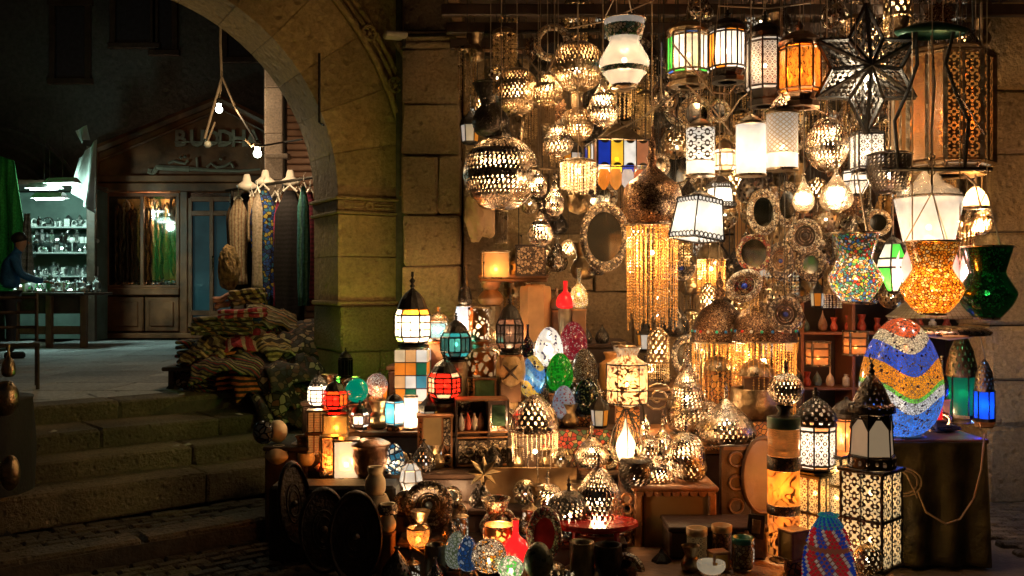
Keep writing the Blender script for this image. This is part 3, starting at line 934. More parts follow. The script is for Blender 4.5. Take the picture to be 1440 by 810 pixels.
# pediment: board with raking mouldings
pv = [(sx_(132), 0, sz_(248)), (sx_(376), 0, sz_(248)), (sx_(376), 0, sz_(172)), (sx_(312), 0, sz_(140)), (sx_(132), 0, sz_(213))]
MB().add(pv + [(a, .12, c) for a, b, c in pv], [(0, 1, 2, 3, 4), (9, 8, 7, 6, 5)] + [(i, (i + 1) % 5, 5 + (i + 1) % 5, 5 + i) for i in range(5)]).build('pediment_board', sw, shop)
mb = MB()
mb.tube([(pv[4][0], -.05, pv[4][2]), (pv[3][0], -.05, pv[3][2]), (pv[2][0], -.05, pv[2][2])], .09, 6)
mb.tube([(pv[4][0] + .1, -.03, pv[4][2] - .2), (pv[3][0], -.03, pv[3][2] - .2), (pv[2][0], -.03, pv[2][2] - .2)], .035, 6)
mb.build('raking_moulding', sw, shop)
for px in (132, 369): sbox('side_board', px - 2, px + 8, 213, 262, -.08, .14)
# lower panels
for (a, b) in ((150, 202), (204, 252)):
    sbox('lower_panel', a, b, 417, 466, -.02, .06); sbox('raised_field', a + 7, b - 7, 424, 459, -.05, .05, sw, .03)
# display window
gl, _t, _o = nt('shop_glass')
_m = N(_t, 'ShaderNodeMixShader', {0: .08, 1: N(_t, 'ShaderNodeBsdfTransparent', {0: (.8, .78, .72, 1)}).outputs[0], 2: N(_t, 'ShaderNodeBsdfGlossy', {1: .05}).outputs[0]})
_t.links.new(_m.outputs[0], _o.inputs[0])
MB().box(((sx_(148) + sx_(254)) / 2, -.01, (sz_(276) + sz_(405)) / 2), (sx_(254) - sx_(148), .012, sz_(276) - sz_(405))).build('window_pane', gl, shop)
wb = MB()
for px in (151, 201, 251): wb.box((sx_(px), -.03, (sz_(272) + sz_(405)) / 2), (.07, .05, sz_(272) - sz_(405)), .008)
for py in (274, 403): wb.box((sx_(201), -.033, sz_(py)), (sx_(254) - sx_(148), .06, .06), .008)
wb.build('window_frame', sw, shop)
# window recess
yel = M('ochre_lining', (.5, .33, .12), .8, 0, .3, 3, .2)
mb = MB().box((sx_(201), .6, (sz_(276) + sz_(405)) / 2), (sx_(254) - sx_(148), .02, sz_(276) - sz_(405)))
mb.box((sx_(201), .3, sz_(405) - .02), (sx_(254) - sx_(148), .56, .03)).build('window_recess', yel, shop)
# glass door
dg = M('door_glass', (.02, .05, .06), .06, 0, .9, .9, .1, es=.005, emit=(.25, .7, .85))  # faint emission in the glass stands in for the lit interior
MB().box(((sx_(268) + sx_(328)) / 2, .05, (sz_(280) + sz_(462)) / 2), (sx_(328) - sx_(268), .03, sz_(280) - sz_(462))).build('door_glass', dg, shop)
db = MB()
for px in (268, 298, 327): db.box((sx_(px), 0, (sz_(280) + sz_(465)) / 2), (.08, .07, sz_(278) - sz_(466)), .008)
for py in (280, 300, 440, 464): db.box((sx_(298), .003, sz_(py)), (sx_(328) - sx_(268), .066, .1), .008)
dr_ = db.build('door_frame', sw, shop)
MB().tube([(sx_(301), -.08, sz_(360)), (sx_(301), -.08, sz_(380))], .02, 6).build('door_handle', brass, dr_)
sbox('carved_panel', 346, 363, 272, 470, -.02, .1)
# sign lettering
def text_mesh(body, size, ext, mat, parent, loc, name, sxs=1.0):
    cu = bpy.data.curves.new(name, 'FONT'); cu.body = body; cu.size = size; cu.extrude = ext; cu.resolution_u = 2; cu.space_character = 1.05; cu.offset = .012
    o = bpy.data.objects.new(name, cu); COL.objects.link(o)
    bpy.context.view_layer.update()
    me = bpy.data.meshes.new_from_object(o.evaluated_get(bpy.context.evaluated_depsgraph_get()))
    bpy.data.objects.remove(o)
    me.materials.clear(); me.materials.append(mat)
    o = bpy.data.objects.new(name, me); COL.objects.link(o); o.parent = parent; o.location = loc; o.rotation_euler = (PI / 2, 0, 0); o.scale = (sxs, 1, 1)
    return o
lett = M('sign_letters', (.38, .3, .22), .5, .2, .3, 6, .2)
for i, (ch, px) in enumerate(zip('BUDDHA', (247, 268, 288, 307, 326, 347))):
    text_mesh(ch, .46, .03, lett, shop, (sx_(px), -.05, sz_(206)), 'sign_letter', .95)
    # split serif bars through each letter
    MB().box((sx_(px) + .16, -.085, sz_(200.5)), (.3, .02, .03), .004).build('letter_bar', lett, shop)
mb = MB()
mb.tube([(sx_(x), -.05, sz_(y)) for x, y in ((213, 238), (212, 243), (217, 246), (221, 239), (222, 236), (240, 237), (268, 238))], .05, 6, .06)
mb.tube([(sx_(x), -.05, sz_(y)) for x, y in ((268, 238), (300, 240), (340, 241), (372, 238))], .045, 6, .02)
mb.tube([(sx_(x), -.05, sz_(y)) for x, y in ((238, 230), (246, 227), (254, 229), (262, 231), (266, 226))], .03, 6)
mb.tube([(sx_(x), -.05, sz_(y)) for x, y in ((278, 222), (279, 236))], .025, 6)
mb.tube([(sx_(x), -.05, sz_(y)) for x, y in ((292, 236), (298, 230), (306, 236), (318, 234), (326, 229), (330, 236))], .028, 6)
for x, y in ((256, 222), (262, 221), (312, 224)): mb.octa((sx_(x), -.06, sz_(y)), .045)
mb.build('sign_script', lett, shop)
lamp(shop, (sx_(212), .25, sz_(298)), 40, (1, .6, .35), .1)
MB().sphere((sx_(212), .25, sz_(298)), .08, 10, 8).build('window_bulb', bulbm, shop)
lamp(shop, (sx_(298), .9, sz_(330)), 0.1, (.4, .9, 1), .1)
# necklaces hanging in the window
nm = [M('amber_beads', (.5, .3, .08), .3, .3, .3, 30), M('dark_beads', (.1, .05, .03), .3, .3, .3, 30), M('pale_beads', (.6, .5, .35), .3, .2, .3, 30)]
npr = []
for k in range(3):
    mb = MB(); Ln = (1.1, 1.5, .8)[k]
    q_ = int(Ln / .07)
    P_ = [(.05 + .015 * math.sin(i), 0, -i * .07) for i in range(q_)] + [(0, 0, -Ln - .05)] + [(-.05 + .01 * math.cos(i * 2), 0, -i * .07) for i in range(q_)][::-1] + [(0, 0, .06), (.05, 0, 0)]
    mb.tube(P_, .026, 6)
    npr.append(mb)
prot = []
for i in range(30):
    k = RN.randrange(3); px = 155 + i * 3.2 + RN.uniform(-1, 1)
    if i < 3:
        k = i; o = npr[k].build('necklace', nm[k]); prot.append(o)
    else: o = prot[k].copy(); COL.objects.link(o)
    o.location = (sx_(px), 18.6 + RN.uniform(.12, .5), sz_(278 + RN.uniform(0, 22)))
    tag(o, ('long string of amber beads', 'extra long dark bead string', 'short pale bead necklace')[k] + ' hanging inside the wooden shop window', 'necklace', 'necklaces hanging in the shop window ' + ('amber', 'dark', 'pale')[k])
for i in range(9):
    o = MB().lathe([(.03, 0), (.09, .02), (.1, .08), (.05, .13), (.07, .16)], 8).build('silver_cup', silver) if i == 0 else o0.copy()
    if i == 0: o0 = o
    else: COL.objects.link(o)
    o.location = (sx_(160 + i * 10), 18.78, sz_(405) + .001); tag(o, 'small silver cup on the sill inside the wooden shop window', 'cup', 'cups in the shop window')

# ---- jewellery stall, cool light
teal = M('pale_stall_lining', (.12, .17, .15), .8, 0, .3, 3, .2)
js = thing('jewellery_stall', 'open jewellery stall with shelves of silver under cold tube lights', 'stall', (0, 0, 0))
def jx(px, d=17.5): return (px - 720) / F * d
def jz(py, d=17.5): return CZ - (py - 405) / F * d
def jb(name, x0, x1, z0, z1, y0, y1, mat=dwood, c=.01, par=None): return MB().box(((x0 + x1) / 2, (y0 + y1) / 2, (z0 + z1) / 2), (x1 - x0, y1 - y0, z1 - z0), c).build(name, mat, par or js)
XA, XB = jx(-10), jx(136)
jb('back_panel', XA, XB, .76, 3.6, 17.9, 17.98, teal)
jb('side_panel', XB - .1, XB, .76, 3.6, 17.5, 17.9, teal)
jb('corner_post', XB - .06, XB + .1, .76, 4.4, 17.2, 17.3, dwood)
jb('roof_board', XA, XB, 3.62, 3.7, 16.6, 17.98)
for k, py in enumerate((319, 355, 388)):
    jb('shelf', jx(42), XB - .12, jz(py) - .03, jz(py), 17.4, 17.88, M('glass_shelf', (.45, .5, .48), .2, 0, .1, 3))
jb('counter_top', jx(22, 16), jx(141, 16), jz(411, 16) - .05, jz(411, 16), 15.4, 16.5, dwood)
jb('counter_front', jx(40, 16), jx(139, 16), jz(440, 16), jz(414, 16), 15.55, 15.6)
jb('low_rail', jx(40, 16), jx(139, 16), jz(468, 16), jz(457, 16), 15.5, 15.58, wood)
for px in (44, 90, 137):
    jb('counter_leg', jx(px, 16) - .05, jx(px, 16) + .05, .75, jz(412, 16) - .02, 15.45, 15.55, wood)
trk = []
mbs = [MB().lathe([(.04, 0), (.06, .02), (.02, .06), (.05, .12), (.03, .16), (.001, .2)], 6), MB().lathe([(.07, 0), (.08, .03), (.05, .05)], 8).ring((0, 0, .07), .06, .012, 10, 4, plane='XZ'),
       MB().box((0, 0, .07), (.1, .04, .14), .008), MB().lathe([(.03, 0), (.05, .05), (.06, .14), (.02, .18), (.03, .22)], 6), MB().sphere((0, 0, .05), .05, 8, 6)]
tm = [M('polished_silver', (.8, .82, .8), .2, 1.0, .2, 30), M('white_trinket', (.75, .75, .72), .4, 0, .2, 30), M('dull_silver', (.4, .42, .42), .35, 1, .3, 30)]
tn = [('small silver finial ornament', 'ornament'), ('small silver ringed dish', 'dish'), ('small pale trinket box', 'box'), ('small silver vase', 'vase'), ('small silver ball ornament', 'ornament')]
def trinket(x, y, z, where, grp):
    k = RN.randrange(5)
    if len(trk) < 10: o = mbs[len(trk) % 5].build('silver_trinket', tm[len(trk) % 3]); trk.append(o); k = (len(trk) - 1) % 5
    else:
        src = trk[k + 5 * RN.randrange(2)]; o = src.copy(); COL.objects.link(o)
    o.location = (x, y, z); o.rotation_euler = (0, 0, RN.uniform(0, 3)); s = RN.uniform(.8, 1.35); o.scale = (s, s, s)
    tag(o, tn[k][0] + ' ' + where, tn[k][1], tn[k][0] + 's ' + grp)
for k, py in enumerate((319, 355, 388)):
    w = ('on the top shelf', 'on the middle shelf', 'on the bottom shelf')[k] + ' of the cold-lit jewellery stall'
    for i in range(24): trinket(jx(45 + i * 3.8 + RN.uniform(-1, 1)), 17.55 + RN.uniform(-.1, .2), jz(py) + .001, w, ('on the top shelf', 'on the middle shelf', 'on the bottom shelf')[k])
for i in range(90): trinket(jx(30 + RN.random() * 106, 16), RN.uniform(15.5, 16.4), jz(411, 16) + .001, 'laid out on the counter of the cold-lit jewellery stall', 'on the counter')
for i in range(14): # pendants hanging under the shelf edge
    trinket(jx(48 + i * 7), 17.42, jz(335) - .1, 'hanging under the top shelf of the jewellery stall', 'hanging below the shelf')
shadem = M('white_enamel', (.6, .62, .6), .4, 0, .1, 8)
for i, (px, py, d) in enumerate(((62, 265, 16.2), (88, 258, 16.0), (70, 279, 15.8))):
    lab = ('left pendant strip lamp with white shade over the jewellery counter', 'right pendant strip lamp with white shade over the jewellery counter', 'lowest pendant strip lamp with white shade over the jewellery counter')[i]
    t = thing('strip_lamp', lab, 'lamp', W(px, py, d), -.2)
    MB().add([(-.3, -.12, 0), (.3, -.12, 0), (.3, .12, 0), (-.3, .12, 0), (-.26, -.03, .1), (.26, -.03, .1), (.26, .03, .1), (-.26, .03, .1)], [(0, 1, 5, 4), (1, 2, 6, 5), (2, 3, 7, 6), (3, 0, 4, 7), (4, 5, 6, 7)]).build('lamp_shade', shadem, t)
    MB().tube([(-.27, 0, -.0), (.27, 0, -.0)], .028, 8).build('tube_light', emis('cold_tube', (.82, 1, .96), 6), t)
    MB().tube([(0, 0, .1), (0, 0, 1.0)], .008, 4).build('wire', wirem, t)
    lamp(t, (0, 0, -.12), 9, (.6, 1, .86), .08)
# green cloth awning at the far left, white drape
def drape(pts_top, pts_bot, folds, amp, name, mat, label, cat, sub=24, rows=14, sag=.0):
    mb = MB(); vs = []; fs = []
    for r in range(rows + 1):
        f = r / rows
        for c in range(sub + 1):
            g = c / sub
            a = Vector(pts_top[0]).lerp(Vector(pts_top[1]), g); b = Vector(pts_bot[0]).lerp(Vector(pts_bot[1]), g)
            p = a.lerp(b, f)
            p.y += amp * math.sin(g * folds * 2 * PI + f * 1.2) * (.3 + f) - sag * math.sin(f * PI)
            vs.append(p)
    W_ = sub + 1
    for r in range(rows):
        for c in range(sub): A = r * W_ + c; fs.append((A, A + 1, A + W_ + 1, A + W_))
    n = len(vs)
    vs2 = [p + Vector((0, .012, 0)) for p in vs]
    fs2 = [tuple(reversed([i + n for i in f])) for f in fs]
    edge = []
    for c in range(sub): edge += [(c, c + 1 + 0, c + 1 + n, c + n), (rows * W_ + c, rows * W_ + c + 1, rows * W_ + c + 1 + n, rows * W_ + c + n)]
    for r in range(rows): edge += [(r * W_, (r + 1) * W_, (r + 1) * W_ + n, r * W_ + n), (r * W_ + sub, (r + 1) * W_ + sub, (r + 1) * W_ + sub + n, r * W_ + sub + n)]
    mb.add(vs + vs2, fs + fs2 + edge, [(p.x, p.z) for p in vs + vs2])
    o = mb.build(name, mat, None, True)
    if label: tag(o, label, cat)
    return o
grn = cloth('green_stripe_cloth', [(.03, .45, .08), (.02, .32, .06), (.06, .6, .1)], 3, 'X')
drape((W(-60, 200, 14.6), W(20, 226, 14.9)), (W(-60, 440, 14.6), W(42, 396, 14.9)), 3, .09, 'green_awning', grn, 'bright green cloth hanging at the left edge of the courtyard', 'awning')
drape((W(34, 300, 14.2), W(42, 300, 14.2)), (W(24, 400, 14.2), W(46, 395, 14.4)), 2, .05, 'grey_cloth', cloth('grey_cloth', [(.3, .32, .3), (.22, .24, .22)], 3), 'narrow pale grey cloth hanging beside the green awning', 'cloth')
wdr = M('dusty_white_sheet', (.45, .47, .45), .8, 0, .25, 3, .4)
drape((W(112, 222, 16.4), W(136, 196, 16.4)), (W(96, 262, 16.4), W(130, 300, 16.4)), 2, .1, 'white_sheet', wdr, 'crumpled white sheet tied up over the jewellery stall corner', 'cloth')
drape((W(106, 184, 16.6), W(122, 176, 16.6)), (W(112, 200, 16.6), W(124, 196, 16.6)), 1, .06, 'white_sheet', wdr, 'small scrap of white sheet caught above the jewellery stall', 'cloth')

# ---- bare bulbs on cables over the courtyard
def bulb_thing(px, py, d, label, watts, top):
    t = thing('hanging_bulb', label, 'light bulb', W(px, py, d))
    MB().sphere((0, 0, 0), .045, 12, 8).lathe([(.025, .04), (.03, .075)], 8).build('bulb', coolbulb, t, True)
    MB().lathe([(.04, .07), (.035, .13), (.01, .15)], 8).build('socket', iron, t)
    tp = W(*top, d) - t.location
    MB().tube([(0, 0, .14), (tp.x * .5, tp.y * .5, tp.z * .5), tp], .012, 5).build('wire', cordm, t)
    lamp(t, (0, -.0, -.0), watts * .42, (1, .68, .36), .075)
bulb_thing(308, 154, 11.8, 'bare glowing bulb hanging left of the pink column, the higher one', 17, (312, 100))
bulb_thing(362, 216, 10.1, 'bare glowing bulb just left of the pink column', 30, (345, 196))
t = thing('unlit_bulb', 'dim bare bulb in front of the letter D of the shop sign', 'light bulb', W(292, 203, 12.5))
MB().sphere((0, 0, 0), .05, 12, 8).build('bulb', M('dim_bulb_glass', (.6, .6, .5), .1), t, True)
MB().tube([(0, 0, .04), (.1, 0, .3)], .012, 5).build('wire', cordm, t)
def cable(pts, r, label, mat=cordm, name='electric_cable'):
    P = [Vector(p) for p in pts]; out = []
    for i in range(len(P) - 1):
        for k in range(5):
            f = k / 5; p = P[i].lerp(P[i + 1], f); out.append(p)
    out.append(P[-1])
    return tag(MB().tube(out, r, 5).build(name, mat), label, 'cable')
cable([W(312, -40, 12.5), W(310, 60, 12.5), W(312, 110, 12.5), W(288, 195, 12.5)], .018, 'slack cable dropping past the upper bulb to the unlit bulb')
cable([W(311, 105, 12.5), W(330, 150, 12.3), W(356, 192, 10.4), W(362, 204, 9.9)], .016, 'slanting cable running down toward the bulb by the column')
cable([W(364, 206, 9.9), W(398, 200, 11.2), W(425, 196, 10.8)], .012, 'thin dark cable strung across the pink column', wirem)

# ---- pink column, roller shutter, side wall
pc = thing('pink_column', 'pale pinkish painted column lit by a bare bulb', 'column')
for i in range(9):
    z0 = .75 + i * .6
    MB().box((W(385, 0, 12).x, 12.1, z0 + .3), (.23, .24, .594), .01, jit=.003).build('drum_block', st_pink, pc)
MB().box((W(390, 0, 12).x, 12.08, W(0, 245 - 25, 12).z + .0), (.3, .3, .06), .01).build('moulding', st_pink, pc)
sh = thing('roller_shutter', 'reddish brown roller shutter behind the hanging clothes', 'shutter')
rs = M('shutter_paint', (.36, .2, .13), .5, .2, .2, 5, .2)
z = .8; k = 0
while z < 5.4:
    MB().box((W(435, 0, 12).x, 12.15, z + .045), (1.0, .05, .084), .02).build('slat', rs, sh); z += .092; k += 1
MB().box((W(398, 0, 12).x + .0, 12.1, 3.1), (.05, .12, 4.7), .01).build('guide_rail', iron, sh)
sd = thing('side_building', 'dark side building wall behind the clothes rack', 'building')
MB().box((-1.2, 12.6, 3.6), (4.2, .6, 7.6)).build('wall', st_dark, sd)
MB().box((W(438, 0, 12).x, 12.12, 5.55), (1.2, .22, .3), .02).build('shutter_box', dwood, sd)

# ---- clothes rack with garments
rk = thing('clothes_rail', 'long metal rail carrying the hanging dresses and scarves', 'clothes rail')
DR = 10.4
MB().tube([W(318, 268, DR + .8), W(450, 248, DR - .2)], .018, 8).build('rail', iron, rk)
MB().tube([W(326, 267, DR + .74), (W(326, 0, DR + .74).x, DR + .74, .75)], .02, 8).build('post', iron, rk)
MB().tube([W(446, 249, DR - .16), (W(446, 0, DR - .16).x, DR - .16, .75)], .02, 8).build('post', iron, rk)
def garment(px, pt, pb, w, mat, label, cat='dress', name='hanging_dress', off=0.0):
    f = (px - 318) / 132; d = DR + .8 - f + off
    s = d / F; h = (pb - pt) * s; hw = w / 2 * s
    t = thing(name, label, cat, W(px, pt, d), RN.uniform(-.4, .4))
    mb = MB(); vs = []; fs = []; ns = 28; nr = 12
    ph = RN.uniform(0, 6)
    for r in range(nr + 1):
        g = r / nr
        wd = hw * (.35 + .65 * min(1, g * 6)) if g < .17 else hw * (1 + .12 * math.sin(g * 5 + ph))
        for k in range(ns):
            a = 2 * PI * k / ns
            q = 1 + (.16 * g + .03) * math.sin(7 * a + ph + g * 2) + .06 * math.sin(3 * a + ph * 2)
            vs.append((wd * q * math.cos(a), wd * .45 * q * math.sin(a), -h * g))
    for r in range(nr):
        for k in range(ns): fs.append((r * ns + k, r * ns + (k + 1) % ns, (r + 1) * ns + (k + 1) % ns, (r + 1) * ns + k))
    fs.append(tuple(range(ns))); fs.append(tuple(nr * ns + k for k in range(ns)))
    mb.add(vs, fs).build('cloth_body', mat, t, True)
    MB().tube([(-hw * .5, 0, -.01), (0, 0, .06), (hw * .5, 0, -.01)], .012, 5).tube([(0, 0, .05), (0, .0, .12), (.02, 0, .15)], .005, 5).build('hanger', M('white_hanger', (.7, .66, .6), .4), t)
    return t
gblack = cloth('black_dress_cloth', [(.012, .01, .012), (.02, .016, .02)], 6)
gblue = inlay('blue_print_cloth', [(.02, .08, .38), (.03, .12, .5), (.02, .04, .18), (.4, .32, .06), (.03, .16, .3)], 26, 0, .8)
gpink = cloth('pink_scarf_cloth', [(.4, .05, .12), (.3, .03, .09)], 5, 'X')
gteal = cloth('teal_scarf_cloth', [(.03, .2, .2), (.1, .3, .25), (.02, .1, .14)], 5, 'X')
gcream = cloth('cream_scarf_cloth', [(.5, .38, .24), (.35, .2, .12), (.55, .45, .3)], 8, 'X')
for g in ((335, 280, 400, 20, gcream, 'cream beaded scarf hanging leftmost on the clothes rail', 'scarf', 'hanging_scarf', -.1),
          (328, 284, 380, 14, cloth('tan_robe', [(.35, .22, .12), (.25, .15, .08)], 6, 'X'), 'short tan robe at the very left of the clothes rail', 'robe', 'hanging_robe', .05),
          (362, 270, 410, 12, cloth('white_shawl', [(.6, .5, .4), (.5, .4, .3)], 6, 'X'), 'pale shawl squeezed between black and blue dresses', 'shawl', 'hanging_shawl', -.28),
          (399, 272, 440, 14, cloth('brown_caftan', [(.2, .1, .05), (.12, .06, .03)], 9, 'X'), 'brown caftan behind the pink scarf', 'dress', 'hanging_dress', .25),
          (419, 268, 445, 14, gcream, 'cream striped scarf between the wide black dress and teal scarf', 'scarf', 'hanging_scarf', .12),
          (346, 272, 415, 26, gblack, 'long black dress beside the cream beaded scarf', 'dress', 'hanging_dress', .15),
          (354, 275, 340, 8, gcream, 'short cream cord scarf hanging over the black dress', 'scarf', 'hanging_scarf', -.22),
          (370, 266, 428, 26, gblue, 'long blue dress printed with gold motifs', 'dress', 'hanging_dress', -.1),
          (387, 276, 440, 18, gblack, 'plain black dress right of the blue printed one', 'dress', 'hanging_dress', .12),
          (391, 283, 430, 9, gpink, 'long pink scarf hanging between two black dresses', 'scarf', 'hanging_scarf', -.1),
          (408, 268, 460, 30, gblack, 'wide black dress right of the pink scarf', 'dress', 'hanging_dress', 0),
          (427, 262, 430, 12, gteal, 'long teal and green scarf near the stone pier', 'scarf', 'hanging_scarf', -.12),
          (436, 270, 430, 14, cloth('maroon_cloth', [(.2, .02, .05), (.1, .01, .03)], 6), 'maroon dress hanging at the right end of the rail', 'dress', 'hanging_dress', .2)):
    garment(g[0], g[1], g[2], g[3] * 1.3, g[4], g[5], g[6], g[7], g[8])
# white mannequin shoulders above the rail
mn = M('white_plastic', (.7, .64, .56), .4, 0, .1, 8)
for px, py, lab in ((347, 268, 'left'), (373, 262, 'middle'), (408, 262, 'right')):
    t = thing('shoulder_form', lab + ' white plastic shoulder form on top of the clothes rail', 'mannequin', W(px, py, DR + .4))
    MB().lathe([(.02, 0), (.11, .03), (.12, .06), (.05, .11), (.04, .17), (.03, .19)], 12, sy=.6).build('body', mn, t, True)

# ---- heap of folded textiles on a low bench
bench = thing('textile_bench', 'low dark bench under the heap of folded textiles', 'bench', W(350, 540, 9.5))
bench.location.z = .75
MB().box((0, 0, .2), (1.5, .8, .04), .01).build('bench_top', dwood, bench)
for sx in (-.68, .68):
    for sy in (-.3, .3): MB().box((sx, sy, .09), (.06, .06, .18), .008).build('leg', dwood, bench)
tcl = [cloth('rug_orange_black', [(.015, .012, .012), (.6, .16, .03), (.02, .015, .012), (.5, .12, .03)], 3.2, 'Z', .9, 1.5),
       cloth('rug_dark_multi', [(.02, .015, .015), (.22, .18, .06), (.03, .03, .05), (.25, .03, .03), (.04, .1, .06), (.4, .3, .15)], 3.5, 'DIAGONAL', .9, 5.0),
       cloth('rug_red', [(.35, .02, .05), (.5, .05, .08), (.6, .4, .32)], 2.5, 'X', .9, 6.0),
       cloth('rug_cream', [(.5, .42, .22), (.15, .1, .05), (.5, .34, .12), (.06, .04, .03)], 3, 'DIAGONAL', .9, 6.0),
       cloth('rug_olive', [(.16, .13, .05), (.05, .06, .03), (.3, .14, .05), (.04, .03, .03), (.35, .3, .18)], 3, 'DIAGONAL', .9, 6.0)]
def folded(px, py, d, w, hh, mat, label, rz=0.0, name='folded_textile', dp=None, tilt=0, name2=None):
    s = d / F; w = w * s; hh = hh * s; dp = dp or w * .7
    t = thing(name, label, 'textile', W(px, py, d), rz)
    nl = max(1, int(hh / .045))
    for i in range(nl):
        z0 = hh * i / nl; th = hh / nl
        mb = MB(); vs = []; fs = []; n = 14; m = 8
        ph = RN.uniform(0, 6); ww = w * RN.uniform(.92, 1.05)
        for a in range(m + 1):
            g = a / m - .5
            for k in range(n):
                an = 2 * PI * k / n
                ex = abs(math.cos(an)) ** .35 * (1 if math.cos(an) >= 0 else -1); ez = abs(math.sin(an)) ** .7 * (1 if math.sin(an) >= 0 else -1)
                wv = .12 * th * math.sin(g * 9 + ph)
                vs.append((g * ww, ex * dp / 2 * (1 + .03 * math.sin(g * 7 + ph)), z0 + th / 2 + ez * th * .48 + wv))
        for a in range(m):
            for k in range(n): fs.append((a * n + k, a * n + (k + 1) % n, (a + 1) * n + (k + 1) % n, (a + 1) * n + k))
        fs.append(tuple(range(n))[::-1]); fs.append(tuple(m * n + k for k in range(n)))
        mb.add(vs, fs).build('fold', mat, t, True)
    t.rotation_euler = (RN.uniform(-.03, .03), tilt, rz)
    return t
folded(322, 548, 9.2, 88, 60, tcl[1], 'thick stack of dark striped rugs at the front of the textile heap', .25, dp=.5)
folded(340, 545, 9.05, 66, 24, tcl[0], 'orange and black striped rug folded low in the heap', .3, dp=.42, tilt=-.1)
folded(338, 512, 9.1, 64, 22, tcl[0], 'orange and black striped rug folded halfway up the heap', .3, dp=.4, tilt=-.12)
folded(290, 522, 9.4, 62, 44, tcl[1], 'dark patterned rug stack at the left end of the heap', -.1, dp=.45)
folded(318, 470, 9.35, 80, 26, tcl[4], 'olive patchwork cloth stack below the red cloth', .1, dp=.5)
folded(294, 466, 9.3, 42, 14, tcl[3], 'cream and brown cloth sticking out left of the heap', .2, dp=.4, tilt=-.25)
folded(342, 447, 9.3, 58, 13, tcl[2], 'bright red folded cloth near the top of the heap', .1, dp=.4, tilt=-.05)
folded(350, 428, 9.5, 44, 22, tcl[3], 'cream and gold cushion cover on top of the heap', .0, dp=.3, tilt=-.1)
folded(318, 432, 9.6, 30, 18, M('pinkish_cloth', (.5, .26, .2), .9, 0, .3, 12, .4), 'pinkish folded cloth on the top left of the heap', .3, dp=.25, tilt=-.3)
folded(382, 468, 9.7, 90, 18, tcl[1], 'long dark striped rug laid across the back of the heap', .5, dp=.5, tilt=.12)
folded(375, 500, 9.6, 100, 34, tcl[4], 'olive rug stack in the middle of the heap', .35, dp=.5)
folded(352, 460, 9.45, 40, 16, M('deep_blue_cloth', (.02, .04, .16), .8, 0, .3, 12, .4), 'dark blue folded cloth under the blue printed dress', .1, dp=.3)
def lump(loc, r, sc, mat, name, label, cat, amp=.35, fr=3.0, seg=40, rings=26, seed=0, parent=None):
    mb = MB(); vs = []; fs = []
    for i in range(rings + 1):
        for k in range(seg):
            th = PI * i / rings; a = 2 * PI * k / seg
            p = Vector((math.sin(th) * math.cos(a), math.sin(th) * math.sin(a), math.cos(th)))
            q = 1 + amp * noise.noise(p * fr + Vector((seed, 0, 0))) + amp * .5 * noise.noise(p * fr * 3 + Vector((0, seed, 0)))
            vs.append((p.x * r * q * sc[0], p.y * r * q * sc[1], p.z * r * q * sc[2]))
    for i in range(rings):
        for k in range(seg): fs.append((i * seg + k, i * seg + (k + 1) % seg, (i + 1) * seg + (k + 1) % seg, (i + 1) * seg + k))
    o = mb.add(vs, fs).build(name, mat, parent)
    o.location = loc
    if label: tag(o, label, cat)
    return o
plastic = M('glossy_black_plastic', (.05, .045, .05), .18, .3, .5, 18, .9, coat=.5)
plas2 = M('glossy_patterned_plastic', (.12, .09, .06), .2, .3, .9, 26, .9, coat=.5)
def crumple(px, py, d, w, l, mat, label, rz=0.0, amp=.05, slope=.5, th=.02, group=None):
    """cloth thrown over the heap: draped sheet with folds, sloping to the front"""
    mb = MB(); vs = []; fs = []; n = 26; m = 18
    sd = RN.uniform(0, 90)
    for j in range(m + 1):
        for i in range(n + 1):
            u = i / n - .5; v = j / m - .5
            q = noise.noise(Vector((u * 4 + sd, v * 3, sd))) * amp * 1.1 + noise.noise(Vector((u * 11 + sd, v * 4, sd))) * amp * .5
            e = .04 * noise.noise(Vector((u * 7, v * 7, sd + 9)))
            vs.append(((u + e) * w, (v + e) * l, q + slope * .62 * v * l - abs(u) ** 2 * w * .55 - (max(0, -v - .25) ** 1.5) * l * .9))
    W_ = n + 1
    for j in range(m):
        for i in range(n): A = j * W_ + i; fs.append((A, A + 1, A + W_ + 1, A + W_))
    k = len(vs)
    fs += [tuple(reversed([q + k for q in f])) for f in fs]
    vs += [(a, b, c - th) for a, b, c in vs]
    for i in range(n): fs += [(i, i + k, i + 1 + k, i + 1), (m * W_ + i, m * W_ + i + 1, m * W_ + i + 1 + k, m * W_ + i + k)]
    for j in range(m): fs += [(j * W_, (j + 1) * W_, (j + 1) * W_ + k, j * W_ + k), (j * W_ + n, j * W_ + n + k, (j + 1) * W_ + n + k, (j + 1) * W_ + n)]
    o = mb.add(vs, fs).build('draped_textile', mat, None, True)
    o.location = W(px, py, d); o.rotation_euler = (0, 0, rz)
    return tag(o, label, 'textile', group)
glos = inlay('printed_shawl', [(.06, .04, .03), (.25, .16, .1), (.03, .025, .025), (.45, .34, .22), (.2, .06, .03), (.04, .04, .05)], 15, 0, .8)
glos2 = inlay('dark_printed_shawl', [(.03, .022, .02), (.12, .07, .04), (.02, .018, .02), (.35, .28, .2), (.08, .03, .02), (.03, .03, .04)], 18, 0, .75)
crumple(412, 500, 8.9, .62, .8, glos2, 'dark printed shawl crumpled against the stone pier', .5, .08)
crumple(400, 530, 8.75, .5, .7, glos, 'silvery printed shawl spilling down beside the steps', .7, .09, .7)
crumple(430, 470, 9.3, .6, .7, glos, 'silvery patterned shawl on top of the heap by the pier', .2, .07)
crumple(388, 556, 8.6, .45, .6, glos2, 'black printed cloth hanging lowest over the top step', .6, .08, .9)
crumple(350, 470, 9.2, .7, .6, tcl[2], 'crumpled red and pink cloth thrown over the heap', .2, .05, .3)
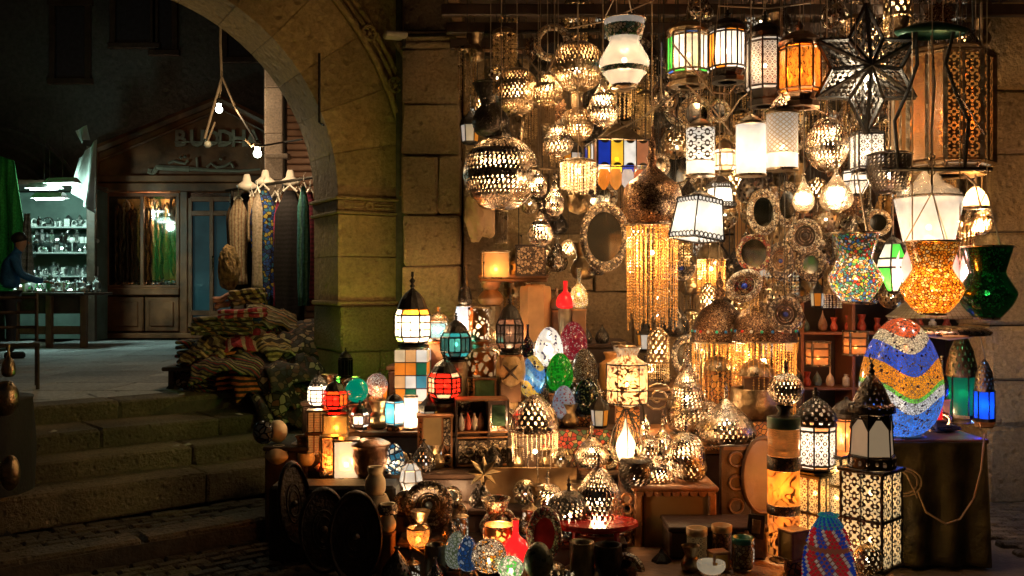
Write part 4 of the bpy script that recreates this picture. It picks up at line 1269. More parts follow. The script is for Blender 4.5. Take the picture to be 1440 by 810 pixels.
crumple(300, 480, 9.1, .5, .5, tcl[3], 'crumpled cream striped cloth hanging off the left of the heap', -.2, .06, .5)
crumple(330, 495, 8.9, .75, .6, tcl[1], 'crumpled dark striped cloth over the front of the heap', .1, .06, .5)
crumple(375, 440, 9.6, .6, .6, tcl[4], 'olive patchwork cloth thrown over the back of the heap', .3, .06, .3)
crumple(362, 520, 8.8, .5, .5, tcl[0], 'orange striped cloth sliding off the front right of the heap', .5, .05, .8)
crumple(270, 520, 9.3, .35, .4, glos2, 'dark fringed cloth at the far left foot of the heap', -.3, .05, .9)
crumple(395, 480, 9.1, .5, .5, tcl[3], 'pale gold cloth crumpled in the middle of the heap', .8, .06, .4)
lump(W(322, 378, 10.2), .14, (.8, .8, 1.8), M('leopard_cloth', (.3, .2, .09), .8, 0, .8, 22, .3), 'hanging_bag', 'mottled tan bag hanging left of the dresses', 'bag', .2, 2, seed=4)

# ---- man in a blue jacket
def person():
    t = thing('person', 'man in a blue jacket leaning over the cold-lit jewellery counter, at the left edge', 'person', (W(14, 0, 13.2).x, 13.2, .75))
    def skin(name, V, E, Rr, mat, lv=2):
        me = bpy.data.meshes.new(name); me.from_pydata(V, E, []); o = bpy.data.objects.new(name, me); COL.objects.link(o); o.parent = t
        md = o.modifiers.new('skin', 'SKIN'); md.use_smooth_shade = True
        for i, r in enumerate(Rr):
            v = me.skin_vertices[0].data[i]; v.radius = (r, r) if not isinstance(r, tuple) else r; v.use_root = (i == 0)
        sb = o.modifiers.new('sub', 'SUBSURF'); sb.levels = lv; sb.render_levels = lv
        me.materials.append(mat)
        return o
    jac = M('blue_jacket', (.015, .12, .3), .7, 0, .25, 10, .5); skn = M('skin', (.4, .22, .14), .5, 0, .1, 20); tr = M('dark_trousers', (.02, .02, .025), .8)
    # body (torso, neck, head): facing +x, turned from the camera
    V = [(0, 0, .98), (.0, 0, 1.15), (.02, 0, 1.32), (.06, 0, 1.44), (.09, 0, 1.51), (.12, 0, 1.58), (.13, 0, 1.66), (.12, 0, 1.72),
         (.05, -.16, 1.42), (.12, -.23, 1.2), (.33, -.18, 1.1), (.42, -.15, 1.1), (.05, .16, 1.42), (.14, .22, 1.2), (.34, .18, 1.12), (.43, .15, 1.12)]
    E = [(0, 1), (1, 2), (2, 3), (3, 4), (4, 5), (5, 6), (6, 7), (3, 8), (8, 9), (9, 10), (10, 11), (3, 12), (12, 13), (13, 14), (14, 15)]
    skin('body', V, E, [(.15, .17), (.14, .16), (.15, .18), (.12, .14), .055, .075, .095, .07, .075, .055, .045, .035, .075, .055, .045, .035], jac)
    skin('head', [(.1, 0, 1.5), (.125, 0, 1.58), (.135, 0, 1.66), (.125, 0, 1.73)], [(0, 1), (1, 2), (2, 3)], [.058, .078, .1, .075], skn)
    MB().lathe([(.001, -.06), (.07, -.05), (.105, 0), (.1, .05), (.06, .1), (.001, .115)], 14, (.115, 0, 1.69)).build('hair', M('black_hair', (.012, .01, .008), .6), t, True)
    MB().tube([(.225, 0, 1.665), (.25, 0, 1.64), (.23, 0, 1.63)], .014, 6).sphere((.2, -.035, 1.675), .013, 6, 4).sphere((.2, .035, 1.675), .013, 6, 4).build('face', skn, t, True)
    for sy in (-1, 1):
        mb = MB().sphere((.46, sy * .15, 1.09), .035, 8, 6, .6)
        for k in range(5): mb.tube([(.47, sy * .15 + (k - 2) * .014, 1.085), (.52 + .01 * (k % 3), sy * .15 + (k - 2) * .017, 1.075), (.54 + .01 * (k % 3), sy * .15 + (k - 2) * .017, 1.06)], .008, 5)
        mb.build('hand', skn, t, True)
    skin('trousers', [(0, 0, 1.0), (0, -.09, .86), (.02, -.1, .48), (0, -.11, .08), (0, .09, .86), (.02, .1, .48), (0, .11, .08)], [(0, 1), (1, 2), (2, 3), (0, 4), (4, 5), (5, 6)], [.15, .095, .075, .06, .095, .075, .06], tr)
    for sy in (-1, 1): MB().box((.06, sy * .11, .04), (.27, .1, .08), .03).build('shoe', black, t)
    t.rotation_euler = (0, 0, .5)
person()

# ---- dark chair and brass lamps at the left edge
ch = thing('wooden_chair', 'dark wooden chair standing at the head of the steps', 'chair', (W(22, 0, 9.2).x, 9.2, .75), .5)
MB().box((0, 0, .44), (.42, .42, .04), .01).build('seat', dwood, ch)
for sx in (-.19, .19):
    MB().tube([(sx, -.19, 0), (sx, -.17, .44)], .02, 6).build('leg', dwood, ch)
    MB().tube([(sx, .23, 0), (sx, .18, .44), (sx, .22, .95)], .02, 6).build('leg', dwood, ch)
for z in (.6, .75, .9): MB().tube([(-.19, .2, z), (0, .24, z), (.19, .2, z)], .016, 5).build('back_slat', dwood, ch)
tb = thing('side_table', 'dark draped table cut by the left edge of the picture', 'table', (W(-18, 0, 6.6).x, 6.6, 0), .2)
MB().lathe([(.36, 0), (.33, .3), (.30, .62), (.31, .95), (.31, .97), (.02, .975)], 20, wob=.2).build('draped_cover', black, tb, True)
turned(8, 535, 585, 34, 6.4, 'globe', brass, 'round polished brass pot on the dark table at the left edge', 'brass_pot', 'pot')
turned(12, 484, 530, 18, 6.6, 'bottle', brass, 'slim brass bottle standing behind the round brass pot', 'brass_bottle', 'bottle')
turned(14, 640, 690, 26, 5.9, 'globe', oldbrass, 'dull round pot low at the left edge of the picture', 'brass_pot', 'pot')

for i, (px, py, d) in enumerate(((75, 613, 7.3), (96, 652, 7.0), (160, 720, 6.4), (230, 640, 7.2), (48, 600, 7.5))):
    pass
for i in range(7):
    t_ = RN.uniform(-.3, 1.8); k = i % 4
    c = A0 + ev * t_ + nv * (off[k] - .07)
    o = MB().add([(-.03, -.02, 0), (.03, -.025, .004), (.035, .02, .012), (-.02, .025, .003), (0, 0, .014)], [(0, 1, 4), (1, 2, 4), (2, 3, 4), (3, 0, 4)]).build('paper_scrap', M('dirty_paper', (.4, .36, .3), .8))
    o.location = (c.x, c.y, .755 - .15 * k); o.rotation_euler = (0, 0, RN.uniform(0, 3))
    tag(o, 'crumpled paper scrap on the ' + ('top', 'second', 'third', 'fourth')[k] + ' step', 'litter', 'paper scraps on the ' + ('top', 'second', 'third', 'fourth')[k] + ' step')

# =================================================================== STALL FURNITURE
def gbox(name, label, cat, px0, px1, y0, y1, z1, mat, z0=0.0, c=.012, extra=None):
    """box whose front corners stand at the given places"""
    xa, xb = (px0 - 720) / F * y0, (px1 - 720) / F * y0
    t = thing(name, label, cat, ((xa + xb) / 2, (y0 + y1) / 2, z0))
    w, dp, h = xb - xa, y1 - y0, z1 - z0
    MB().box((0, 0, h - .015), (w + .02, dp + .02, .03), .006).build('top', mat, t)
    MB().box((0, 0, (h - .03) / 2), (w, dp, h - .032), c).build('carcass', extra or mat, t)
    return t
ctm = M('brown_table_cloth', (.07, .035, .018), .85, 0, .4, 6, .5)
tiers = [(5.62, .20, 560, 880), (5.87, .34, 548, 880), (6.12, .52, 470, 880), (6.37, .76, 430, 880), (6.72, .92, 424, 880), (7.07, 1.15, 545, 888), (7.42, 1.30, 590, 890)]
labs = ['lowest', 'second lowest', 'third', 'fourth', 'fifth', 'sixth', 'topmost']
for i, (y0, z, a, b) in enumerate(tiers):
    y1 = tiers[i + 1][0] - .004 if i < 6 else 8.3
    gbox('display_step', labs[i] + ' brown display step of the left lantern display', 'display step', a, b, y0, y1, z, ctm, extra=dwood)
gbox('display_platform', 'low plank platform in front of the orange table', 'platform', 900, 1262, 5.15, 5.78, .13, wood, extra=dwood)
gbox('rear_display_shelf', 'brown rear display table under the pierced onion domes', 'table', 890, 1085, 6.25, 7.4, .66, owood, extra=dwood)
gbox('rear_high_shelf', 'high rear shelf under the copper bead chandeliers', 'shelf', 892, 1130, 7.42, 8.3, .95, wood, extra=dwood)
olive = M('olive_cloth', (.06, .05, .02), .75, 0, .5, 3, .4)
gbox('cloth_covered_table', 'tall table covered by dark olive cloth under the big mosaic egg', 'table', 1215, 1388, 5.8, 7.3, .80, wood, extra=olive)
_c = [W(1216, 622, 5.77), W(1387, 622, 5.77)]
drape(_c, [Vector((_c[0].x - .01, 5.74, .02)), Vector((_c[1].x + .01, 5.74, .02))], 3.7, .022, 'table_cloth', M('olive_brocade', (.05, .042, .016), .55, 0, .95, 5, .6), 'dark olive brocade cloth hanging down the front of the tall table', 'table cloth', 60, 20)
def loop(px, py, rx, ry, y, label, n=2):
    mb = MB(); c = W(px, py, y)
    for q in range(n):
        mb.tube([(c.x + (rx + q * .02) * math.cos(a * PI / 12), y - .01 * q, c.z + (ry + q * .015) * math.sin(a * PI / 12)) for a in range(25)], .006, 5)
    return tag(mb.build('cable_coil', cordm), label, 'cable')
loop(1272, 678, .08, .07, 5.72, 'coiled pale cable looped on the front of the olive cloth table', 2)
cable([W(1290, 690, 5.71), W(1302, 720, 5.71), W(1330, 737, 5.71), W(1350, 730, 5.71), W(1370, 700, 5.71), W(1380, 660, 5.71), W(1385, 610, 5.76)], .007, 'pale cable hanging in a loop across the olive cloth table front')
cable([W(1260, 655, 5.71), W(1275, 668, 5.71), W(1290, 700, 5.71)], .006, 'short pale flex dangling beside the coiled cable')
# orange carved table
ot = thing('carved_orange_table', 'orange wooden table with scalloped top edge and carved side', 'table', (0, 0, 0))
xa, xb = W(893, 0, 5.8).x, W(1006, 0, 5.8).x
MB().box(((xa + xb) / 2, 6.03, .49), (xb - xa + .04, .5, .035), .012).build('top', owood, ot)
mb = MB()
for i in range(9):
    x = xa + (xb - xa) * (i + .5) / 9
    mb.lathe([(.028, 0), (.028, .03)], 10, (x, 5.80, .448)).add([(x - .028, 5.775, .478), (x + .028, 5.775, .478), (x + .02, 5.772, .455), (x, 5.77, .445), (x - .02, 5.772, .455)], [(0, 1, 2, 3, 4)])
mb.build('scalloped_edge', owood, ot, kind=None)
MB().box(((xa + xb) / 2 + .02, 5.83, .29), (xb - xa - .08, .03, .36), .008).build('front_panel', M('tan_panel', (.3, .19, .07), .5, 0, .25, 3, .2), ot)
for x in (xa + .02, xb - .02):
    for y in (5.81, 6.24): MB().box((x, y, .235), (.05, .05, .46), .01).build('leg', owood, ot)
carv = inlay('carved_orange_fretwork', [(.5, .22, .05), (.4, .16, .04), (.3, .1, .03)], 30, 0, .5)
MB().box((xa - .0, 6.03, .3), (.02, .4, .34), .004).build('side_panel', carv, ot)
for i in range(5):
    MB().ring((xa + .0 - .055 + .0, 5.79, .18 + i * .062), .03, .01, 12, 5, plane='XZ').build('fret_ring', owood, ot)
gbox('open_dark_box', 'open fronted dark box beneath the orange table', 'box', 942, 1080, 5.5, 5.79, .33, dwood, .135)
# red small table
rt_ = M('red_lacquer', (.5, .02, .015), .25, 0, .2, 5, .1, coat=.5)
rtb = thing('red_table', 'small red lacquered table among the silver baskets', 'table', W(838, 770, 5.5))
rtb.location.z = 0.0
MB().lathe([(.01, .33), (.24, .33), (.255, .345), (.25, .365), (.01, .366)], 24, sy=.7).build('top', rt_, rtb)
for a in range(4):
    MB().tube([(.17 * math.cos(a * PI / 2 + .7), .12 * math.sin(a * PI / 2 + .7), .33), (.2 * math.cos(a * PI / 2 + .7), .14 * math.sin(a * PI / 2 + .7), 0)], .016, 6).build('leg', rt_, rtb)
# riser helper
riser_m = [M('riser_wood', (.2, .1, .045), .6, 0, .4, 7, .3), M('riser_tin', (.25, .2, .13), .4, .6, .4, 9, .3)]
def tier_top(d, px):
    if px < 888:
        z = 0
        for y0, zz, a, b in tiers:
            if d >= y0 - .0 and px > a - 5: z = zz
        return z
    if 1215 <= px <= 1392 and d >= 5.8: return .80
    if d >= 7.42: return .95
    if d >= 6.25 and px < 1086: return .66
    if px < 1010 and d >= 5.79: return .508
    if px < 1262 and 5.15 <= d < 5.79: return .13
    return 0
def riser(px, yb, d, w):
    z = CZ - (yb - 405) / F * d; zt = tier_top(d, px)
    if z - zt < .012: return
    ww = max(.08, w * d / F * .75)
    h = z - zt - .002
    x = (px - 720) / F * d
    k = RN.randrange(3)
    wd = LAST[0].replace(',', ' ').split()[:11]
    while wd and wd[-1] in ('of', 'the', 'a', 'with', 'in', 'on', 'at', 'and', 'by', 'its', 'under', 'over', 'beside', 'behind', 'to', 'its', 'between', 'right', 'left', 'small', 'dark', 'lower', 'black', 'orange'): wd.pop()
    t = thing('riser_block', ('wooden block', 'round tin riser', 'carved orange block')[k] + ' under ' + ' '.join(wd), 'riser', (x, d, zt + .001), RN.uniform(-.2, .2), 'risers under the displayed lanterns')
    if k == 0:
        MB().box((0, 0, h / 2), (ww, ww, h), .008).build('block', riser_m[0], t)
        MB().box((0, 0, h - .008), (ww * 1.08, ww * 1.08, .016), .004).build('lid', owood, t)
    elif k == 1:
        MB().lathe([(ww * .5, 0), (ww * .55, h * .1), (ww * .42, h * .5), (ww * .55, h * .9), (ww * .5, h), (.001, h)], 16).build('drum', riser_m[1], t)
    else:
        MB().box((0, 0, h / 2), (ww, ww * .9, h), .006).build('block', carv, t)

# =================================================================== HANGING LANTERNS, LEFT CLUSTER
PL = pierced_lantern; GL = glass_lantern; CL = cage_lantern
for y_, lb in ((46, 'long'),):
    tag(MB().tube([W(575, 50, 8.3), W(845, 42, 6.9)], .016, 6).build('hanging_rod', iron), 'long rusty rod running above the left pierced globes', 'rod')
tag(MB().tube([W(640, 68, 7.6), W(735, 72, 7.4)], .02, 6).build('hanging_rod', wood), 'short wooden rod above the black vase lantern', 'rod')
PL(690, 118, 192, 52, 6.9, 'vase', 'black pierced vase-shaped lantern hanging unlit at the far left', 0, darkiron, 22, 14, .5)
PL(727, 95, 162, 62, 6.6, 'globe', 'pierced brass globe lantern with fringed foot, left of three at the top', 3, brass, 22, 15, .55, foot=36)
PL(770, 98, 146, 44, 6.4, 'onion', 'small pierced onion lantern wedged between two brass globes', 3, oldbrass, 18, 12, .6, foot=30)
PL(812, 58, 130, 76, 6.5, 'globe', 'largest pierced brass globe of the top row with flared foot', 4, brass, 26, 16, .55, foot=30)
vase_w = mosaic('painted_white_glass', [(.9, .85, .75), (.9, .88, .8), (.9, .86, .78), (.85, .82, .75), (.15, .25, .1)], 14, .55, (.8, .76, .68), .5, gw=.02)
milk = glow_glass((1, .93, .82), .5, .6)
def white_vase():
    t = GL(878, 28, 122, 70, 5.7, 'wvase', milk, 'big white glass vase lantern with painted green flower bands', 2.2, bz=.4)
    s = 5.7 / F
    h = 94 * s
    fl = inlay('painted_flower_band', [(.08, .2, .06), (.75, .68, .5), (.1, .25, .2), (.8, .75, .6)], 55)
    for z0, z1, r0, r1 in ((.72, .9, .66, .8), (.2, .27, .86, .95)):
        MB().lathe([(r0 * 35 * s * 1.03, z0 * h), (r1 * 35 * s * 1.03, z1 * h)], 28).build('flower_band', fl, t, True)
white_vase()
PL(848, 105, 176, 44, 6.1, 'tear', 'silver pierced teardrop lantern just below the white vase lantern', 3, silver, 20, 14, .6)
PL(785, 160, 220, 42, 6.7, 'tear', 'small silver pierced teardrop hanging beneath the big top globe', 2.5, silver, 16, 12, .62)
PL(812, 150, 200, 46, 7.1, 'globe', 'pierced brass globe glowing behind the silver teardrops', 4, brass, 18, 12, .6)
PL(705, 192, 296, 106, 6.0, 'globe', 'very large pierced silver globe lantern with beaded drum below', 7, silver, 34, 20, .5, foot=46, twist=.15)
PL(757, 232, 276, 25, 5.75, 'tear', 'tiny silver pierced teardrop in front of the very large globe', 1.5, silver, 12, 10, .6)
PL(780, 250, 303, 27, 5.9, 'tear', 'slim silver pierced teardrop right of the very large globe', 1.8, silver, 14, 11, .6)
PL(760, 292, 345, 36, 5.7, 'tear', 'silver pierced teardrop hanging lowest under the very large globe', 2.5, silver, 16, 12, .6)
# cross bar hanger
tag(MB().tube([W(738, 236, 5.85), W(786, 238, 5.85)], .009, 6).build('hanger_bar', brass), 'short brass bar from which the little teardrops hang', 'bar')
# fringe dome with bowl
def fringed(cx, yt, yb, w, d, label, domef, fm, dm, watts, bowl=0, col=(1, .6, .25), nst=30, spire=0, dshape='dome', studs=0):
    s = d / F; H = (yb - yt) * s; hw = w / 2 * s
    t = thing('bead_chandelier', label, 'chandelier', W(cx, yb, d))
    hd = H * domef
    pr = smoothprof(dshape, hw, hd)
    MB().lathe([(r, z + H - hd) for r, z in pr], 32).build('dome', dm, t, True)
    MB().ring((0, 0, H - hd), hw * 1.02, .007, 32).build('rim', brass, t, True)
    mb = strands(MB(), hw * .97, hw * .93, H - hd - .004, 0, nst, .0052, .019, jit=.2)
    mb = strands(mb, hw * .62, hw * .58, H - hd - .004, -.02, nst // 2, .0055, .022, jit=.2)
    mb.build('bead_fringe', fm, t, kind='stuff')
    if bowl: MB().lathe([(.002, -bowl * s), (hw * .5, -bowl * s * .8), (hw * .72, 0), (hw * .7, .005)], 20).build('bowl', oldbrass, t, True)
    if studs:
        for q, cc in enumerate([(.05, .25, .6), (.6, .05, .04), (.8, .8, .75), (.05, .5, .3)] * 4):
            a = -PI / 2 + (q - 8) * .32
            MB().sphere((hw * .97 * math.cos(a), hw * .97 * math.sin(a), H - hd * .75), .012, 8, 5).build('glass_stud', M('stud_%d' % (q % 4), cc, .1, 0, .1, 20), t, True)
    if spire:
        sp = spire * s
        MB().lathe([(.3 * hw, 0), (.14 * hw, .15 * sp), (.22 * hw, .3 * sp), (.1 * hw, .42 * sp), (.16 * hw, .55 * sp), (.05 * hw, .8 * sp), (.01, sp)], 14, (0, 0, H - .01)).build('spire', dm, t, True)
    MB().sphere((0, 0, (H - hd) * .75), .03, 8, 6).build('bulb', bulbm, t, True)
    lamp(t, (0, 0, (H - hd) * .75), watts, col, .035)
    cord_up(t, beam_z(d), H + spire * s * .9, .004)
    return t
amber = M('amber_glass_beads', (.55, .27, .07), .2, 0, .3, 30, 0, es=.03, emit=(1, .5, .12))
clearb = M('clear_glass_beads', (.7, .58, .4), .15, 0, .3, 30, 0, es=.03, emit=(1, .7, .4))
brassb = M('brass_beads', (.7, .5, .25), .3, .9, .3, 30)
fringed(813, 222, 276, 52, 6.3, 'pale bead chandelier with a brass bowl beneath, right of the teardrops', .12, clearb, brass, 2, 26)
fringed(917, 238, 470, 74, 6.1, 'tall dark copper bulbous chandelier with long amber bead skirt', .34, amber, embossed, 4, 0, spire=62, nst=34, dshape=[(.8, 0), (.72, .05), (1, .2), (1.12, .45), (1.0, .7), (.55, .88), (.3, 1)])
fringed(1012, 420, 588, 78, 7.0, 'left copper dome chandelier with amber bead fringe and glass studs', .36, amber, embossed, 3.5, 0, spire=40, nst=34, studs=1)
fringed(1074, 422, 590, 92, 6.8, 'right copper dome chandelier with amber bead fringe and glass studs', .34, amber, embossed, 4, 0, spire=36, nst=38, studs=1)
fringed(1000, 340, 420, 40, 7.4, 'small brass bead chandelier behind the white panel lantern', .3, amber, oldbrass, 3, 0, nst=24)
# coloured tile lantern
def tile_lantern():
    d = 6.4; s = d / F
    t = thing('tile_lantern', 'square hanging lantern with blue, white and yellow glass tiles', 'lantern', W(867, 240, d), .15)
    cols = [(.02, .06, .5), (1, .7, .05), (.85, .85, .8), (.5, .2, .08)]
    hw = 36 * s
    for side in range(4):
        a = side * PI / 2
        rm = Matrix.Rotation(a, 3, 'Z')
        for i in range(4):
            x = (i - 1.5) * 18 * s
            m = lattice('tile_glass_%d' % i, cols[i], 1.6, (.04, .03, .02), 3, 3, 'star')
            c = rm @ Vector((x, -hw, 20 * s))
            MB().box(c, (17 * s, .008, 34 * s), .002, M=rm).build('tile', m, t)
        mb = MB()
        for i in range(5): mb.box(rm @ Vector(((i - 2) * 18 * s, -hw - .002, 20 * s)), (.006, .014, 40 * s), M=rm)
        for z in (1, 39): mb.box(rm @ Vector((0, -hw - .003, z * s)), (74 * s, .014, .006), M=rm)
        mb.build('frame_side', iron, t)
    for i in range(4):
        MB().lathe([(.01, 0), (8 * s, 8 * s), (9 * s, 20 * s), (6 * s, 28 * s)], 12, ((i - 1.5) * 17 * s, -hw + .04, -30 * s)).build('glass_cup', glow_glass([(1, .4, .05), (1, .45, .08), (.9, .8, .7), (.9, .3, .1)][i], 1.3), t, True)
    lamp(t, (0, 0, .08), 3)
    MB().lathe([(hw * 1.25, 40 * s), (hw * .7, 54 * s), (.01, 66 * s)], 4, rot=PI / 4).build('roof', oldbrass, t)
    MB().sphere((0, 0, .08), .03, 8, 6).build('bulb', bulbm, t)
    cord_up(t, beam_z(d), 66 * s)
tile_lantern()

# row of domed lanterns at the top
OR = (1, .36, .04); WH = (1, .95, .85); GN = (.12, .8, .1); BL = (.1, .25, .8); RD = (.85, .04, .02); CR = (1, .8, .5); TL = (.05, .5, .6)
T1 = ((.9, .16), (1, .2), (1, .66), (.96, .7))
CL(968, 18, 122, 60, 6.3, 'domed metal lantern with green and white glass panes in the top row', [GN, WH, (.8, .7, .5), BL], 10, True, oldbrass, 3, T1, .9, glow=2.0, dr=.95, name='domed_lantern')
CL(1023, 14, 116, 52, 6.1, 'domed metal lantern with white and orange glass panes in the top row', [WH, WH, OR], 10, True, iron, 4, T1, .9, glow=2.2, dr=.95, name='domed_lantern')
CL(1076, 16, 150, 54, 6.2, 'domed lantern of dark filigree over white glass in the top row', [WH], 8, True, iron, 3, T1, .9, glow=1.0, dr=.95, name='domed_lantern', pattern=lattice('dark_filigree_white', (1, .9, .75), .9, nu=3, nv=6, typ='star', th=.35), mids=0)
CL(1125, 30, 152, 60, 5.9, 'domed lantern with glowing orange glass panes in the top row', [OR, (1, .5, .06), OR], 10, True, copper, 5, T1, .9, glow=1.1, dr=.95, name='domed_lantern', col=(1, .55, .2), mids=0, pattern=lattice('orange_fret', (1, .4, .05), 1.0, (.08, .03, .01), nu=2, nv=3, typ='vine', th=.0))
# cylinder lamps
lat1 = lattice('black_lattice_white', (1, .97, .88), 1.3, nu=5, nv=3, typ='star', th=.35)
lat2 = lattice('fine_mesh_white', (1, .93, .8), 1.1, (.25, .18, .1), nu=16, nv=8, typ='diamond', th=.12)
wplain = glow_glass((1, .95, .84), 1.6)
cylinder_lamp(985, 177, 248, 40, 5.8, lat1, 'white cylinder lamp with bold black lattice hanging in the middle', 2, True, lowband=wplain, name='lattice_cylinder_lamp')
cylinder_lamp(1056, 172, 248, 42, 5.7, wplain, 'plain white cylinder lamp with a brass top band', 2, True, name='white_cylinder_lamp')
cylinder_lamp(1100, 157, 240, 44, 5.9, lat2, 'white cylinder lamp wrapped in fine brass mesh', 1.6, True, lowband=wplain, name='mesh_cylinder_lamp')
PL(1098, 132, 158, 34, 5.9, 'cone', 'small pierced cone cap above the fine mesh cylinder lamp', 1.5, silver, 14, 8, .6)
CL(1019, 186, 246, 34, 6.4, 'small brass lantern with white glass between two cylinder lamps', [WH, CR], 6, True, oldbrass, 2, glow=2)
# white panel lantern with filigree edge
def panel_lantern(px, py, w, h, d, rz, roll, label):
    s = d / F
    t = thing('panel_lantern', label, 'lantern', W(px, py, d), rz)
    a, b = w * s / 2, h * s / 2
    Rm = Matrix.Rotation(roll, 3, 'Y')
    for k in range(4):
        q = Matrix.Rotation(k * PI / 2, 3, 'Z')
        MB().add([q @ Vector((-a, -a, -b)), q @ Vector((a, -a, -b)), q @ Vector((a * .8, -a * .8, b)), q @ Vector((-a * .8, -a * .8, b))], [(0, 1, 2, 3)], [(0, 0), (1, 0), (1, 1), (0, 1)]).build('pane', wplain, t)
        mb = MB()
        for i in range(7):
            x = -a + (i + .5) * 2 * a / 7
            for z, f in ((-b + .02, 1), (b - .015, .8)):
                c = q @ Vector((x * f, -a * f - .006, z))
                mb.ring((c.x, c.y, c.z), .016, .0045, 8, 4, plane='XZ')
        for z, f in ((-b, 1), (b, .8)):
            p = [q @ Vector((sx * a * f, -a * f, z)) for sx in (-1, 1)]; mb.tube(p, .006, 4)
        mb.tube([q @ Vector((-a, -a, -b)), q @ Vector((-a * .8, -a * .8, b))], .006, 4)
        mb.build('filigree', darkiron, t)
    MB().lathe([(a * 1.1, b), (.02, b + .05)], 4, rot=PI / 4).build('roof', darkiron, t)
    lamp(t, (0, 0, 0), 2, (1, .85, .65), .05); MB().sphere((0, 0, 0), .035, 8, 6).build('bulb', bulbm, t)
    t.rotation_euler = (0, roll, rz)
    cord_up(t, beam_z(d), b + .04)
    return t
panel_lantern(982, 308, 54, 58, 5.9, .5, .12, 'tilted glaring white glass panel lantern with black filigree edges')
panel_lantern(1012, 275, 30, 34, 6.2, .2, 0, 'smaller white glass panel lantern peeping over the tilted one')
PL(1163, 165, 242, 58, 6.2, 'globe', 'silver pierced globe with bright bulb left of the white filigree box', 5, silver, 20, 14, .66)
cg = M('clear_cut_glass', (.5, .4, .28), .06, .2, .5, 22, .6, trans=.6)
GL(1130, 245, 298, 30, 5.8, 'tear', cg, 'small clear glass drop lantern hanging on a long chain', .25, name='glass_drop', apex=14)
GL(1176, 236, 297, 46, 5.8, 'tear', cg, 'larger clear glass drop lantern right of the small one', .4, name='glass_drop', apex=14)
# six pointed star lantern
def star_lantern():
    d = 5.8; s = d / F
    t = thing('star_lantern', 'large dark pierced six-pointed star lantern at the top right', 'lantern', W(1218, 97, d))
    R = 82 * s; r = 48 * s
    pts = []
    tipa = [90, 30, -30, -90, -150, 150]
    for i, a in enumerate(tipa):
        k = 1.12 if a in (90, -90) else .98
        pts.append(Vector((R * k * math.cos(math.radians(a)), 0, R * k * math.sin(math.radians(a)))))
        pts.append(Vector((r * math.cos(math.radians(a - 30)), 0, r * math.sin(math.radians(a - 30)))))
    def tri(a, b, c, n, mb):
        def P(i, j): return a + (b - a) * (i / n) + (c - a) * (j / n)
        for i in range(n):
            for j in range(n - i):
                T = [(P(i, j), P(i + 1, j), P(i, j + 1))]
                if i + j < n - 1: T.append((P(i + 1, j), P(i + 1, j + 1), P(i, j + 1)))
                for q in T:
                    g = (q[0] + q[1] + q[2]) / 3
                    h = .68
                    inn = [g + (v - g) * h for v in q]; mid = [g + ((q[k] + q[(k + 1) % 3]) / 2 - g) * h * 1.25 for k in range(3)]
                    V = list(q) + [(q[k] + q[(k + 1) % 3]) / 2 for k in range(3)] + inn + mid
                    mb.add(V, [(0, 3, 9, 6), (3, 1, 7, 9), (1, 4, 10, 7), (4, 2, 8, 10), (2, 5, 11, 8), (5, 0, 6, 11)])
    edge = MB()
    for side in (-1, 1):
        C = Vector((0, side * 20 * s, 0))
        for i in range(12):
            a, b = pts[i], pts[(i + 1) % 12]
            mb = MB(); tri(C, a, b, 6, mb); mb.build('pierced_facet', darkiron, t)
            edge.tube([C, a], .013, 4)
            if side == 1: edge.tube([a, b], .014, 4)
    edge.build('edge_frame', iron, t)
    MB().sphere((0, 0, -.06), .045, 10, 8).build('bulb', bulbm, t); lamp(t, (0, 0, -.06), 6, (1, .85, .6), .05)
    MB().ring((0, 0, R * 1.15), .02, .005, 12, 4, plane='XZ').build('hook', iron, t)
    cord_up(t, beam_z(d), R * 1.15 + .01)
star_lantern()
CL(1219, 178, 244, 50, 6.1, 'boxy lantern of white filigree glass below the star lantern', [WH], 4, True, iron, 4, ((.9, .08), (1, .12), (1, .82), (.9, .86)), .95, glow=2, pattern=lattice('white_filigree_box', (1, .97, .9), 1.2, nu=3, nv=4, typ='star', th=.3), mids=1)
CL(1205, 236, 275, 40, 6.3, 'white filigree glass lantern tapering under the boxy one', [WH], 6, False, iron, 2, ((.4, .05), (1, .5), (1, .8), (.9, .9)), .96, glow=2, pattern=lattice('white_filigree_box', (1, .97, .9), 1.2, nu=3, nv=4, typ='star'), mids=0).location.z += 0.0
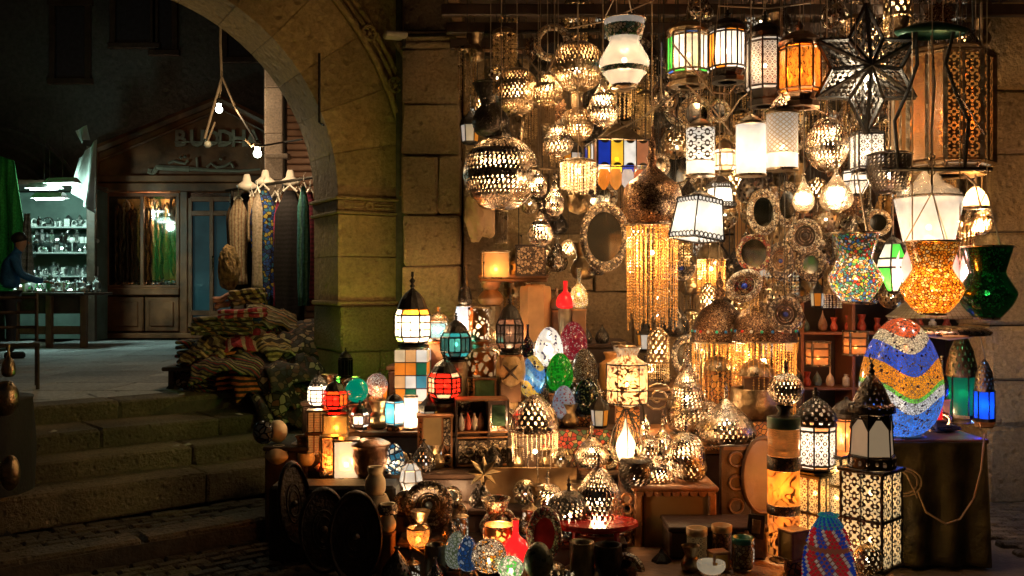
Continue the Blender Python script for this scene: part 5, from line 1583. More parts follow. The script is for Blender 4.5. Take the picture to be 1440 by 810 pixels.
# big brass lantern in the dark iron cage
bp = lattice('pierced_brass_amber', (1, .5, .12), .3, (.22, .12, .05), nu=2, nv=8, typ='star', th=.75)
CL(1326, 58, 248, 130, 6.4, 'huge eight-sided pierced brass lantern glowing amber at the top right', [CR], 8, True, oldbrass, 3.5, ((.85, .05), (1, .08), (1, .86), (.9, .9)), .96, glow=.7, col=(1, .6, .25), pattern=bp, mids=1, name='giant_lantern')
def cage():
    d = 5.75; s = d / F
    t = thing('iron_cage_frame', 'black iron lyre-shaped cage frame hanging before the huge brass lantern', 'frame', W(1310, 240, d))
    for k, sx in enumerate((-1, 1)):
        MB().tube([(sx * 22 * s * (1.4 if k else 1), 0, 195 * s), (sx * 20 * s, 0, 150 * s), (sx * 34 * s, 0, 110 * s), (sx * 52 * s, 0, 70 * s), (sx * 48 * s, 0, 20 * s), (sx * 46 * s, 0, 0)], .011, 6).build('side_bar', iron, t)
    MB().tube([(-70 * s, 0, 2 * s), (85 * s, 0, 2 * s)], .013, 6).build('cross_bar', iron, t)
    MB().lathe([(46 * s, 0), (52 * s, 6 * s), (30 * s, 14 * s), (.01, 20 * s)], 20, (0, 0, 190 * s), sy=.6).build('top_cap', M('dark_green_metal', (.02, .06, .035), .4, .5, .3, 10), t, True)
    cord_up(t, beam_z(d), 208 * s, .006)
    MB().tube([(0, 0, 190 * s), (4 * s, 0, 120 * s), (0, 0, 60 * s), (0, 0, -20 * s)], .008, 5).build('centre_chain', brass, t)
    for z in (-2, 10, 20): MB().ring((0, 0, z * s), .02, .006, 10, 4, plane='XZ').build('chain_ring', brass, t)
cage()
PL(1250, 218, 272, 62, 6.0, 'bowl', 'black pierced bowl lantern hanging left of the iron cage', 1.5, darkiron, 22, 10, .45)
for px, w, yt, yb, lab, m in ((1203, 0, 0, 0, '', 0),): pass
# mosaic hourglass lanterns
mos_multi = mosaic('mosaic_multi', [(.95, .9, .8), (.7, .06, .04), (.06, .2, .6), (.1, .45, .12), (.9, .6, .08), (.9, .85, .7), (.1, .4, .4), (.8, .35, .1)], 44, .42, (.1, .08, .05), .5)
mos_amber = mosaic('mosaic_amber', [(1, .5, .06), (.9, .35, .03), (1, .65, .15), (.8, .28, .02), (1, .85, .45)], 42, .5, (.2, .07, .01), .55)
mos_green = mosaic('mosaic_green', [(.01, .12, .03), (.01, .2, .05), (.005, .08, .02), (.02, .28, .08)], 50, .04, (.004, .02, .008), .2)
GL(1203, 328, 425, 74, 5.5, 'hour', mos_multi, 'multicoloured mosaic hourglass lantern hanging on cords at the right', 7, apex=95)
GL(1311, 340, 441, 84, 5.4, 'hour', mos_amber, 'glowing amber mosaic hourglass lantern between the multicoloured and green ones', 8, col=(1, .6, .2), apex=70)
GL(1388, 347, 447, 78, 5.45, 'hour', mos_green, 'dark green glass hourglass lantern in front of the stone pillar', .6, col=(.5, 1, .4), apex=80)
GL(1306, 278, 342, 92, 5.9, [(.72, 0), (1, 1)], glow_glass((1, .95, .85), 1.0), 'white conical glass lamp shade painted with green sprigs', 3.5, apex=42, name='cone_shade_lantern')
tag(MB().lathe([(46 * 5.9 / F, 0), (40 * 5.9 / F, .05), (22 * 5.9 / F, .1), (12 * 5.9 / F, .16), (.02, .2)], 24, W(1306, 280, 5.88)).build('glass_hood', cg, None, True), 'clear glass hood sitting over the white conical shade', 'lamp hood')
lotus = glow_glass((1, .5, .45), 1.3)
def lotus_l(px, py, d, lab):
    s = d / F
    t = thing('lotus_lamp', lab, 'lamp', W(px, py, d))
    for k in range(8):
        a = 2 * PI * k / 8
        vs = []
        for f, w, r in ((0, .3, .25), (.35, 1, .8), (.7, .8, .95), (1, .05, .75)):
            for sgn in (-1, 1):
                vs.append((r * 24 * s * math.cos(a + sgn * w * .36), r * 24 * s * math.sin(a + sgn * w * .36), f * 56 * s))
        MB().add(vs, [(0, 1, 3, 2), (2, 3, 5, 4), (4, 5, 7, 6)]).build('petal', lotus if k % 2 else glow_glass((1, .9, .82), 1.4), t)
    lamp(t, (0, 0, .12), 2, (1, .6, .5)); cord_up(t, beam_z(d), .18)
lotus_l(1283, 408, 5.75, 'pink and white petalled lotus lamp left of the amber mosaic lantern')
lotus_l(1350, 408, 5.75, 'pink and white petalled lotus lamp right of the amber mosaic lantern')
CL(1256, 330, 414, 48, 5.95, 'angular white glass lantern with green corners behind the multicoloured mosaic', [WH, GN, WH], 6, True, iron, 3, ((.35, .05), (1, .45), (.9, .6), (.5, .85)), .97, glow=1.8, mids=0)
GL(1372, 262, 292, 34, 6.3, 'dome', glow_glass((1, .7, .4), 1.2), 'little domed orange glass shade by the right pillar', 14, apex=30)
tag(MB().lathe([(64 * 6.3 / F, 0), (66 * 6.3 / F, .01), (60 * 6.3 / F, .03), (30 * 6.3 / F, .15), (10 * 6.3 / F, .22), (.02, .24)], 36, W(1316, 447, 6.3)).build('flat_shade', lattice('woven_cream_shade', (.8, .65, .4), .12, (.1, .06, .03), 60, 14, 'grid'), None, True), 'wide cream conical lamp shade above the big mosaic egg', 'lamp shade')
tag(MB().lathe([(68 * 6.3 / F, 0), (70 * 6.3 / F, .02), (60 * 6.3 / F, .05), (.01, .06)], 36, W(1318, 470, 6.3)).build('scalloped_tray', silver, None, True), 'scalloped silver tray under the wide cream shade', 'tray')
tag(MB().lathe([(.01, -.02), (28 * 6.4 / F, 0), (30 * 6.4 / F, .015), (20 * 6.4 / F, .035), (.01, .05)], 28, W(1334, 474, 6.1)).build('round_hat', M('cream_shade', (.6, .45, .25), .6), None, True), 'small cream round lid below the scalloped tray', 'lid')

PL(1381, 296, 330, 26, 6.6, 'globe', 'small pierced brass ball added to light the right pillar above the green glass', 16, brass, 14, 10, .68)  # extra lantern, added to brighten the pillar stone
PL(1379, 100, 132, 24, 6.9, 'onion', 'small pierced brass onion added to light the right pillar above the huge brass lantern', 10, brass, 14, 10, .68)  # second extra lantern, added to throw light on the upper pillar
tag(MB().box((0, 0, 0), (.62, .03, .98), .006).build('backing_board', M('orange_backing_board', (.5, .26, .09), .6, 0, .3, 5, .3)), 'orange wooden board behind the round pearl mirrors', 'board').location = W(1082, 345, 8.35)
drape((W(1090, -30, 8.45), W(1345, -40, 8.45)), (W(1085, 62, 8.4), W(1350, 75, 8.4)), 6, .03, 'striped_backdrop', cloth('rust_striped_cloth', [(.4, .2, .1), (.25, .08, .03), (.45, .28, .15), (.3, .14, .06)], 4, 'X', .8, 2), 'rust and tan striped cloth hung high behind the star lantern', 'cloth')
# mirrors and plates on the back
mir = M('mirror', (.35, .33, .28), .06, 1.0, .15, 3)
dglass = M('dark_mirror', (.12, .11, .09), .1, .8, .2, 3)
mop = inlay('mother_of_pearl', [(.6, .52, .38), (.2, .12, .06), (.75, .68, .52), (.3, .2, .1), (.5, .42, .3)], 60)
mopd = inlay('dark_inlay', [(.12, .08, .05), (.3, .22, .14), (.05, .03, .02), (.55, .45, .3)], 55)
redin = inlay('red_inlay', [(.4, .06, .03), (.5, .35, .15), (.2, .05, .03), (.6, .5, .3)], 60)
def hangplate(*a, **k):
    t = plate(*a, **k)
    d = a[4]; s = d / F
    # wire to the beam
    mb = MB(); top = beam_z(d) - t.location.z
    h = a[3] / 2 * s
    MB().tube([(0, .008, h * .96), (0, .01, top)], .003, 4).build('wire', wirem, t) if abs(k.get('roll', 0)) < .1 else None
    return t
hangplate(850, 333, 70, 100, 6.6, 'large oval mirror with dark mother-of-pearl frame left of the amber bead chandelier', mopd, dglass, ringf=.7, studs=36)
hangplate(1073, 298, 50, 66, 6.5, 'oval mirror with a white crescent pearl frame below the plain white lamp', mop, mir, ringf=.62, studs=20, yaw=.2)
hangplate(1107, 288, 36, 66, 6.9, 'tall narrow oval mirror with speckled pearl frame', mop, mir, ringf=.6, studs=16)
hangplate(1060, 356, 50, 54, 6.6, 'round mirror with thick copper and red inlaid rim', redin, mir, ringf=.72, studs=18)
plate(1046, 402, 56, 44, 6.3, 'tilted oval plate painted with blue and red rings', mop, redin, 'painted_plate', 'plate', ringf=.55, studs=14, roll=-.6, boss=M('blue_boss', (.02, .05, .4), .15))
hangplate(1097, 367, 40, 54, 6.6, 'round brass plate with a single blue glass eye', mopd, oldbrass, 'eye_plate', 'plate', ringf=.55, studs=14, boss=M('blue_eye', (.03, .05, .25), .1))
hangplate(1132, 332, 48, 50, 6.3, 'round dark plate with a wide pearl flower rim', mop, darkiron, 'flower_plate', 'plate', ringf=.6, studs=18, boss=darkiron)
hangplate(1140, 372, 44, 50, 6.8, 'pearl studded round frame right of the blue eye plate', mopd, dglass, 'round_mirror', 'mirror', ringf=.5, studs=18)
hangplate(1104, 442, 50, 52, 6.4, 'dark round mirror with a blue ringed centre by the copper chandelier', mopd, darkiron, 'round_mirror', 'mirror', ringf=.6, studs=20, boss=M('blue_eye', (.03, .05, .25), .1))
hangplate(958, 377, 40, 36, 7.2, 'square-ish dark plaque with round boss under the white panel lantern', mopd, darkiron, 'wall_plaque', 'plaque', ringf=.5, studs=8, boss=M('blue_eye', (.03, .05, .25), .1))
hangplate(965, 500, 44, 60, 7.2, 'black and white oval mirror behind the pierced cone', mopd, dglass, ringf=.6, studs=18)

# back left of the stall: shelves with vases
gbox('wall_ledge', 'stone coloured ledge with inlaid boxes below the very large globe', 'ledge', 674, 770, 7.5, 8.3, 1.86, wood, 1.80)
# glowing parchment lamp
def block_lamp(px, yt, yb, w, d, m, label, rz=.2, watts=3, name='block_lamp', frame=brass, dep=None):
    s = d / F; h = (yb - yt) * s; ww = w * s; dp = (dep or w * .8) * s
    t = thing(name, label, 'lamp', W(px, yb, d), rz)
    for k in range(4):
        q = Matrix.Rotation(k * PI / 2, 3, 'Z'); a, b = (ww / 2, dp / 2) if k % 2 == 0 else (dp / 2, ww / 2)
        MB().add([q @ Vector((-a, -b, .01)), q @ Vector((a, -b, .01)), q @ Vector((a, -b, h - .01)), q @ Vector((-a, -b, h - .01))], [(0, 1, 2, 3)], [(0, 0), (1, 0), (1, h / ww), (0, h / ww)]).build('pane', m, t)
    mb = MB()
    for sx in (-1, 1):
        for sy in (-1, 1): mb.box((sx * ww / 2, sy * dp / 2, h / 2), (.012, .012, h))
    mb.build('corner_posts', frame, t)
    MB().box((0, 0, h), (ww + .02, dp + .02, .014), .003).build('top_cap', frame, t); MB().box((0, 0, .006), (ww + .02, dp + .02, .014), .003).build('base', frame, t)
    if watts: lamp(t, (0, 0, h * .35), watts, (1, .68, .35), .04); MB().sphere((0, 0, h * .35), .03, 8, 6).build('bulb', bulbm, t)
    return t
parch = glow_glass((1, .55, .18), .4, .7)
block_lamp(697, 354, 392, 36, 7.3, parch, 'glowing yellow parchment block lamp on the ledge', .1, 2.5)
block_lamp(746, 346, 388, 40, 7.4, inlay('pearl_star_inlay', [(.6, .45, .28), (.12, .07, .04), (.55, .4, .25)], 45), 'inlaid wooden box with pearl star beside the parchment lamp', 0, 0, 'inlaid_box', dwood)
turned(690, 394, 430, 36, 7.6, 'vase', M('orange_vase', (.4, .2, .09), .4, 0, .4, 12, .2), 'squat brown vase beneath the parchment lamp', 'brown_vase', 'vase'); riser(690, 430, 7.6, 36)
turned(753, 400, 480, 44, 7.5, [(.9, 0), (.95, .1), (1, .9), (.7, .95), (.6, 1)], M('amber_pillar', (.55, .3, .12), .5, 0, .2, 8, .2), 'tall tan hexagonal vase behind the white egg', 'tall_vase', 'vase', seg=6, smooth=False); riser(753, 480, 7.5, 44)
# pale stone shapes behind (alabaster)
lump(W(676, 300, 8.3), .16, (1, .6, 1.5), M('alabaster', (.55, .34, .2), .6, 0, .3, 5, .3), 'alabaster_rock', 'rough pale alabaster piece on the wall behind the beaded drum', 'stone', .3, 1.6, seed=3)

# =================================================================== LEFT STANDING GROUP
def ST(fn, px, yt, yb, w, d, *a, **k):
    t = fn(px, yt, yb, w, d, *a, **k); riser(px, yb, d, w); return t
ST(CL, 580, 382, 487, 50, 6.75, 'tall white glass hexagonal lantern with black dome and finial by the stone pier', [WH, WH, OR, WH, (.6, .9, .3)], 6, False, iron, 24, ((.8, .06), (1, .13), (1, .42), (.85, .5)), .78, glow=2.6, midhs=2)
def tile_tower():
    d = 6.75; s = d / F
    t = thing('tile_tower', 'stacked tower of orange, white and green glass tiles under the tall lantern', 'lamp', W(580, 562, d))
    cols = [OR, (.03, .2, .1), WH, CR, (1, .6, .25), WH, (.1, .4, .5), CR, OR]
    for r in range(4):
        for c in range(3):
            cc = cols[(r * 3 + c + r) % 9]
            for q in (0, 1):
                rm = Matrix.Rotation(q * PI / 2, 3, 'Z')
                MB().box(rm @ Vector(((c - 1) * 15 * s, -23 * s, (9 + r * 18) * s)), (14 * s, .01, 16.5 * s), .002, M=rm).build('tile', glow_glass(cc, 1.3), t)
    MB().box((0, 0, 36 * s), (43 * s, 42 * s, 73 * s), .004).build('core', dwood, t)
tile_tower(); riser(580, 562, 6.75, 50)
for b in ():pass
ST(CL, 617, 432, 480, 30, 6.9, 'small lantern with blue-white filigree and pierced dome', [WH], 4, False, brass, 2, ((.9, .06), (1, .1), (1, .55), (.9, .6)), .88, dome='pierced', glow=1.6, pattern=lattice('blue_filigree', (.35, .75, .9), 1.3, (.02, .03, .04), nu=3, nv=4, typ='star'), mids=0, rot=PI / 4)
ST(CL, 641, 440, 508, 44, 6.7, 'dark domed lantern with teal glass panes', [TL, (.03, .12, .12), (.1, .5, .5)], 8, False, iron, 1.5, glow=.9)
ST(PL, 654, 388, 430, 20, 7.3, 'cone', 'dark slender cone lantern top with white glow beneath', 0, darkiron, 12, 10, .45, False)
ST(GL, 652, 430, 470, 28, 7.25, [(.9, 0), (1, .3), (.7, 1)], glow_glass((.75, .85, 1), 2.0), 'bluish white glass cup glowing beneath the dark slender cone', 3, False, apex=0)
carl = lattice('carved_cream_cyl', (1, .88, .65), 1.6, (.12, .07, .03), nu=12, nv=6, typ='vor', th=.08)
ST(cylinder_lamp, 673, 432, 479, 30, 6.85, carl, 'carved cream cylinder lamp on top of an orange bowl vase', 2.5, name='carved_cylinder_lamp')
oj = lattice('orange_jar_pattern', (1, .6, .25), .9, (.35, .14, .04), nu=13, nv=5, typ='vor', th=.06)
ST(GL, 675, 479, 530, 46, 6.85, 'jar', oj, 'orange and white patterned bowl vase with wide rim', 4, False, col=(1, .6, .25), name='jar_lantern')
ST(CL, 717, 415, 498, 40, 6.75, 'dark hexagonal lantern with small dull pink panes and round dome', [(.5, .25, .15), (.15, .1, .08), (.4, .25, .18)], 8, False, iron, 1.2, glow=.25, midhs=1)
leaf = M('tan_bowl', (.4, .26, .11), .45, 0, .35, 16, .4)
t = turned(718, 500, 543, 42, 6.75, [(.7, 0), (.95, .2), (1, .5), (.95, .8), (.85, 1)], leaf, 'round tan bowl with dark four-petal flower beneath the dark hexagonal lantern', 'flower_bowl', 'bowl')
mb = MB()
for k in range(4):
    a = k * PI / 2 + PI / 4
    mb.tube([(0, -.112, .11), (.05 * math.cos(a), -.112, .11 + .05 * math.sin(a)), (.075 * math.cos(a), -.10, .11 + .075 * math.sin(a))], .012, 5, .003)
mb.build('flower_relief', dwood, t)
tag(MB().lathe([(.075, 0), (.06, .04), (.07, .28), (.08, .32)], 20, W(718, 605, 6.75)).build('wooden_stand', M('ribbed_tan_wood', (.32, .2, .08), .5, 0, .4, 20, .4)), 'round ribbed tan wooden stand under the flower bowl', 'stand'); riser(718, 605, 6.75, 30)
ST(CL, 625, 495, 566, 46, 6.5, 'hexagonal lantern with red and cream glass panes', [RD, RD, CR], 6, False, iron, 4, glow=1.2, col=(1, .5, .25), midhs=2)
ST(CL, 448, 520, 575, 32, 6.55, 'small white glass lantern with cage dome at the left end of the display', [WH], 6, False, iron, 4, glow=2.6, midhs=2, dome='pierced')
ST(CL, 471, 528, 580, 36, 6.5, 'small red glass lantern with dark dome at the left end of the display', [RD, (1, .2, .03), RD], 6, False, iron, 3, glow=1.3, col=(1, .3, .1), midhs=1)
t = ST(CL, 486, 489, 532, 20, 7.6, 'black turret-shaped lantern standing against the green lit wall', [(.01, .02, .015)], 6, False, iron, 0, ((.9, .05), (1, .1), (1, .62), (.9, .68)), .9, glow=0.02)
gsh = glow_glass((.3, 1, .3), 1.2)
t = ST(GL, 486, 531, 546, 40, 7.75, [(.6, 0), (1, 1)], gsh, 'flared pale green glowing glass bowl under the black turret', 3.5, False, col=(.7, 1, .12))
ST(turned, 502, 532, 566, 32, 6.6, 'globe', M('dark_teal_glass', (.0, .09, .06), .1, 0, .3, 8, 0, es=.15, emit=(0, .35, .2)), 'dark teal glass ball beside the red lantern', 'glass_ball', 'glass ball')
ST(GL, 530, 525, 558, 30, 6.75, 'globe', mosaic('white_pink_mosaic', [(1, .9, .8), (.9, .6, .5), (1, .95, .85), (.7, .4, .3)], 60, .9, (.3, .15, .1), .5), 'white and pink mosaic glass ball lamp against the stone pier', 4, False)
ST(CL, 506, 563, 604, 28, 6.4, 'little dark lantern with a glowing white pane', [WH, (.1, .05, .03)], 6, False, iron, 2, glow=1.8)
ST(CL, 555, 548, 600, 26, 6.42, 'slim lantern with bright blue glass pane', [(.1, .6, .9), WH], 4, False, iron, 2, ((.9, .06), (1, .1), (1, .65), (.9, .7)), .9, glow=1.8, rot=.1, mids=0)
ST(cylinder_lamp, 578, 556, 602, 20, 6.45, wplain, 'narrow glaring white cylinder lamp in the left group', 4, name='white_cylinder_lamp')
ST(turned, 604, 570, 602, 28, 6.45, 'vase', M('brown_pierced_pot', (.2, .1, .05), .5, .3, .5, 30, .5), 'brown carved pot between the white cylinder and the drawer box', 'carved_pot', 'pot')
ogl = glow_glass((1, .42, .08), .85, .6)
ST(block_lamp, 447, 577, 640, 26, 6.42, lattice('orange_red_beaded', (1, .38, .08), .9, (.2, .05, .02), 3, 7, 'grid'), 'tall orange beaded block lamp below the white left-end lantern', .1, 1.6)
ST(block_lamp, 473, 582, 612, 34, 6.4, glow_glass((1, .5, .1), .45, .6), 'honey yellow double block lamp below the red lantern', .1, 1.6)
ST(block_lamp, 487, 618, 672, 34, 6.15, glow_glass((1, .78, .5), 1.6, .6), 'square lamp with glaring cream front panel at the lower left', .15, 2.5)
ST(block_lamp, 463, 614, 668, 22, 6.18, lattice('orange_scroll', (1, .45, .1), .9, (.25, .08, .02), 2, 4, 'vine', th=.03), 'narrow orange scroll-patterned block lamp beside the glaring cream panel', .25, 3)
ST(turned, 521, 616, 672, 54, 6.16, [(.5, 0), (.85, .15), (1, .5), (.95, .75), (1.05, .85), (.9, .9), (.6, .97), (.3, 1)], M('brown_copper_pot', (.22, .1, .05), .35, .7, .5, 14, .4), 'round brown copper pot with flared orange rim', 'copper_pot', 'pot')
ST(GL, 555, 624, 668, 28, 6.15, 'egg', mosaic('blue_white_mosaic', [(.9, .9, .85), (.05, .25, .5), (.9, .92, .9), (.03, .15, .35)], 28, .35, (.03, .05, .08), .4), 'blue and white mosaic egg lamp left of the pointed white lantern', 1.5, False)
ST(CL, 578, 638, 702, 34, 6.0, 'pointed white glass lantern with ink-like scroll at the lower left', [WH, (.8, .8, .75)], 6, False, brass, 2.5, ((.2, .03), (1, .4), (.8, .65), (.3, .8)), .86, glow=1.1, mids=0)
def vit():
    d = 6.38; s = d / F
    t = thing('vitrine_lamp', 'upright glass vitrine lamp glowing white at its lower half', 'lamp', W(611, 657, d), .12)
    w, h, dp = 46 * s, 74 * s, 36 * s
    for i, (m, a, b) in enumerate(((glow_glass((1, .97, .9), 3.0), 0, .45), (glow_glass((1, .55, .16), .4), .45, 1))):
        MB().box((-w * .08, -dp / 2, h * (a + b) / 2), (w * .55, .012, h * (b - a) - .006), .002).build('pane', m, t)
    MB().box((0, .012, h / 2), (w, dp - .01, h - .02), .004).build('case', carv, t)
    mb = MB()
    for x in (-w / 2, -w * .37, w * .22, w / 2): mb.box((x, -dp / 2 - .004, h / 2), (.012, .02, h))
    mb.build('uprights', owood, t)
    MB().box((0, -.004, h), (w + .03, dp + .03, .015), .003).build('top', owood, t); MB().box((0, -.004, 0.004), (w + .03, dp + .03, .015), .003).build('base', owood, t)
    MB().box((w * .36, -dp / 2 - .002, h * .7), (w * .22, .014, h * .5), .003).build('side_panel', mopd, t)
    MB().ring((w * .36, -dp / 2 - .012, h * .2), .028, .008, 12, 5, plane='XZ').build('medallion', brass, t)
    lamp(t, (-.02, -dp / 2 - .05, h * .25), .8)
vit(); riser(611, 657, 6.38, 46)
def drawers():
    d = 6.42; s = d / F
    t = thing('drawer_cabinet', 'small carved wooden cabinet with open shelf and pearl inlaid drawer', 'cabinet', W(677, 652, d), .12)
    w, h, dp = 72 * s, 92 * s, 40 * s
    for z in (0, .42, .5, .98): MB().box((0, 0, h * z + .006), (w, dp, .012), .002).build('shelf_board', owood, t)
    for x in (-.5, .12, .5): MB().box((x * w, 0, h * .5), (.014, dp, h - .002), .002).build('upright', dwood, t)
    MB().box((0, dp / 2, h / 2), (w, .01, h)).build('back', dwood, t)
    MB().box((0, -dp / 2 + .01, h * .22), (w * .94, .02, h * .34), .004).build('drawer_front', mopd, t)
    for i in range(3): MB().ring(((i - 1) * .09, -dp / 2 - .004, h * .22), .03, .006, 12, 4, plane='XZ').build('drawer_ornament', oldbrass, t)
    for i, c in enumerate(((.5, .45, .4), (.5, .08, .04), (.5, .4, .3), (.2, .08, .04))):
        MB().lathe([(.02, 0), (.026, .03), (.022, .08), (.008, .1), (.008, .12)], 10, (-w * .4 + i * .045, -dp * .2, h * .5 + .013)).build('little_bottle', M('little_bottle_%d' % i, c, .3, 0, .2, 20), t, True)
    MB().box((w * .31, -dp / 2 + .012, h * .76), (w * .26, .014, h * .32), .004).build('panel_green', M('green_panel', (.04, .1, .05), .4, 0, .3, 12, .3), t)
drawers(); riser(677, 652, 6.42, 72)
ST(block_lamp, 682, 532, 572, 30, 6.7, M('green_panel', (.04, .1, .05), .4, 0, .3, 12, .3), 'brown framed box with dark green square panel', 0, 0, 'framed_box', wood)
ST(turned, 652, 560, 596, 34, 6.5, 'vase', mopd, 'dark carved jar left of the green square panel', 'carved_jar', 'jar')
# star ornament on a board
tag(MB().box((0, 0, 0), (.62, .015, .3), .003).build('leaning_board', M('tan_board', (.3, .17, .06), .6, 0, .4, 6, .3)), 'plain tan board leaning below the drawer cabinet', 'board').location = W(745, 690, 6.08)
bpy.data.objects['leaning_board'].rotation_euler = (-.15, 0, 0)
def tin_star(px, py, d, r, label):
    t = thing('tin_star', label, 'star', W(px, py, d), 0)
    r = r * d / F
    C = Vector((0, -.05, 0)); v = []
    for i in range(16):
        a = 2 * PI * i / 16; q = r if i % 2 == 0 else r * .45
        v.append(Vector((q * math.cos(a), 0, q * math.sin(a))))
    for i in range(8):
        k = i * 2
        MB().add([C, v[k - 1], v[k], v[(k + 1) % 16], Vector((0, .03, 0))], [(0, 1, 2), (0, 2, 3), (4, 2, 1), (4, 3, 2)]).build('ray', M('star_tin', (.35, .25, .12), .35, .9, .3, 15), t)
    return t
tin_star(680, 664, 6.0, 26, 'eight-rayed folded tin star leaning under the drawer cabinet')
bpy.data.objects['tin_star'].rotation_euler = (.15, 0, .1)

# bottles
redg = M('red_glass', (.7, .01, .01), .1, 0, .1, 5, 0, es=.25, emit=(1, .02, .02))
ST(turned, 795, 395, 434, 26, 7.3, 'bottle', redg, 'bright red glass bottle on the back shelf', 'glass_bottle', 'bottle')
ST(turned, 783, 405, 436, 20, 7.5, 'bottle', M('smoky_bottle', (.2, .12, .08), .2), 'smoky brown bottle just left of the bright red one', 'glass_bottle', 'bottle')
ST(GL, 814, 377, 434, 26, 7.3, 'bottle', mosaic('yellow_white_mosaic', [(1, .9, .5), (.9, .9, .8), (.9, .7, .3)], 50, .35, (.3, .2, .08), .4), 'pale yellow mosaic bottle lamp on the back shelf', 1.5, False, name='bottle_lamp')
ST(turned, 742, 456, 502, 18, 6.9, 'bottle', mosaic('dark_multi_bottle', [(.02, .05, .15), (.3, .05, .03), (.05, .15, .1), (.1, .1, .3)], 60, .03, (.01, .01, .01), .2), 'slim dark blue mosaic bottle left of the white egg', 'mosaic_bottle', 'bottle')
ST(turned, 760, 560, 566, 10, 6.9, 'bowl', oldbrass, 'tiny brass bowl behind the blue and yellow egg', 'brass_bowl', 'bowl')
# eggs
def egg(px, yt, yb, w, d, m, label, watts=0, col=(1, .9, .7)):
    t = turned(px, yt, yb, w, d, 'egg', m, label, 'mosaic_egg', 'egg lamp')
    MB().lathe([(w * .28 * d / F, -.004), (w * .3 * d / F, .008), (w * .24 * d / F, .02)], 20).build('base_ring', brass, t, True)
    if watts: lamp(t, (0, 0, (yb - yt) * d / F * .4), watts, col, .03)
    riser(px, yb, d, w)
    return t
egg(772, 460, 517, 40, 7.1, mosaic('egg_white', [(.92, .9, .86)] * 7 + [(.1, .08, .15)], 45, .75, (.75, .72, .68), .5, gw=.03), 'plain white mosaic egg lamp with a few dark chips', 1)
egg(806, 452, 508, 40, 7.25, mosaic('egg_red', [(.5, .02, .04), (.6, .03, .05), (.4, .02, .04), (.8, .5, .4)], 70, .9, (.3, .02, .03), .3), 'dark red speckled egg lamp at the back of the egg cluster', 0)
egg(749, 500, 560, 38, 6.85, mosaic('egg_blue_yellow', [(0, (.95, .6, .05)), (.3, (.05, .3, .75)), (.45, (.3, .65, .95)), (.62, (.1, .35, .8)), (.85, (.95, .65, .08))], 40, .75, (.3, .4, .5), .5, bands=(28, .05, 0, .3), gw=.03), 'blue and yellow banded mosaic egg lamp', .7)
egg(787, 496, 551, 38, 6.8, mosaic('egg_green', [(.01, .3, .01), (.02, .42, .02), (.01, .2, .01)], 50, 1.2, (.01, .1, .01), .4, gw=.03), 'glossy green mosaic egg lamp at the middle of the egg cluster', 0)
egg(822, 490, 548, 38, 6.95, mosaic('egg_cream', [(.8, .65, .35), (.7, .5, .25), (.85, .75, .5)], 62, .22, (.15, .07, .02), .4, gw=.16), 'cream speckled mosaic egg lamp right of the green egg', 0)
egg(793, 542, 590, 33, 6.6, mosaic('egg_pale_blue', [(.6, .72, .85), (.65, .75, .85), (.5, .62, .8), (.5, .1, .1)], 60, .4, (.5, .55, .65), .4, gw=.06), 'pale blue speckled egg lamp in front of the green egg', 0)
egg(826, 531, 585, 38, 6.65, mosaic('egg_dark', [(.015, .05, .04), (.01, .03, .03), (.3, .4, .2), (.02, .06, .05)], 55, .05, (.01, .015, .012), .2), 'very dark green speckled egg lamp at the front right of the egg cluster', 0)
# jar lantern in wire frame
t = GL(882, 487, 570, 56, 6.3, 'jar', lattice('cream_floral_jar', (1, .78, .45), 1.1, (.3, .14, .05), nu=9, nv=4, typ='vine', th=.02), 'big orange and cream glass jar lantern held in black wire', 6, False, col=(1, .65, .3), name='jar_lantern')
s_ = 6.3 / F
mb = MB()
for k in range(6):
    a = k * PI / 3
    mb.tube([(29 * s_ * math.cos(a), 29 * s_ * math.sin(a), 58 * s_), (29.5 * s_ * math.cos(a), 29.5 * s_ * math.sin(a), 4 * s_), (12 * s_ * math.cos(a), 12 * s_ * math.sin(a), -2 * s_)], .004, 4)
for z in (58, 22, 4): mb.ring((0, 0, z * s_), 29.3 * s_, .005, 24, 4)
mb.build('wire_frame', iron, t); riser(882, 571, 6.3, 44)
ST(turned, 860, 495, 550, 34, 6.9, 'jar', M('orange_clay', (.5, .24, .08), .6, 0, .3, 10, .3), 'plain orange clay jar behind the wire held lantern', 'clay_jar', 'jar')
# kilim
tag(MB().box((0, 0, 0), (.56, .02, .27), .004).build('kilim_cloth', inlay('kilim_pattern', [(.25, .03, .02), (.3, .2, .08), (.05, .1, .05), (.35, .06, .03), (.12, .06, .03)], 34, 0, .9)), 'red and green patterned kilim draped on the step below the eggs', 'rug').location = W(818, 632, 6.345)
# standing silver lamp on legs
def silver_stand():
    d = 6.15; s = d / F
    t = thing('silver_stand_lamp', 'silver pierced lamp with bead fringe standing on thin wire legs', 'lamp', W(752, 735, d))
    pr = smoothprof('dome', 34 * s, 50 * s)
    pierced([(r, z + 130 * s) for r, z in pr], 20, 9, .55, .004).build('dome', silver, t)
    MB().ring((0, 0, 130 * s), 34 * s, .006, 24).build('rim', silver, t, True)
    strands(MB(), 33 * s, 31 * s, 129 * s, 78 * s, 30, .004, .012, jit=.3).build('bead_fringe', clearb, t, kind='stuff')
    for k in range(5):
        a = 2 * PI * k / 5
        MB().tube([(10 * s * math.cos(a), 10 * s * math.sin(a), 100 * s), (14 * s * math.cos(a), 14 * s * math.sin(a), 60 * s), (22 * s * math.cos(a), 22 * s * math.sin(a), 0)], .006, 5).build('leg', silver, t)
    for x in (-20, 6, 20): MB().sphere((x * s, -32 * s, 135 * s), .028, 10, 6).build('rosette', silver, t, True)
    lamp(t, (0, 0, 115 * s), 2); MB().sphere((0, 0, 100 * s), .03, 8, 6).build('bulb', bulbm, t)
silver_stand()

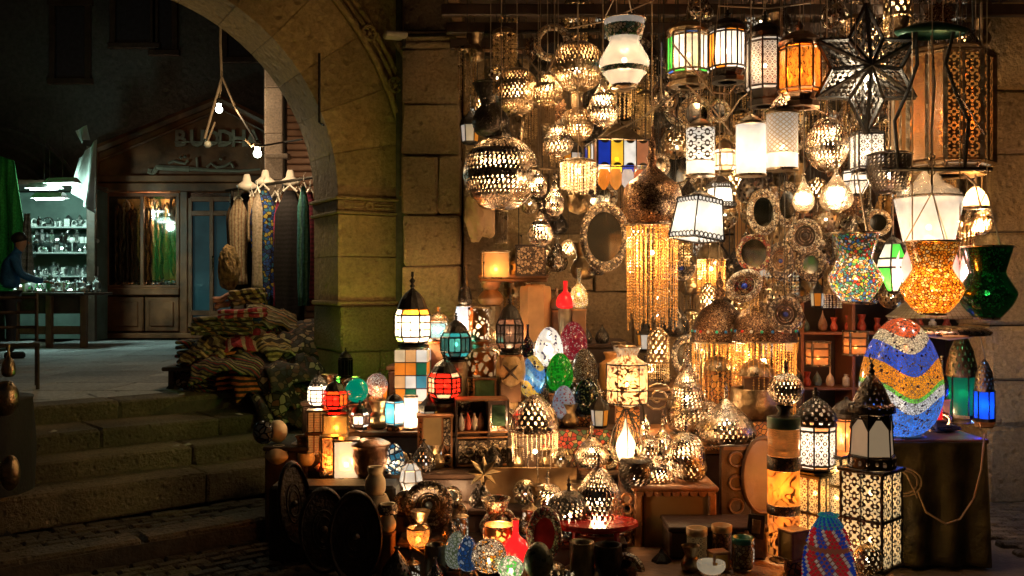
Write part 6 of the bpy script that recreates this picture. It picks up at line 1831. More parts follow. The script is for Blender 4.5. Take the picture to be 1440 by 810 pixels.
# =================================================================== LOWER MIDDLE
ST(PL, 832, 608, 655, 48, 6.15, 'onion', 'silver pierced onion lantern with horn finial below the dark egg', 3, silver, 18, 12, .6, False)
ST(PL, 842, 655, 745, 74, 5.7, 'bell', 'large silver pierced bell lantern on the red table', 5, silver, 24, 14, .6, False)
ST(PL, 800, 690, 755, 66, 5.65, 'globe', 'dark silver pierced ball left of the large bell lantern', 3, darkiron, 22, 13, .55, False)
ST(PL, 770, 680, 730, 48, 5.95, 'globe', 'silver pierced ball with bright bulb near the wire legs', 4, silver, 18, 12, .62, False)
ST(PL, 748, 712, 752, 38, 5.8, 'onion', 'little silver pierced onion by the red vase', 2, silver, 14, 10, .6, False)
ST(GL, 880, 588, 648, 28, 6.05, 'tear', glow_glass((1, .85, .62), 1.8), 'drop-shaped white glass lamp in a wire cage below the cream jar lantern', 4, False, name='drop_lamp')
t = thing('wire_cage', 'oval black wire cage round the drop-shaped white lamp', 'wire cage', W(880, 655, 6.05))
for k in range(4):
    a = k * PI / 4; s_ = 6.05 / F
    MB().tube([(x * 24 * s_ * math.cos(a), x * 24 * s_ * math.sin(a), z * s_) for x, z in ((0, 0), (.7, 6), (1, 28), (.7, 55), (.1, 80), (-.1, 80), (-.7, 55), (-1, 28), (-.7, 6), (0, 0))], .004, 4).build('wire', iron, t)
ST(PL, 910, 612, 655, 50, 6.2, 'globe', 'silver pierced ball right of the wire caged lamp', 4, silver, 18, 12, .62, False)
ST(PL, 894, 648, 692, 46, 5.9, 'bowl', 'dark pierced cup with round holes on the orange table', 1, darkiron, 16, 8, .55, False)
ST(PL, 928, 634, 683, 42, 5.95, 'onion', 'small silver pierced onion lantern on the orange table', 3, silver, 16, 11, .62, False)
ST(PL, 964, 608, 675, 54, 5.95, 'globe', 'bright silver pierced ball at the right end of the orange table', 5, silver, 20, 14, .62, False)
ST(PL, 932, 596, 640, 34, 6.35, 'tear', 'slim silver pierced drop behind the orange table', 2, silver, 14, 10, .6, False)
ST(PL, 966, 500, 608, 60, 6.5, 'cone', 'tall silver pierced cone lantern beside the scroll ironwork', 5, silver, 24, 18, .55, False)
ST(PL, 1021, 556, 625, 82, 6.3, 'onion', 'wide silver pierced onion dome lantern on the rear table', 6, silver, 26, 13, .55, False)
ST(PL, 992, 562, 612, 46, 6.6, 'globe', 'small silver pierced ball peeping between cone and onion dome', 3, silver, 18, 12, .6, False)
# iron scroll
tag(MB().tube([W(925 + (3 + a * .9) * math.cos(a * .55), 560 + (3 + a * .9) * math.sin(a * .55), 6.4) for a in range(24)] + [W(905, 560, 6.4)], .008, 5).build('iron_scroll', brass), 'curled iron scroll standing right of the jar lantern', 'ironwork')
tag(MB().tube([W(908, 500, 6.4), W(900, 540, 6.4), W(906, 590, 6.4), W(912, 640, 6.35)], .007, 5).build('bent_iron_rod', iron), 'bent black iron stem left of the curled scroll', 'ironwork')
ST(turned, 1010, 500, 520, 40, 6.9, 'dome', brass, 'left of two brass dome lids below the copper chandeliers', 'brass_dish_cover', 'dish cover')
ST(turned, 1064, 505, 528, 50, 6.7, 'dome', brass, 'right of two brass dome lids below the copper chandeliers', 'brass_dish_cover', 'dish cover')
ST(turned, 1062, 545, 590, 70, 6.55, 'bowl', oldbrass, 'wide old brass bowl behind the clear glass ball', 'brass_bowl', 'bowl')
# tall cylinder lamp with glass ball
def tall_cyl():
    d = 5.5; s = d / F
    t = thing('tall_cylinder_lamp', 'tall stacked amber cylinder lamp with carved dark bands and green top', 'lamp', W(1102, 778, d))
    R = 22 * s
    secs = [(0, 56, 'pat'), (56, 70, 'dark'), (70, 118, 'plain'), (118, 138, 'dark'), (138, 176, 'plain2'), (176, 192, 'green')]
    mm = {'pat': lattice('amber_carved', (1, .5, .12), .35, (.16, .06, .02), 6, 2, 'vine', th=.02), 'dark': inlay('dark_carved_band', [(.08, .04, .02), (.25, .12, .05)], 50), 'plain': lattice('amber_floral', (1, .5, .1), .3, (.5, .24, .06), 3, 1, 'vine', th=-.01, mr=.7),
          'plain2': lattice('amber_grain', (1, .52, .14), .25, (.5, .3, .1), 2, 14, 'vine', th=-.01, mr=.7), 'green': M('green_lip', (.08, .16, .11), .4, 0, .3, 12)}
    for a, b, m in secs:
        k = 1.04 if m in ('dark', 'green') else 1
        MB().lathe([(R * k * .98, a * s + .001), (R * k, a * s + .004), (R * k, b * s - .004), (R * k * .98, b * s - .001)], 32).build('section', mm[m], t, True)
    MB().lathe([(R, 192 * s), (R * .5, 193 * s), (R * .3, 200 * s), (R * .5, 206 * s), (R * .45, 208 * s)], 20).build('cap', iron, t, True)
    lamp(t, (0, 0, 90 * s), 2, (1, .55, .2)); lamp(t, (0, 0, 30 * s), 1, (1, .6, .25))
tall_cyl(); riser(1102, 778, 5.5, 44)
PL(1105, 525, 569, 48, 5.5, 'globe', 'small pierced silver globe on top of the tall amber cylinder', 2, silver, 18, 12, .55, False)
# right foreground lanterns
geo = lattice('amber_geometric', (1, .66, .25), 1.0, (.07, .035, .015), nu=3, nv=3, typ='star', th=.35)
geo2 = lattice('cream_geometric', (1, .78, .42), 1.1, (.05, .03, .015), nu=3, nv=3, typ='star', th=.55)
geo3 = lattice('cream_star_geometric', (1, .74, .36), 1.1, (.05, .03, .015), nu=4, nv=4, typ='star', th=.35)
def box_tower(px, yt, yb, w, d, rows, m, label, rz, watts=5, name='lattice_box_lamp', rd=.95):
    s = d / F; h = (yb - yt) * s; ww = w * s * .74
    t = thing(name, label, 'lamp', W(px, yb, d), rz)
    for k in range(4):
        q = Matrix.Rotation(k * PI / 2, 3, 'Z'); a = ww / 2
        for r in range(rows):
            z0, z1 = h * r / rows + .008, h * (r + 1) / rows - .004
            MB().add([q @ Vector((-a, -a, z0)), q @ Vector((a, -a, z0)), q @ Vector((a, -a, z1)), q @ Vector((-a, -a, z1))], [(0, 1, 2, 3)], [(0, 0), (1, 0), (1, (z1 - z0) / ww), (0, (z1 - z0) / ww)]).build('pane', m, t)
            mb = MB()
            for z in (z0 - .004, z1): mb.box(q @ Vector((0, -a - .003, z)), (ww + .01, .012, .01), M=q)
            mb.box(q @ Vector((0, -a - .002, (z0 + z1) / 2)), (.007, .008, z1 - z0), M=q)
            mb.build('frame_bars', iron, t)
    mb = MB()
    for sx in (-1, 1):
        for sy in (-1, 1): mb.box((sx * ww / 2, sy * ww / 2, h / 2), (.014, .014, h), .002)
    mb.build('corner_posts', iron, t)
    MB().box((0, 0, h + .004), (ww + .04, ww + .04, .02), .005).build('top_plate', iron, t)
    MB().box((0, 0, .0), (ww + .03, ww + .03, .02), .005).build('base_plate', iron, t)
    for r in range(rows): lamp(t, (0, 0, h * (r + .5) / rows), watts / rows, (1, .7, .38), .04); MB().sphere((0, 0, h * (r + .5) / rows), .03, 8, 6).build('bulb', bulbm, t)
    return t
box_tower(1225, 660, 792, 80, 5.4, 2, geo2, 'tall square lamp of black grid over cream glass at the lower right', .75, 3); riser(1225, 792, 5.4, 60)
box_tower(1176, 640, 760, 46, 5.62, 3, geo3, 'narrow square lamp of star lattice between cylinder and grid lamps', .7, 5); riser(1176, 760, 5.62, 40)
box_tower(1146, 668, 770, 46, 5.6, 2, geo, 'low amber lattice box lamp beneath the pierced dome lantern', .7, 4); riser(1146, 770, 5.6, 40)
lan = lattice('white_oriental_grid', (1, .93, .85), 1.5, (.04, .03, .02), nu=2, nv=3, typ='star', th=.4)
CL(1147, 545, 664, 54, 5.6, 'pierced dome lantern with white filigree panes standing on the amber box lamp', [WH, (1, .5, .2)], 8, False, iron, 5, ((.9, .06), (1, .1), (1, .5), (1.02, .56)), .9, glow=1.3, dome='pierced', pattern=lan, mids=0, dr=.95)
CL(1190, 558, 640, 38, 5.75, 'small dome-topped wire lantern with an orange flame-like bulb', [(1, .55, .25)], 8, False, darkiron, 3, ((.95, .05), (1, .08), (1, .6), (1, .64)), .97, glow=.3, mids=0, col=(1, .5, .2), dr=1.0)
riser(1190, 640, 5.75, 30)
def minaret():
    d = 5.4; s = d / F
    t = thing('minaret_lantern', 'dark minaret lantern with frosted glass and crescent finial on the grid lamp', 'lantern', W(1226, 657, d), PI / 6)
    n = 6
    def P(k, r, z): a = 2 * PI * k / n - PI / 2; return Vector((r * s * math.cos(a), r * s * math.sin(a), z * s))
    tr_ = [(34, 0), (32, 4), (33, 16), (31, 18), (28, 70), (27, 80)]
    frost = M('frosted_dull_glass', (.34, .27, .17), .6, 0, .15, 6, .1, es=.06, emit=(1, .7, .4))
    fr = MB()
    for k in range(n):
        fr.tube([P(k, *q) for q in tr_], .006, 4)
        MB().add([P(k, 30.5, 19), P(k + 1, 30.5, 19), P(k + 1, 27.5, 69), P(k, 27.5, 69)], [(0, 1, 2, 3)]).build('pane', frost, t)
        # pointed arch tracery
        a, b = P(k, 31, 56), P(k + 1, 31, 56); c = (P(k, 28, 74) + P(k + 1, 28, 74)) / 2
        MB().add([P(k, 31, 52), c, P(k, 28, 76)], [(0, 1, 2)]).add([P(k + 1, 31, 52), P(k + 1, 28, 76), c], [(0, 1, 2)]).build('arch_tracery', iron, t)
        fr.tube([a, c, b], .004, 4)
        for r, z in ((34, 1), (32, 17), (28, 70)): fr.tube([P(k, r, z), P(k + 1, r, z)], .006, 4)
    fr.build('frame', iron, t)
    pierced([(33 * s, 2 * s), (32 * s, 16 * s)], 18, 2, .6, .003).build('pierced_band', darkiron, t)
    pierced([(32 * s, 78 * s), (31 * s, 88 * s), (26 * s, 90 * s), (22 * s, 100 * s), (14 * s, 118 * s), (4 * s, 130 * s), (2 * s, 134 * s)], 16, 8, .42, .004).build('dome', darkiron, t)
    MB().lathe([(.012, 0), (.02, .012), (.006, .03), (.016, .045), (.004, .06), (.004, .075)], 10, (0, 0, 132 * s)).build('finial', iron, t, True)
    MB().tube([(.022 * math.cos(a), 0, .022 * math.sin(a) + 132 * s + .097) for a in [2.2 + i * .45 for i in range(12)]], .005, 5, .002).build('crescent', iron, t)
    lamp(t, (0, 0, .08), .5); MB().sphere((0, 0, .08), .025, 8, 6).build('bulb', bulbm, t)
minaret()
big = egg(1267, 447, 614, 112, 5.95, mosaic('egg_wave', [(0, (.04, .22, .7)), (.273, (.72, .66, .55)), (.36, (.2, .6, .06)), (.398, (1, .33, .01)), (.56, (.03, .1, .6)), (.73, (.8, .62, .34)), (.85, (.8, .12, .02))], 52, 2.0, (.1, .07, .05), .45, bands=(14.5, .055, 0, .82, 1.9), gw=.07), 'huge mosaic egg lamp with blue, orange and white wavy bands on the cloth covered table', .8)
lamp(big, (0, 0, .12), 3, (.3, .55, 1), .05)
# beaded red and blue lamp in front
def beaded():
    d = 5.15; s = d / F
    t = thing('beaded_lamp', 'domed lamp of red, blue and white beads at the bottom right front', 'lamp', W(1165, 812, d))
    pr = smoothprof('dome', 34 * s, 90 * s)
    mb = [MB() for _ in range(4)]
    for j in range(22):
        f = j / 22; k = min(int(f * (len(pr) - 1)), len(pr) - 2); r, z = pr[k]
        for i in range(28):
            a = 2 * PI * i / 28 + j * .12
            sel = 0 if math.sin(a * 5 + j * .3) > .3 else (1 if math.sin(a * 5 + j * .3) < -.45 else 2)
            if j > 15: sel = 3 if (i + j) % 2 else 1
            mb[sel].octa((r * math.cos(a), r * math.sin(a), z), .0125)
    for q, (nm_, c) in enumerate((('red_beads', (.6, .02, .03)), ('blue_beads', (.02, .07, .45)), ('white_beads', (.6, .5, .4)), ('turquoise_beads', (.03, .3, .3)))):
        mb[q].build(nm_, M(nm_ + '_glass', c, .15, 0, .2, 30, 0, es=.05, emit=c), t, kind='stuff')
    MB().lathe([(r * .95, z) for r, z in pr], 20).build('inner_shell', M('beaded_lining', (.06, .02, .03), .5, 0, .2, 8, es=.02, emit=(1, .25, .12)), t, True)
    mbr = MB()
    for k in range(6):
        a = k * PI / 3; mbr.ring((.035 * math.cos(a), .035 * math.sin(a), 88 * s), .022, .005, 10, 4)
    mbr.build('bead_loops', M('turquoise_beads_glass', (.03, .3, .3)), t)
beaded(); riser(1165, 810, 5.15, 60)
# right rear: blue and green glass lanterns on the table
def bullet(px, yt, yb, w, d, colr, gl_, label, watts):
    s = d / F; h = (yb - yt) * s; hw = w * s / 2
    t = thing('bullet_lantern', label, 'lantern', W(px, yb, d), PI / 6)
    pierced([(hw, h * .48), (hw * .97, h * .6), (hw * .8, h * .78), (hw * .45, h * .92), (.006, h)], 14, 8, .4, .003).build('hood', oldbrass, t)
    for k in range(6):
        a0, a1 = k * PI / 3, (k + 1) * PI / 3
        MB().add([(hw * math.cos(a0), hw * math.sin(a0), .02), (hw * math.cos(a1), hw * math.sin(a1), .02), (hw * math.cos(a1), hw * math.sin(a1), h * .48), (hw * math.cos(a0), hw * math.sin(a0), h * .48)], [(0, 1, 2, 3)]).build('pane', glow_glass(colr, gl_), t)
        MB().tube([(hw * 1.02 * math.cos(a0), hw * 1.02 * math.sin(a0), 0), (hw * 1.02 * math.cos(a0), hw * 1.02 * math.sin(a0), h * .5)], .006, 4).build('post', darkiron, t)
    MB().lathe([(.01, 0), (hw * 1.1, 0), (hw * 1.1, .02), (.01, .022)], 6).build('base', darkiron, t)
    if watts: lamp(t, (0, 0, h * .25), watts, colr, .03)
    riser(px, yb, d, w)
bullet(1352, 468, 586, 40, 6.5, (.02, .35, .2), .35, 'tall bullet-shaped lantern with green glass right of the mosaic egg', 1.5)
bullet(1384, 505, 592, 26, 6.3, (.03, .2, .8), .7, 'narrow lantern with deep blue glass against the right pillar', 2.5)
turned(1325, 500, 560, 18, 6.4, 'bottle', silver, 'slim silver bottle figure between the mosaic egg and green lantern', 'silver_bottle', 'bottle'); riser(1325, 560, 6.4, 18)
turned(1320, 560, 590, 10, 6.1, 'cyl', redg, 'short bright red tube beside the mosaic egg', 'red_candle', 'candle'); riser(1320, 590, 6.1, 10)
tag(lump(W(1330, 602, 6.1) , .06, (1.6, 1, .4), black, 'black_pouch', None, None, .2, 2), 'small black pouch on the table right of the mosaic egg', 'pouch')
# string of blue-white fairy lights on the pillar edge
fm = emis('blue_fairy_light', (.25, .5, 1), 5)
fl = thing('fairy_light_string', 'string of small blue-white lights hanging down the pillar edge', 'string lights', W(1388, 600, 6.9))
MB().tube([(0, 0, 0), (.01, 0, .3), (-.02, 0, .55), (-.06, 0, .7)], .004, 4).build('wire', cordm, fl)
for i in range(12): MB().octa((RN.uniform(-.015, .015), -.01, .03 + i * .036), .007).build('bulb', fm, fl)
lamp(fl, (0, -.06, .2), 1.2, (.25, .5, 1), .05)
# goods shelf at the back right
gs = thing('goods_shelf', 'dark red wooden shelves at the back right packed with little bottles', 'shelf', (0, 0, 0))
rwood = M('red_brown_wood', (.2, .07, .03), .5, 0, .3, 6, .3)
xs0, xs1 = W(1128, 0, 7.9).x, W(1392, 0, 7.9).x
shelves = [300, 352, 404, 467, 545, 610]
for py in shelves: MB().box(((xs0 + xs1) / 2, 8.1, W(0, py, 7.9).z - .012), (xs1 - xs0, .4, .024), .004).build('shelf_board', rwood, gs)
for px in (1128, 1200, 1290, 1391): MB().box((W(px, 0, 7.9).x, 8.1, 1.9), (.03, .42, 2.6), .004).build('upright', rwood, gs)
MB().box(((xs0 + xs1) / 2, 8.33, 1.9), (xs1 - xs0, .02, 2.6)).build('back_board', dwood, gs)
bt = []
bcols = [(.55, .4, .25), (.4, .06, .03), (.5, .45, .4), (.25, .12, .06), (.12, .18, .15), (.6, .35, .1)]
bn = ['cream', 'red', 'pale', 'brown', 'grey green', 'amber']
for k in range(6):
    o = MB().lathe(smoothprof(('bottle', 'vase', 'jar', 'tear', 'onion', 'bottle')[k], .035, (.17, .13, .12, .16, .11, .2)[k], 12), 12).build('little_bottle', M('shelf_bottle_%d' % k, bcols[k], .3, 0, .3, 25, .2), None, True); bt.append(o)
cnt = 0
for si, py in enumerate(shelves):
    x = xs0 + .06
    while x < xs1 - .05:
        k = RN.randrange(6)
        if cnt < 6: o = bt[cnt]; k = cnt
        else: o = bt[k].copy(); COL.objects.link(o)
        o.location = (x, 7.98 + RN.uniform(-.03, .06), W(0, py, 7.9).z + .001); sc = RN.uniform(.8, 1.2); o.scale = (sc, sc, sc)
        tag(o, 'little ' + bn[k] + ' bottle on the ' + ('top', 'second', 'third', 'fourth', 'fifth', 'lowest')[si] + ' shelf at the back right', 'bottle', bn[k] + ' bottles on shelf ' + ('one', 'two', 'three', 'four', 'five', 'six')[si])
        cnt += 1; x += RN.uniform(.09, .17)
# small house-shaped lanterns on the shelf
for px, py, lab in ((1150, 515, 'left'), (1203, 500, 'right')):
    t = block_lamp(px, py - 34, py, 26, 7.6, lattice('dim_orange_window', (1, .45, .15), .25, (.1, .05, .02), 1, 2, 'grid'), lab + ' small framed lantern with dim orange windows on the back shelf', .1, .8)
lamp(gs, (W(1165, 0, 7.7).x, 7.7, W(0, 500, 7.7).z), .01)
# dark door beside the pillar with red beads
tag(strands(MB(), .07, .07, 2.6, 1.7, 10, .012, .03, sy=.3, jit=.2).build('bead_bunch', M('maroon_beads', (.3, .02, .04), .3, 0, .3, 20)), 'bunch of maroon bead strings hanging beside the right pillar', 'beads').location = (W(1378, 0, 7.75).x, 7.75, 0)
bpy.data.objects['bead_bunch']['kind'] = 'stuff' if False else ''
del bpy.data.objects['bead_bunch']['kind']

# =================================================================== LOWER FRONT
cup1 = lattice('cup_pattern', (1, .62, .22), .12, (.06, .03, .015), nu=8, nv=5, typ='star', th=.2)
def cup(px, yt, yb, w, d, m, label, lip=owood):
    s = d / F; h = (yb - yt) * s; R = w * s / 2
    t = thing('patterned_cup', label, 'cup', W(px, yb, d), RN.uniform(0, 1))
    MB().lathe([(.001, 0), (R, 0), (R, h * .8)], 24).build('body', m, t, True)
    MB().lathe([(R, h * .8), (R * 1.06, h * .82), (R * 1.06, h), (R * .86, h), (R * .84, h * .3), (.001, h * .28)], 24).build('lip', lip, t, True)
    riser(px, yb, d, w); return t
cup(980, 742, 795, 28, 5.4, cup1, 'tan geometric patterned cup, leftmost in the lower row', M('tan_lip', (.45, .27, .1), .4))
cup(1015, 738, 785, 27, 5.45, inlay('brown_cup_inlay', [(.2, .1, .05), (.4, .22, .09), (.1, .05, .03)], 45), 'dark brown inlaid cup just right of the tan one', M('tan_lip', (.45, .27, .1), .4))
cup(1044, 755, 798, 28, 5.3, inlay('green_cup_inlay', [(.3, .25, .12), (.12, .08, .04), (.4, .35, .2)], 45), 'cream cup with a green rim at the lower row', M('green_rim', (.02, .14, .09), .3))
cup(1045, 745, 770, 30, 5.55, inlay('brown_cup_inlay', [(.2, .1, .05)]), 'empty brown cup behind the green rimmed one', M('tan_lip', (.45, .27, .1), .4))
ST(block_lamp, 1010, 776, 800, 22, 5.3, M('yellow_box', (.6, .35, .06), .5, 0, .2, 10), 'tiny yellow box among the patterned cups', .3, 0, 'little_box', owood)
ST(block_lamp, 1116, 745, 786, 30, 5.25, M('yellow_wood_vessel', (.5, .28, .06), .45, 0, .2, 10, .2), 'yellow wooden square vessel left of the beaded lamp', .5, 0, 'square_vessel', owood)
ST(turned, 1000, 790, 806, 40, 5.2, 'bowl', glow_glass((1, .85, .6), .5), 'shallow pale glowing dish at the bottom edge', 'dish', 'dish')
# framed picture and tray
t = plate(1072, 668, 66, 112, 5.95, 'large dark brown round wooden tray leaning behind the tall cylinder', wood, M('tray_wood', (.17, .09, .045), .4, 0, .25, 4, .2), 'round_tray', 'tray', ringf=.88, studs=0, yaw=.25)
pn = thing('carved_board', 'dark carved wooden panel right of the orange table', 'panel', W(1034, 678, 5.95), .05)
MB().box((0, 0, 0), (.2, .03, .48), .006).build('board', dwood, pn)
for z in (-.15, 0, .15): MB().ring((0, -.02, z), .045, .01, 12, 5, plane='XZ').build('carved_rosette', wood, pn)
MB().box((0, -.012, .22), (.16, .02, .02)).box((0, -.012, -.22), (.16, .02, .02)).build('moulding', wood, pn)
pf = thing('picture_frame', 'small black carved picture frame leaning behind the cups', 'frame', W(1062, 755, 5.48), -.2)
MB().box((0, 0, .06), (.1, .015, .14), .003).build('frame', black, pf); MB().box((0, -.009, .06), (.05, .006, .08), .002).build('picture', oldbrass, pf); pf.rotation_euler = (-.2, .1, -.2)
# lower middle fillings
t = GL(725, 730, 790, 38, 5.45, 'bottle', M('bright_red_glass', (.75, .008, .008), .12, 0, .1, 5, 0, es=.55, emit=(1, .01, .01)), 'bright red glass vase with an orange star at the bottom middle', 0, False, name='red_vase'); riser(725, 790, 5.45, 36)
plate(765, 752, 52, 82, 5.35, 'standing oval mirror frame with red reflection painted on the glass at the bottom middle', redin, M('painted_red_reflection', (.45, .02, .02), .1, .3, .5, 8), 'oval_mirror', 'mirror', ringf=.6, studs=22, yaw=.3)  # the red reflection is put into the glass colour
egg(642, 748, 800, 34, 5.5, mosaic('egg_white_yellow', [(.85, .85, .7), (.8, .85, .6), (.9, .9, .85)], 45, .35, (.25, .3, .15), .4), 'white and yellow mosaic egg lamp, leftmost at the bottom', 0)
egg(658, 754, 804, 30, 5.35, mosaic('egg_blue_white', [(.05, .2, .6), (.7, .8, .9), (.04, .15, .45)], 34, .4, (.05, .1, .2), .4), 'blue and white mosaic egg lamp at the bottom edge', 0)
ST(GL, 688, 758, 806, 50, 5.3, 'globe', mosaic('silver_orange_ball', [(.8, .75, .65), (.9, .4, .05), (.7, .7, .65), (.4, .35, .3), (.85, .8, .7)], 50, .25, (.1, .08, .06), .4), 'orange and white mosaic ball lamp at the bottom edge', 1.5, False)
ST(turned, 757, 762, 812, 42, 5.15, 'egg', M('dark_olive_egg', (.05, .055, .03), .3, 0, .8, 30, .1), 'dark olive speckled egg at the bottom edge', 'dark_egg', 'egg')
ST(GL, 718, 782, 815, 36, 5.15, 'globe', mosaic('white_green_ball', [(.9, .9, .88), (.1, .6, .1), (.85, .88, .85)], 40, .35, (.3, .35, .3), .4), 'white and green mosaic ball lamp at the bottom edge', 1, False)
ST(turned, 697, 700, 755, 46, 5.75, 'vase', inlay('mosaic_mirror_vase', [(.5, .4, .25), (.1, .07, .04), (.7, .6, .4), (.4, .1, .05)], 60, .3), 'mirror-chip mosaic vase behind the bottom balls', 'mosaic_vase', 'vase')
ST(GL, 702, 738, 782, 46, 5.55, 'bowl', oj, 'orange patterned glass bowl below the mirror-chip vase', 2.5, False, col=(1, .6, .25), name='bowl_lamp')
ST(turned, 818, 762, 812, 34, 5.2, 'cyl', M('dull_metal_cup', (.15, .13, .08), .35, .6, .5, 12, .3), 'dull metal cup with pale rim in front of the red table', 'metal_cup', 'cup', brass)
ST(turned, 855, 765, 812, 40, 5.25, 'bowl', iron, 'black bowl under the right side of the red table', 'black_bowl', 'bowl')
# round rosette plate + bowl lamps left of centre
plate(603, 710, 70, 70, 5.8, 'dark round rosette plate with blue centre at the lower left', mopd, darkiron, 'rosette_plate', 'plate', ringf=.5, studs=24, boss=M('pale_blue_boss', (.3, .45, .55), .15))
for px, py, r_, lb in ((570, 705, 16, 'left'), (640, 722, 18, 'right')):
    plate(px, py, r_ * 2, r_ * 2, 5.85, 'small dark beaded rosette ' + lb + ' of the big rosette plate', mopd, oldbrass, 'small_rosette', 'rosette', ringf=.4, studs=10)
ST(GL, 588, 742, 768, 32, 5.6, 'bowl', lattice('orange_bowl_pierced', (1, .5, .12), .8, (.1, .04, .01), 8, 3, 'star'), 'low orange glowing pierced bowl below the rosette plate', 1.5, False, col=(1, .5, .2), name='bowl_lamp')
ST(turned, 612, 765, 806, 30, 5.5, 'cyl', M('dull_metal_cup', (.15, .13, .08)), 'brown metal cup below the orange glowing bowl', 'metal_cup', 'cup')
cable([W(640, 730, 5.7), W(655, 760, 5.6), W(668, 790, 5.5)], .008, 'bright wire strut slanting down beside the bottom eggs', silver, 'wire_strut')
cable([W(600, 740, 5.7), W(580, 770, 5.55), W(628, 800, 5.4)], .006, 'thin wire bent below the rosette plate', brass, 'wire_strut')
# cream clay pots
clay = M('cream_clay', (.6, .5, .3), .7, 0, .2, 10, .2)
turned(528, 656, 700, 28, 5.75, [(.6, 0), (1, .25), (1, .55), (.7, .75), (.8, .9), (.75, 1)], clay, 'small cream clay pot stacked on the larger one at the lower left', 'clay_pot', 'pot')
ST(turned, 530, 695, 727, 38, 5.75, [(.6, 0), (1, .35), (1, .6), (.7, 1)], clay, 'larger cream clay pot beneath the small one at the lower left', 'clay_pot', 'pot')
ST(turned, 545, 708, 748, 24, 5.6, 'vase', clay, 'cream clay pot with dark patterned neck, lowest of the pots', 'clay_pot', 'pot')
tag(MB().lathe([(.06, 0), (.062, .03), (.055, .06)], 14, W(545, 722, 5.6)).build('neck_band', mopd), 'dark patterned band ring around the lowest clay pot neck', 'ring')
# crate and pots at far left of stall
gbox('dark_crate', 'dark crate at the left end of the stall carrying cream pots', 'crate', 372, 432, 6.35, 6.9, .66, black, extra=dwood)
turned(390, 608, 640, 28, 6.5, 'globe', clay, 'round cream gourd pot at the far left of the stall', 'gourd_pot', 'pot')
turned(392, 626, 652, 38, 6.4, [(.5, 0), (1, .4), (.8, .8), (.4, 1)], clay, 'squat cream pot in front of the gourd pot', 'squat_pot', 'pot')
turned(371, 622, 655, 30, 6.45, 'globe', mosaic('dim_glass_ball', [(.3, .28, .2), (.2, .05, .03), (.25, .25, .2)], 22, .02, (.02, .02, .02), .2), 'dim patterned glass ball at the very left end of the stall', 'glass_ball', 'glass ball')
turned(425, 612, 650, 30, 6.45, 'jar', M('brown_glazed', (.3, .2, .08), .35, 0, .5, 14, .2), 'brown glazed jar right of the gourd pot', 'glazed_jar', 'jar')
turned(431, 636, 655, 26, 6.38, 'bowl', clay, 'small cream bowl below the brown glazed jar', 'clay_bowl', 'bowl')
for o in COL.objects:
    if o.get('label') and ('stall' in o['label']) and o.name.startswith(('gourd_pot', 'squat_pot', 'glass_ball', 'glazed_jar', 'clay_bowl')) and o.location.x < -1.4: o.location.z = .662
# big dark round trays leaning at the lower left
for px, py, w, h, d, yw, lab in ((413, 708, 56, 120, 5.75, .9, 'left of three large black metal trays leaning at the lower left'), (455, 745, 72, 120, 5.55, .5, 'middle of three large black metal trays leaning at the lower left'), (500, 755, 76, 130, 5.5, .2, 'right of three large black metal trays leaning at the lower left')):
    plate(px, py, w, h, d, lab, M('black_tray', (.02, .015, .011), .5, .6, .6, 14, .6), M('black_tray', (.03, .022, .018)), 'black_tray', 'tray', ringf=.86, studs=0, yaw=yw, pitch=-.12, boss=darkiron, stud=iron)
tag(MB().box((0, 0, 0), (.8, .25, .5), .02).build('black_cloth_bundle', black), 'black cloth covered box behind the leaning trays', 'box').location = (W(470, 0, 5.9).x, 5.95, .25)
# jewellery mess on the tier
jm = [brass, M('red_bead', (.4, .03, .03), .2), M('pink_bead', (.5, .3, .25), .3), silver]
jmn = ['brass', 'red', 'pink', 'silver']
jp = [MB().sphere((0, 0, .016), .02, 7, 5).ring((0, 0, .012), .026, .006, 10, 4).build('trinket', jm[k], None, True) for k in range(4)]
for i in range(60):
    k = i % 4
    if i < 4: o = jp[k]
    else: o = jp[k].copy(); COL.objects.link(o)
    px = RN.uniform(448, 545); d = RN.uniform(6.13, 6.3)
    o.location = (W(px, 0, d).x, d, .521); o.rotation_euler = (0, 0, RN.uniform(0, 3)); sc = RN.uniform(.7, 1.4); o.scale = (sc,) * 3
    tag(o, 'tiny ' + jmn[k] + ' trinket in the heap below the copper pot', 'trinket', 'tiny ' + jmn[k] + ' trinkets in the heap')

# =================================================================== BACKGROUND CLUTTER
ucord = MB().tube([(0, 0, 0), (0, 0, 1)], .0026, 4)
cord_proto = None
def fcord(t, z0, d):
    global cord_proto
    L = beam_z(d) - t.location.z - z0
    if L <= 0: return
    if cord_proto is None:
        o = ucord.build('cord', wirem); cord_proto = o
    else:
        o = cord_proto.copy(); COL.objects.link(o)
    o.parent = t; o.location = (0, 0, z0); o.scale = (1, 1, L / max(t.scale[2], .01))
def P0(name): return thing(name, '', 'lantern', (0, 0, 0))
kinds = []
def mk(label, cat, name, build, h, glow=0):
    t = thing(name, label, cat, (0, 0, -50)); build(t); kinds.append([t, label, cat, h, glow, False])
def b_ball(t): pierced(smoothprof('globe', .09, .19, 16), 14, 10, .6, .003).build('shell', brass, t); MB().ring((0, 0, .19), .012, .004, 8, 4).build('cap', brass, t); MB().sphere((0, 0, .09), .026, 8, 6).build('bulb', bulbm, t)
def b_drop(t): pierced(smoothprof('tear', .065, .2, 16), 12, 10, .6, .003).build('shell', silver, t); MB().ring((0, 0, .2), .012, .004, 8, 4).build('cap', silver, t)
def b_dark(t): pierced(smoothprof('onion', .08, .2, 16), 14, 10, .5, .003).build('shell', darkiron, t); MB().ring((0, 0, .2), .012, .004, 8, 4).build('cap', iron, t)
